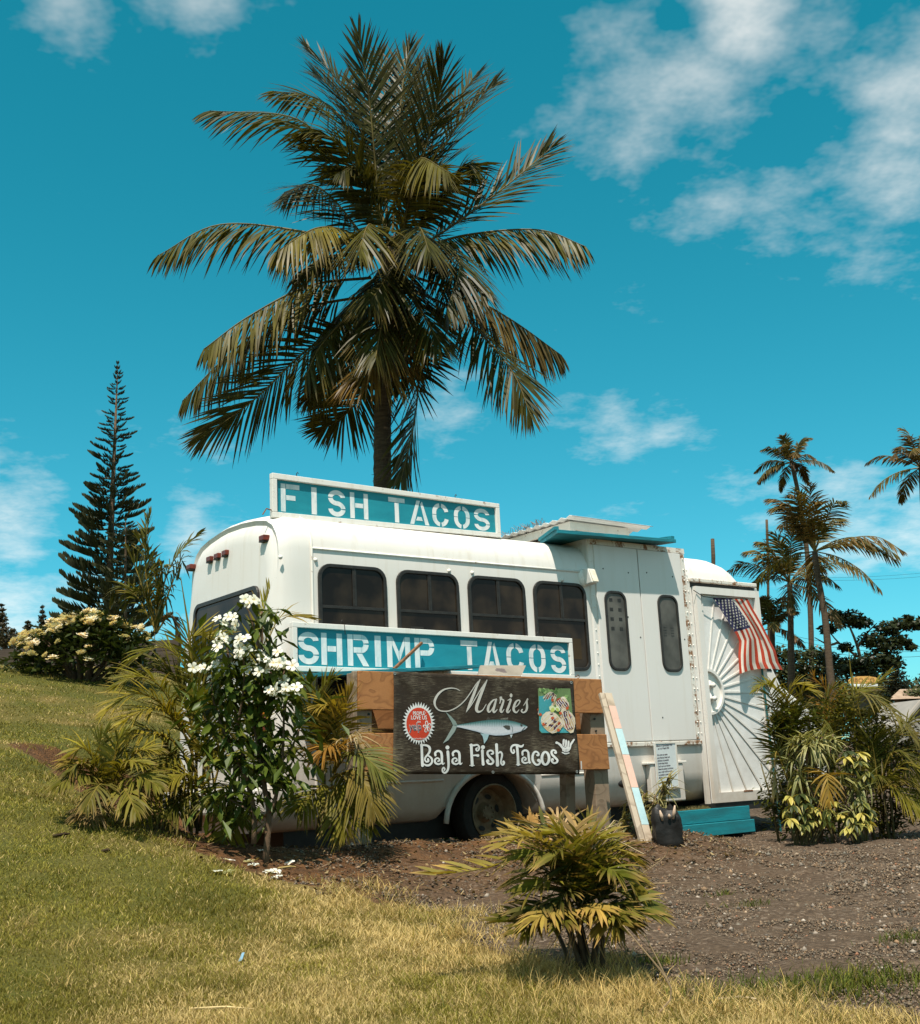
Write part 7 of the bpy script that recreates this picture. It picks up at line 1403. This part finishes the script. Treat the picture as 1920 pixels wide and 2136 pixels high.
# coconut palms in the distance (right)
def far_palm(label, trunk, Y, R, seed, n=15, tone=(.095, .078, .018), group=None, bias=None):
    b0 = at(*trunk[0], Y); o = empty('coconut_palm', b0); tag(o, label, 'palm tree', group); r_ = random.Random(seed); P, _ = path([at(u, v, Y) - b0 for u, v in trunk], 20); m = MB(); m.tube(P, [.17 - .05 * i / 20 + (.008 if i % 2 else 0) for i in range(21)], 8); m.build('trunk', M['bark'], o, smooth=True); c = P[-1]
    for k in range(n):
        a = 2 * math.pi * k / n + r_.uniform(-.25, .25); el = r_.choice([1.25, 1.0, .75, .5, .25, 0, -.3]) + r_.uniform(-.15, .15); L_ = R * r_.uniform(.82, 1.12); d = Vector((math.cos(a) * math.cos(el), math.sin(a) * math.cos(el), math.sin(el))); h = Vector((math.cos(a), math.sin(a), 0)); sag = .28 + .2 * (1 - abs(el))
        pts = [c, c + d * L_ * .4 + UP * .02, c + d * L_ * .75 - UP * sag * L_ * .22, c + d * L_ * .95 + h * L_ * .06 - UP * sag * L_ * .75]
        fobj('frond', o, M['frond'], ctrl=pts, n=40, ll=R * .30, lw=.07, twist=r_.uniform(-35, 35), droop=.55, fwd=.6, lift=-.15, start=.18, col=tuple(q * r_.uniform(.7, 1.25) for q in tone), tip=(.26, .15, .05), tipk=.4, rr=r_, rad=.035, radial=h, brown=.15, rcol=(.2, .15, .05))
far_palm('slim coconut palm standing highest on the right skyline', [(1694, 1440), (1692, 1300), (1684, 1150), (1668, 1040), (1652, 965)], 70, 2.35, 101, 17, (.060, .050, .014))
far_palm('full golden-tipped coconut palm right of the flag', [(1742, 1490), (1732, 1400), (1722, 1290), (1708, 1210), (1700, 1150)], 52, 3.6, 102, 20, (.105, .088, .018))
far_palm('lower coconut palm half hidden behind the flag', [(1652, 1460), (1651, 1380), (1650, 1290), (1648, 1215)], 56, 3.3, 103, 17, (.085, .070, .016))
far_palm('small palm crown close behind the flagged door', [(1610, 1460), (1612, 1400), (1612, 1310)], 58, 2.2, 105, 13, (.060, .052, .014))
far_palm('coconut palm cut off by the right edge of the picture', [(1940, 1440), (1936, 1200), (1926, 1050), (1922, 975)], 55, 2.75, 104, 16, (.070, .058, .015))
def snag(label, pts, Y, r0):
    b0 = at(*pts[0], Y); b0.z = gzf(b0.x, b0.y); m = MB(); P, _ = path([Vector((0, 0, -.1))] + [at(u, v, Y) - b0 for u, v in pts[1:]], 14); m.tube(P, [r0 * (1 + .1 * (i % 2)) for i in range(15)], 8); o = m.build('dead_trunk', M['bark'], None, smooth=True); o.location = b0; tag(o, label, 'dead tree')
snag('bare dead trunk poking above the white front of the bus', [(1492, 1500), (1490, 1300), (1489, 1180), (1487, 1124)], 22, .035); snag('headless dead palm trunk left of the golden palm', [(1604, 1440), (1604, 1300), (1603, 1180), (1600, 1084)], 60, .065)
# spreading dark trees
T = lambda L_, Y: [(at(u, v, Y), r) for u, v, r in L_]
b0 = at(1800, 1450, 55); tree('spreading_tree', 'dark spreading tree with flat layered crown at the right', b0, [[b0, at(1798, 1400, 55), at(1790, 1350, 55), at(1770, 1300, 55)], [at(1795, 1390, 55), at(1840, 1350, 55), at(1880, 1320, 55)], [at(1790, 1370, 55), at(1750, 1340, 55), at(1725, 1310, 55)], [at(1830, 1360, 55), at(1860, 1330, 55), at(1905, 1305, 55)], [at(1790, 1350, 55), at(1810, 1320, 55), at(1830, 1300, 55)], [at(1750, 1340, 55), at(1730, 1345, 55), at(1700, 1330, 55)]],
     T([(1775, 1292, .75), (1745, 1285, .5), (1800, 1300, .5), (1728, 1312, .45), (1850, 1312, .6), (1880, 1302, .5), (1905, 1305, .5), (1925, 1300, .5), (1820, 1335, .7), (1850, 1350, .8), (1870, 1335, .6), (1830, 1380, .9), (1790, 1385, .8), (1760, 1395, .8), (1860, 1385, .7), (1810, 1410, 1.0), (1730, 1375, .6), (1765, 1350, .4), (1890, 1340, .3), (1902, 1350, .3), (1895, 1290, .3)], 55), (.030, .036, .010), 111, .11, 420, .13)
b0 = at(1660, 1460, 62); tree('spreading_tree', 'dark leafy trees filling the gap below the distant palms', b0, [[b0, at(1660, 1420, 62), at(1655, 1370, 62)], [at(1660, 1420, 62), at(1620, 1380, 62), at(1590, 1350, 62)], [at(1660, 1410, 62), at(1700, 1380, 62), at(1720, 1350, 62)]], T([(1640, 1400, 1.3), (1600, 1395, 1.2), (1575, 1380, .9), (1680, 1395, 1.2), (1715, 1400, 1.2), (1620, 1365, .8), (1660, 1370, .8), (1700, 1365, .7), (1590, 1345, .5), (1570, 1350, .5), (1730, 1420, 1.0), (1650, 1430, 1.4), (1600, 1425, 1.3), (1690, 1430, 1.3)], 62), (.034, .040, .011), 112, .13, 420, .12)
b0 = at(1872, 1470, 60); tree('casuarina_tree', 'wispy drooping tree at the right beyond the stall sign', b0, [[b0, at(1868, 1400, 60), at(1862, 1365, 60)]], T([(1868, 1440, .9), (1872, 1425, .75), (1866, 1405, .6), (1876, 1410, .5), (1862, 1385, .4), (1880, 1435, .6), (1858, 1425, .6), (1890, 1450, .6)], 60), (.055, .050, .024), 113, .08, 260, .07)
b0 = at(1908, 1480, 58); tree('bush', 'low green bush in front of the thatched roof', b0, [[b0, at(1908, 1465, 58)]], T([(1905, 1452, .5), (1920, 1448, .5), (1895, 1458, .4)], 50), (.06, .065, .018), 114, .09, 200, .05, 'bush')
# hedge line that closes the far ground behind bus and stalls
for k in range(7):
    u = 1500 + k * 75; b0 = at(u, 1520, 75 + (k % 3) * 4); b0.z = gzf(b0.x, b0.y); c = at(u, 1440 + 12 * (k % 2), 75); tree('bush', ['dense far bush behind the bus nose', 'far bush left of the stall', 'far bush under the golden palm', 'far bush right of the palm trunks', 'far bush behind the orange stall sign', 'far bush behind the thatched roof', 'far bush at the right edge of the picture'][k], b0, [[b0, c]], [(c, 2.0), (c + Vector((1.4, 0, -.3)), 1.5), (c + Vector((-1.4, 0, -.4)), 1.6), (c + Vector((0, 0, -1.3)), 2.0)], (.045, .050, .014), 120 + k, .18, 420, .1, 'bush')
# stall with sign
stl = empty('food_stall', at(1802, 1500, 42)); SB_ = Vector(stl.location); SB_.z = gzf(SB_.x, SB_.y); stl.location = SB_; tag(stl, 'small food stall with oval orange sign and white awning', 'stall'); s42 = lambda u, v, d=0.0: at(u, v, 42 + d) - SB_
m = MB(); P = [(1770, 1419), (1776, 1414), (1790, 1411), (1812, 1410.5), (1828, 1413), (1834, 1419), (1830, 1426), (1772, 1426)]; m.v = [tuple(s42(u, v)) for u, v in P] + [tuple(s42(u, v, .1)) for u, v in P]; n = len(P); m.c = [(1, 1, 1)] * 2 * n; m.f = [tuple(range(n)), tuple(range(n, 2 * n))] + [(i, (i + 1) % n, (i + 1) % n + n, i + n) for i in range(n)]; m.m = [0] * len(m.f); m.build('sign_board', pm('orange_board', (.55, .30, .085), (.46, .24, .06), 4, .6), stl)
sgn = text_mesh('BBQ CO', 13.5, lambda a, q: tuple(s42(1776 + a * .98, 1423.5 - q + a * .00, -.02)), pm('brown_letter', (.16, .075, .02), None, 4, .7), stl, 'lettering', off=.0)
m = MB(); m.hexa([s42(1776, 1433, -.5), s42(1832, 1433, -.5), s42(1832, 1430, .6), s42(1776, 1430, .6), s42(1776, 1429, -.5), s42(1832, 1429, -.5), s42(1832, 1427, .6), s42(1776, 1427, .6)]); m.build('awning', M['sheet'], stl)
m = MB(); m.hexa([s42(1780, 1490, 0), s42(1828, 1490, 0), s42(1828, 1490, 1.2), s42(1780, 1490, 1.2), s42(1780, 1432.5, 0), s42(1828, 1432.5, 0), s42(1828, 1432.5, 1.2), s42(1780, 1432.5, 1.2)]); m.build('stall_body', pm('stall_body', (.10, .075, .05), None, 3, .8), stl)
# thatched hut
ht = empty('thatched_hut', at(1895, 1500, 50)); HB = Vector(ht.location); HB.z = gzf(HB.x, HB.y); ht.location = HB; tag(ht, 'hut with pale brown thatched roof at the right edge', 'hut'); s50 = lambda u, v, d=0.0: at(u, v, 50 + d) - HB
m = MB(); m.hexa([s50(1855, 1459, -.6), s50(1950, 1456, -.6), s50(1950, 1456, 2.5), s50(1855, 1459, 2.5), s50(1878, 1438, .5), s50(1940, 1436, .5), s50(1940, 1436, 1.5), s50(1878, 1438, 1.5)]); m.build('roof', pm('thatch', (.34, .24, .17), (.25, .17, .115), 6, .95, .5, 20), ht)
m = MB(); m.hexa([s50(1866, 1495), s50(1945, 1495), s50(1945, 1495, 1.8), s50(1866, 1495, 1.8), s50(1866, 1459), s50(1945, 1457), s50(1945, 1457, 1.8), s50(1866, 1459, 1.8)]); m.build('wall', pm('hut_wall', (.20, .15, .10), None, 4, .85), ht)
# vehicles beyond the right bed
def vehicle(name, label, u, v, Y, W_, sc, col, col2=None, rot=0.1):
    p = at(u, v, Y); p.z = gzf(p.x, p.y); o = empty(name, p, rot); tag(o, label, 'car'); bm_ = pm(label[:12] + '_paint', col, tuple(q * .85 for q in col), 3, .3, .02, spec=.5); l = 4.4 * sc; 
    m = MB(); prof_ = [(-l / 2, .3), (-l / 2, .85), (-l * .36, .98), (-l * .22, 1.5), (l * .22, 1.52), (l * .36, 1.0), (l / 2, .85), (l / 2, .3)]; m.prism(prof_, lambda a, z, d: (a, d, z * sc), -.85 * sc, .85 * sc); m.build('body', bm_, o, bevel=.06)
    m = MB(); m.prism([(-l * .31, 1.02), (-l * .20, 1.42), (l * .0, 1.43), (l * .0, 1.02)], lambda a, z, d: (a, d, z * sc), -.856 * sc, -.85 * sc); m.build('window', M['glass'], o); m = MB(); m.prism([(l * .02, 1.02), (l * .02, 1.43), (l * .20, 1.43), (l * .31, 1.02)], lambda a, z, d: (a, d, z * sc), -.856 * sc, -.85 * sc); m.build('window', M['glass'], o)
    if col2: m = MB(); m.box((-l / 2 - .01, -.862 * sc, .62 * sc), (l / 2 + .01, -.852 * sc, .84 * sc)); m.build('stripe', pm(label[:12] + '_band', col2, None, 3, .4), o)
    for x in (-l * .30, l * .30):
        for y in (-.75, .75): m = MB(); m.lathe([(0, .1), (.2, .1), (.33, .09), (.33, -.09), (0, -.1)], lambda X, Y_, d, x=x, y=y: (x + X * sc, (y - d) * sc, (.33 + Y_) * sc), 20); m.build('wheel', M['tyre'], o, autosm=40)
    return o
vehicle('parked_car', 'teal and white van parked by the thatched hut', 1916, 1546, 44, 0, .95, (.03, .28, .26), (.72, .72, .70), .05)
vehicle('parked_car', 'silver grey car at the right edge behind the palms', 1955, 1572, 34, 0, 1.0, (.30, .26, .22), None, .3)
# overhead wires
for k, (v0, v1, Y) in enumerate(((1192, 1188, 80), (1196, 1196, 80), (1326, 1352, 66), (1340, 1362, 66), (1318, 1342, 66))):
    a, b_ = at(1480 if k < 2 else 1620, v0, Y), at(1990, v1, Y); m = MB(); P = [a.lerp(b_, i / 12) - UP * .5 * (1 - (i / 6 - 1) ** 2) for i in range(13)]; m.tube([p - a for p in P], .011 if k > 1 else .008, 4, False); o = m.build('power_line', M['black']); o.location = a; tag(o, ['upper high wire crossing the right sky', 'lower high wire crossing the right sky', 'middle low wire behind the distant palms', 'lowest wire behind the distant palms', 'topmost low wire behind the distant palms'][k], 'wire')
# thin spears
for (u0, v0, u1, v1, Y, lab) in ((1786, 1560, 1771, 1352, 12.6, 'long thin yellow palm spear standing above the right bed'), (402, 1400, 377, 1204, 9.4, 'thin brown spear leaning across the bus rear window')):
    a, b_ = at(u0, v0, Y), at(u1, v1, Y); g_ = Vector((a.x, a.y, gzf(a.x, a.y))); m = MB(); m.tube([Vector((0, 0, 0)), a - g_, a.lerp(b_, .5) - g_ + Vector((.01, 0, 0)), b_ - g_], [.012, .012, .009, .003], 5, False, (.21, .165, .025)); o = obj('palm_spear', m.mesh('palm_spear', M['areca'])); o.location = g_; tag(o, lab, 'palm spear')
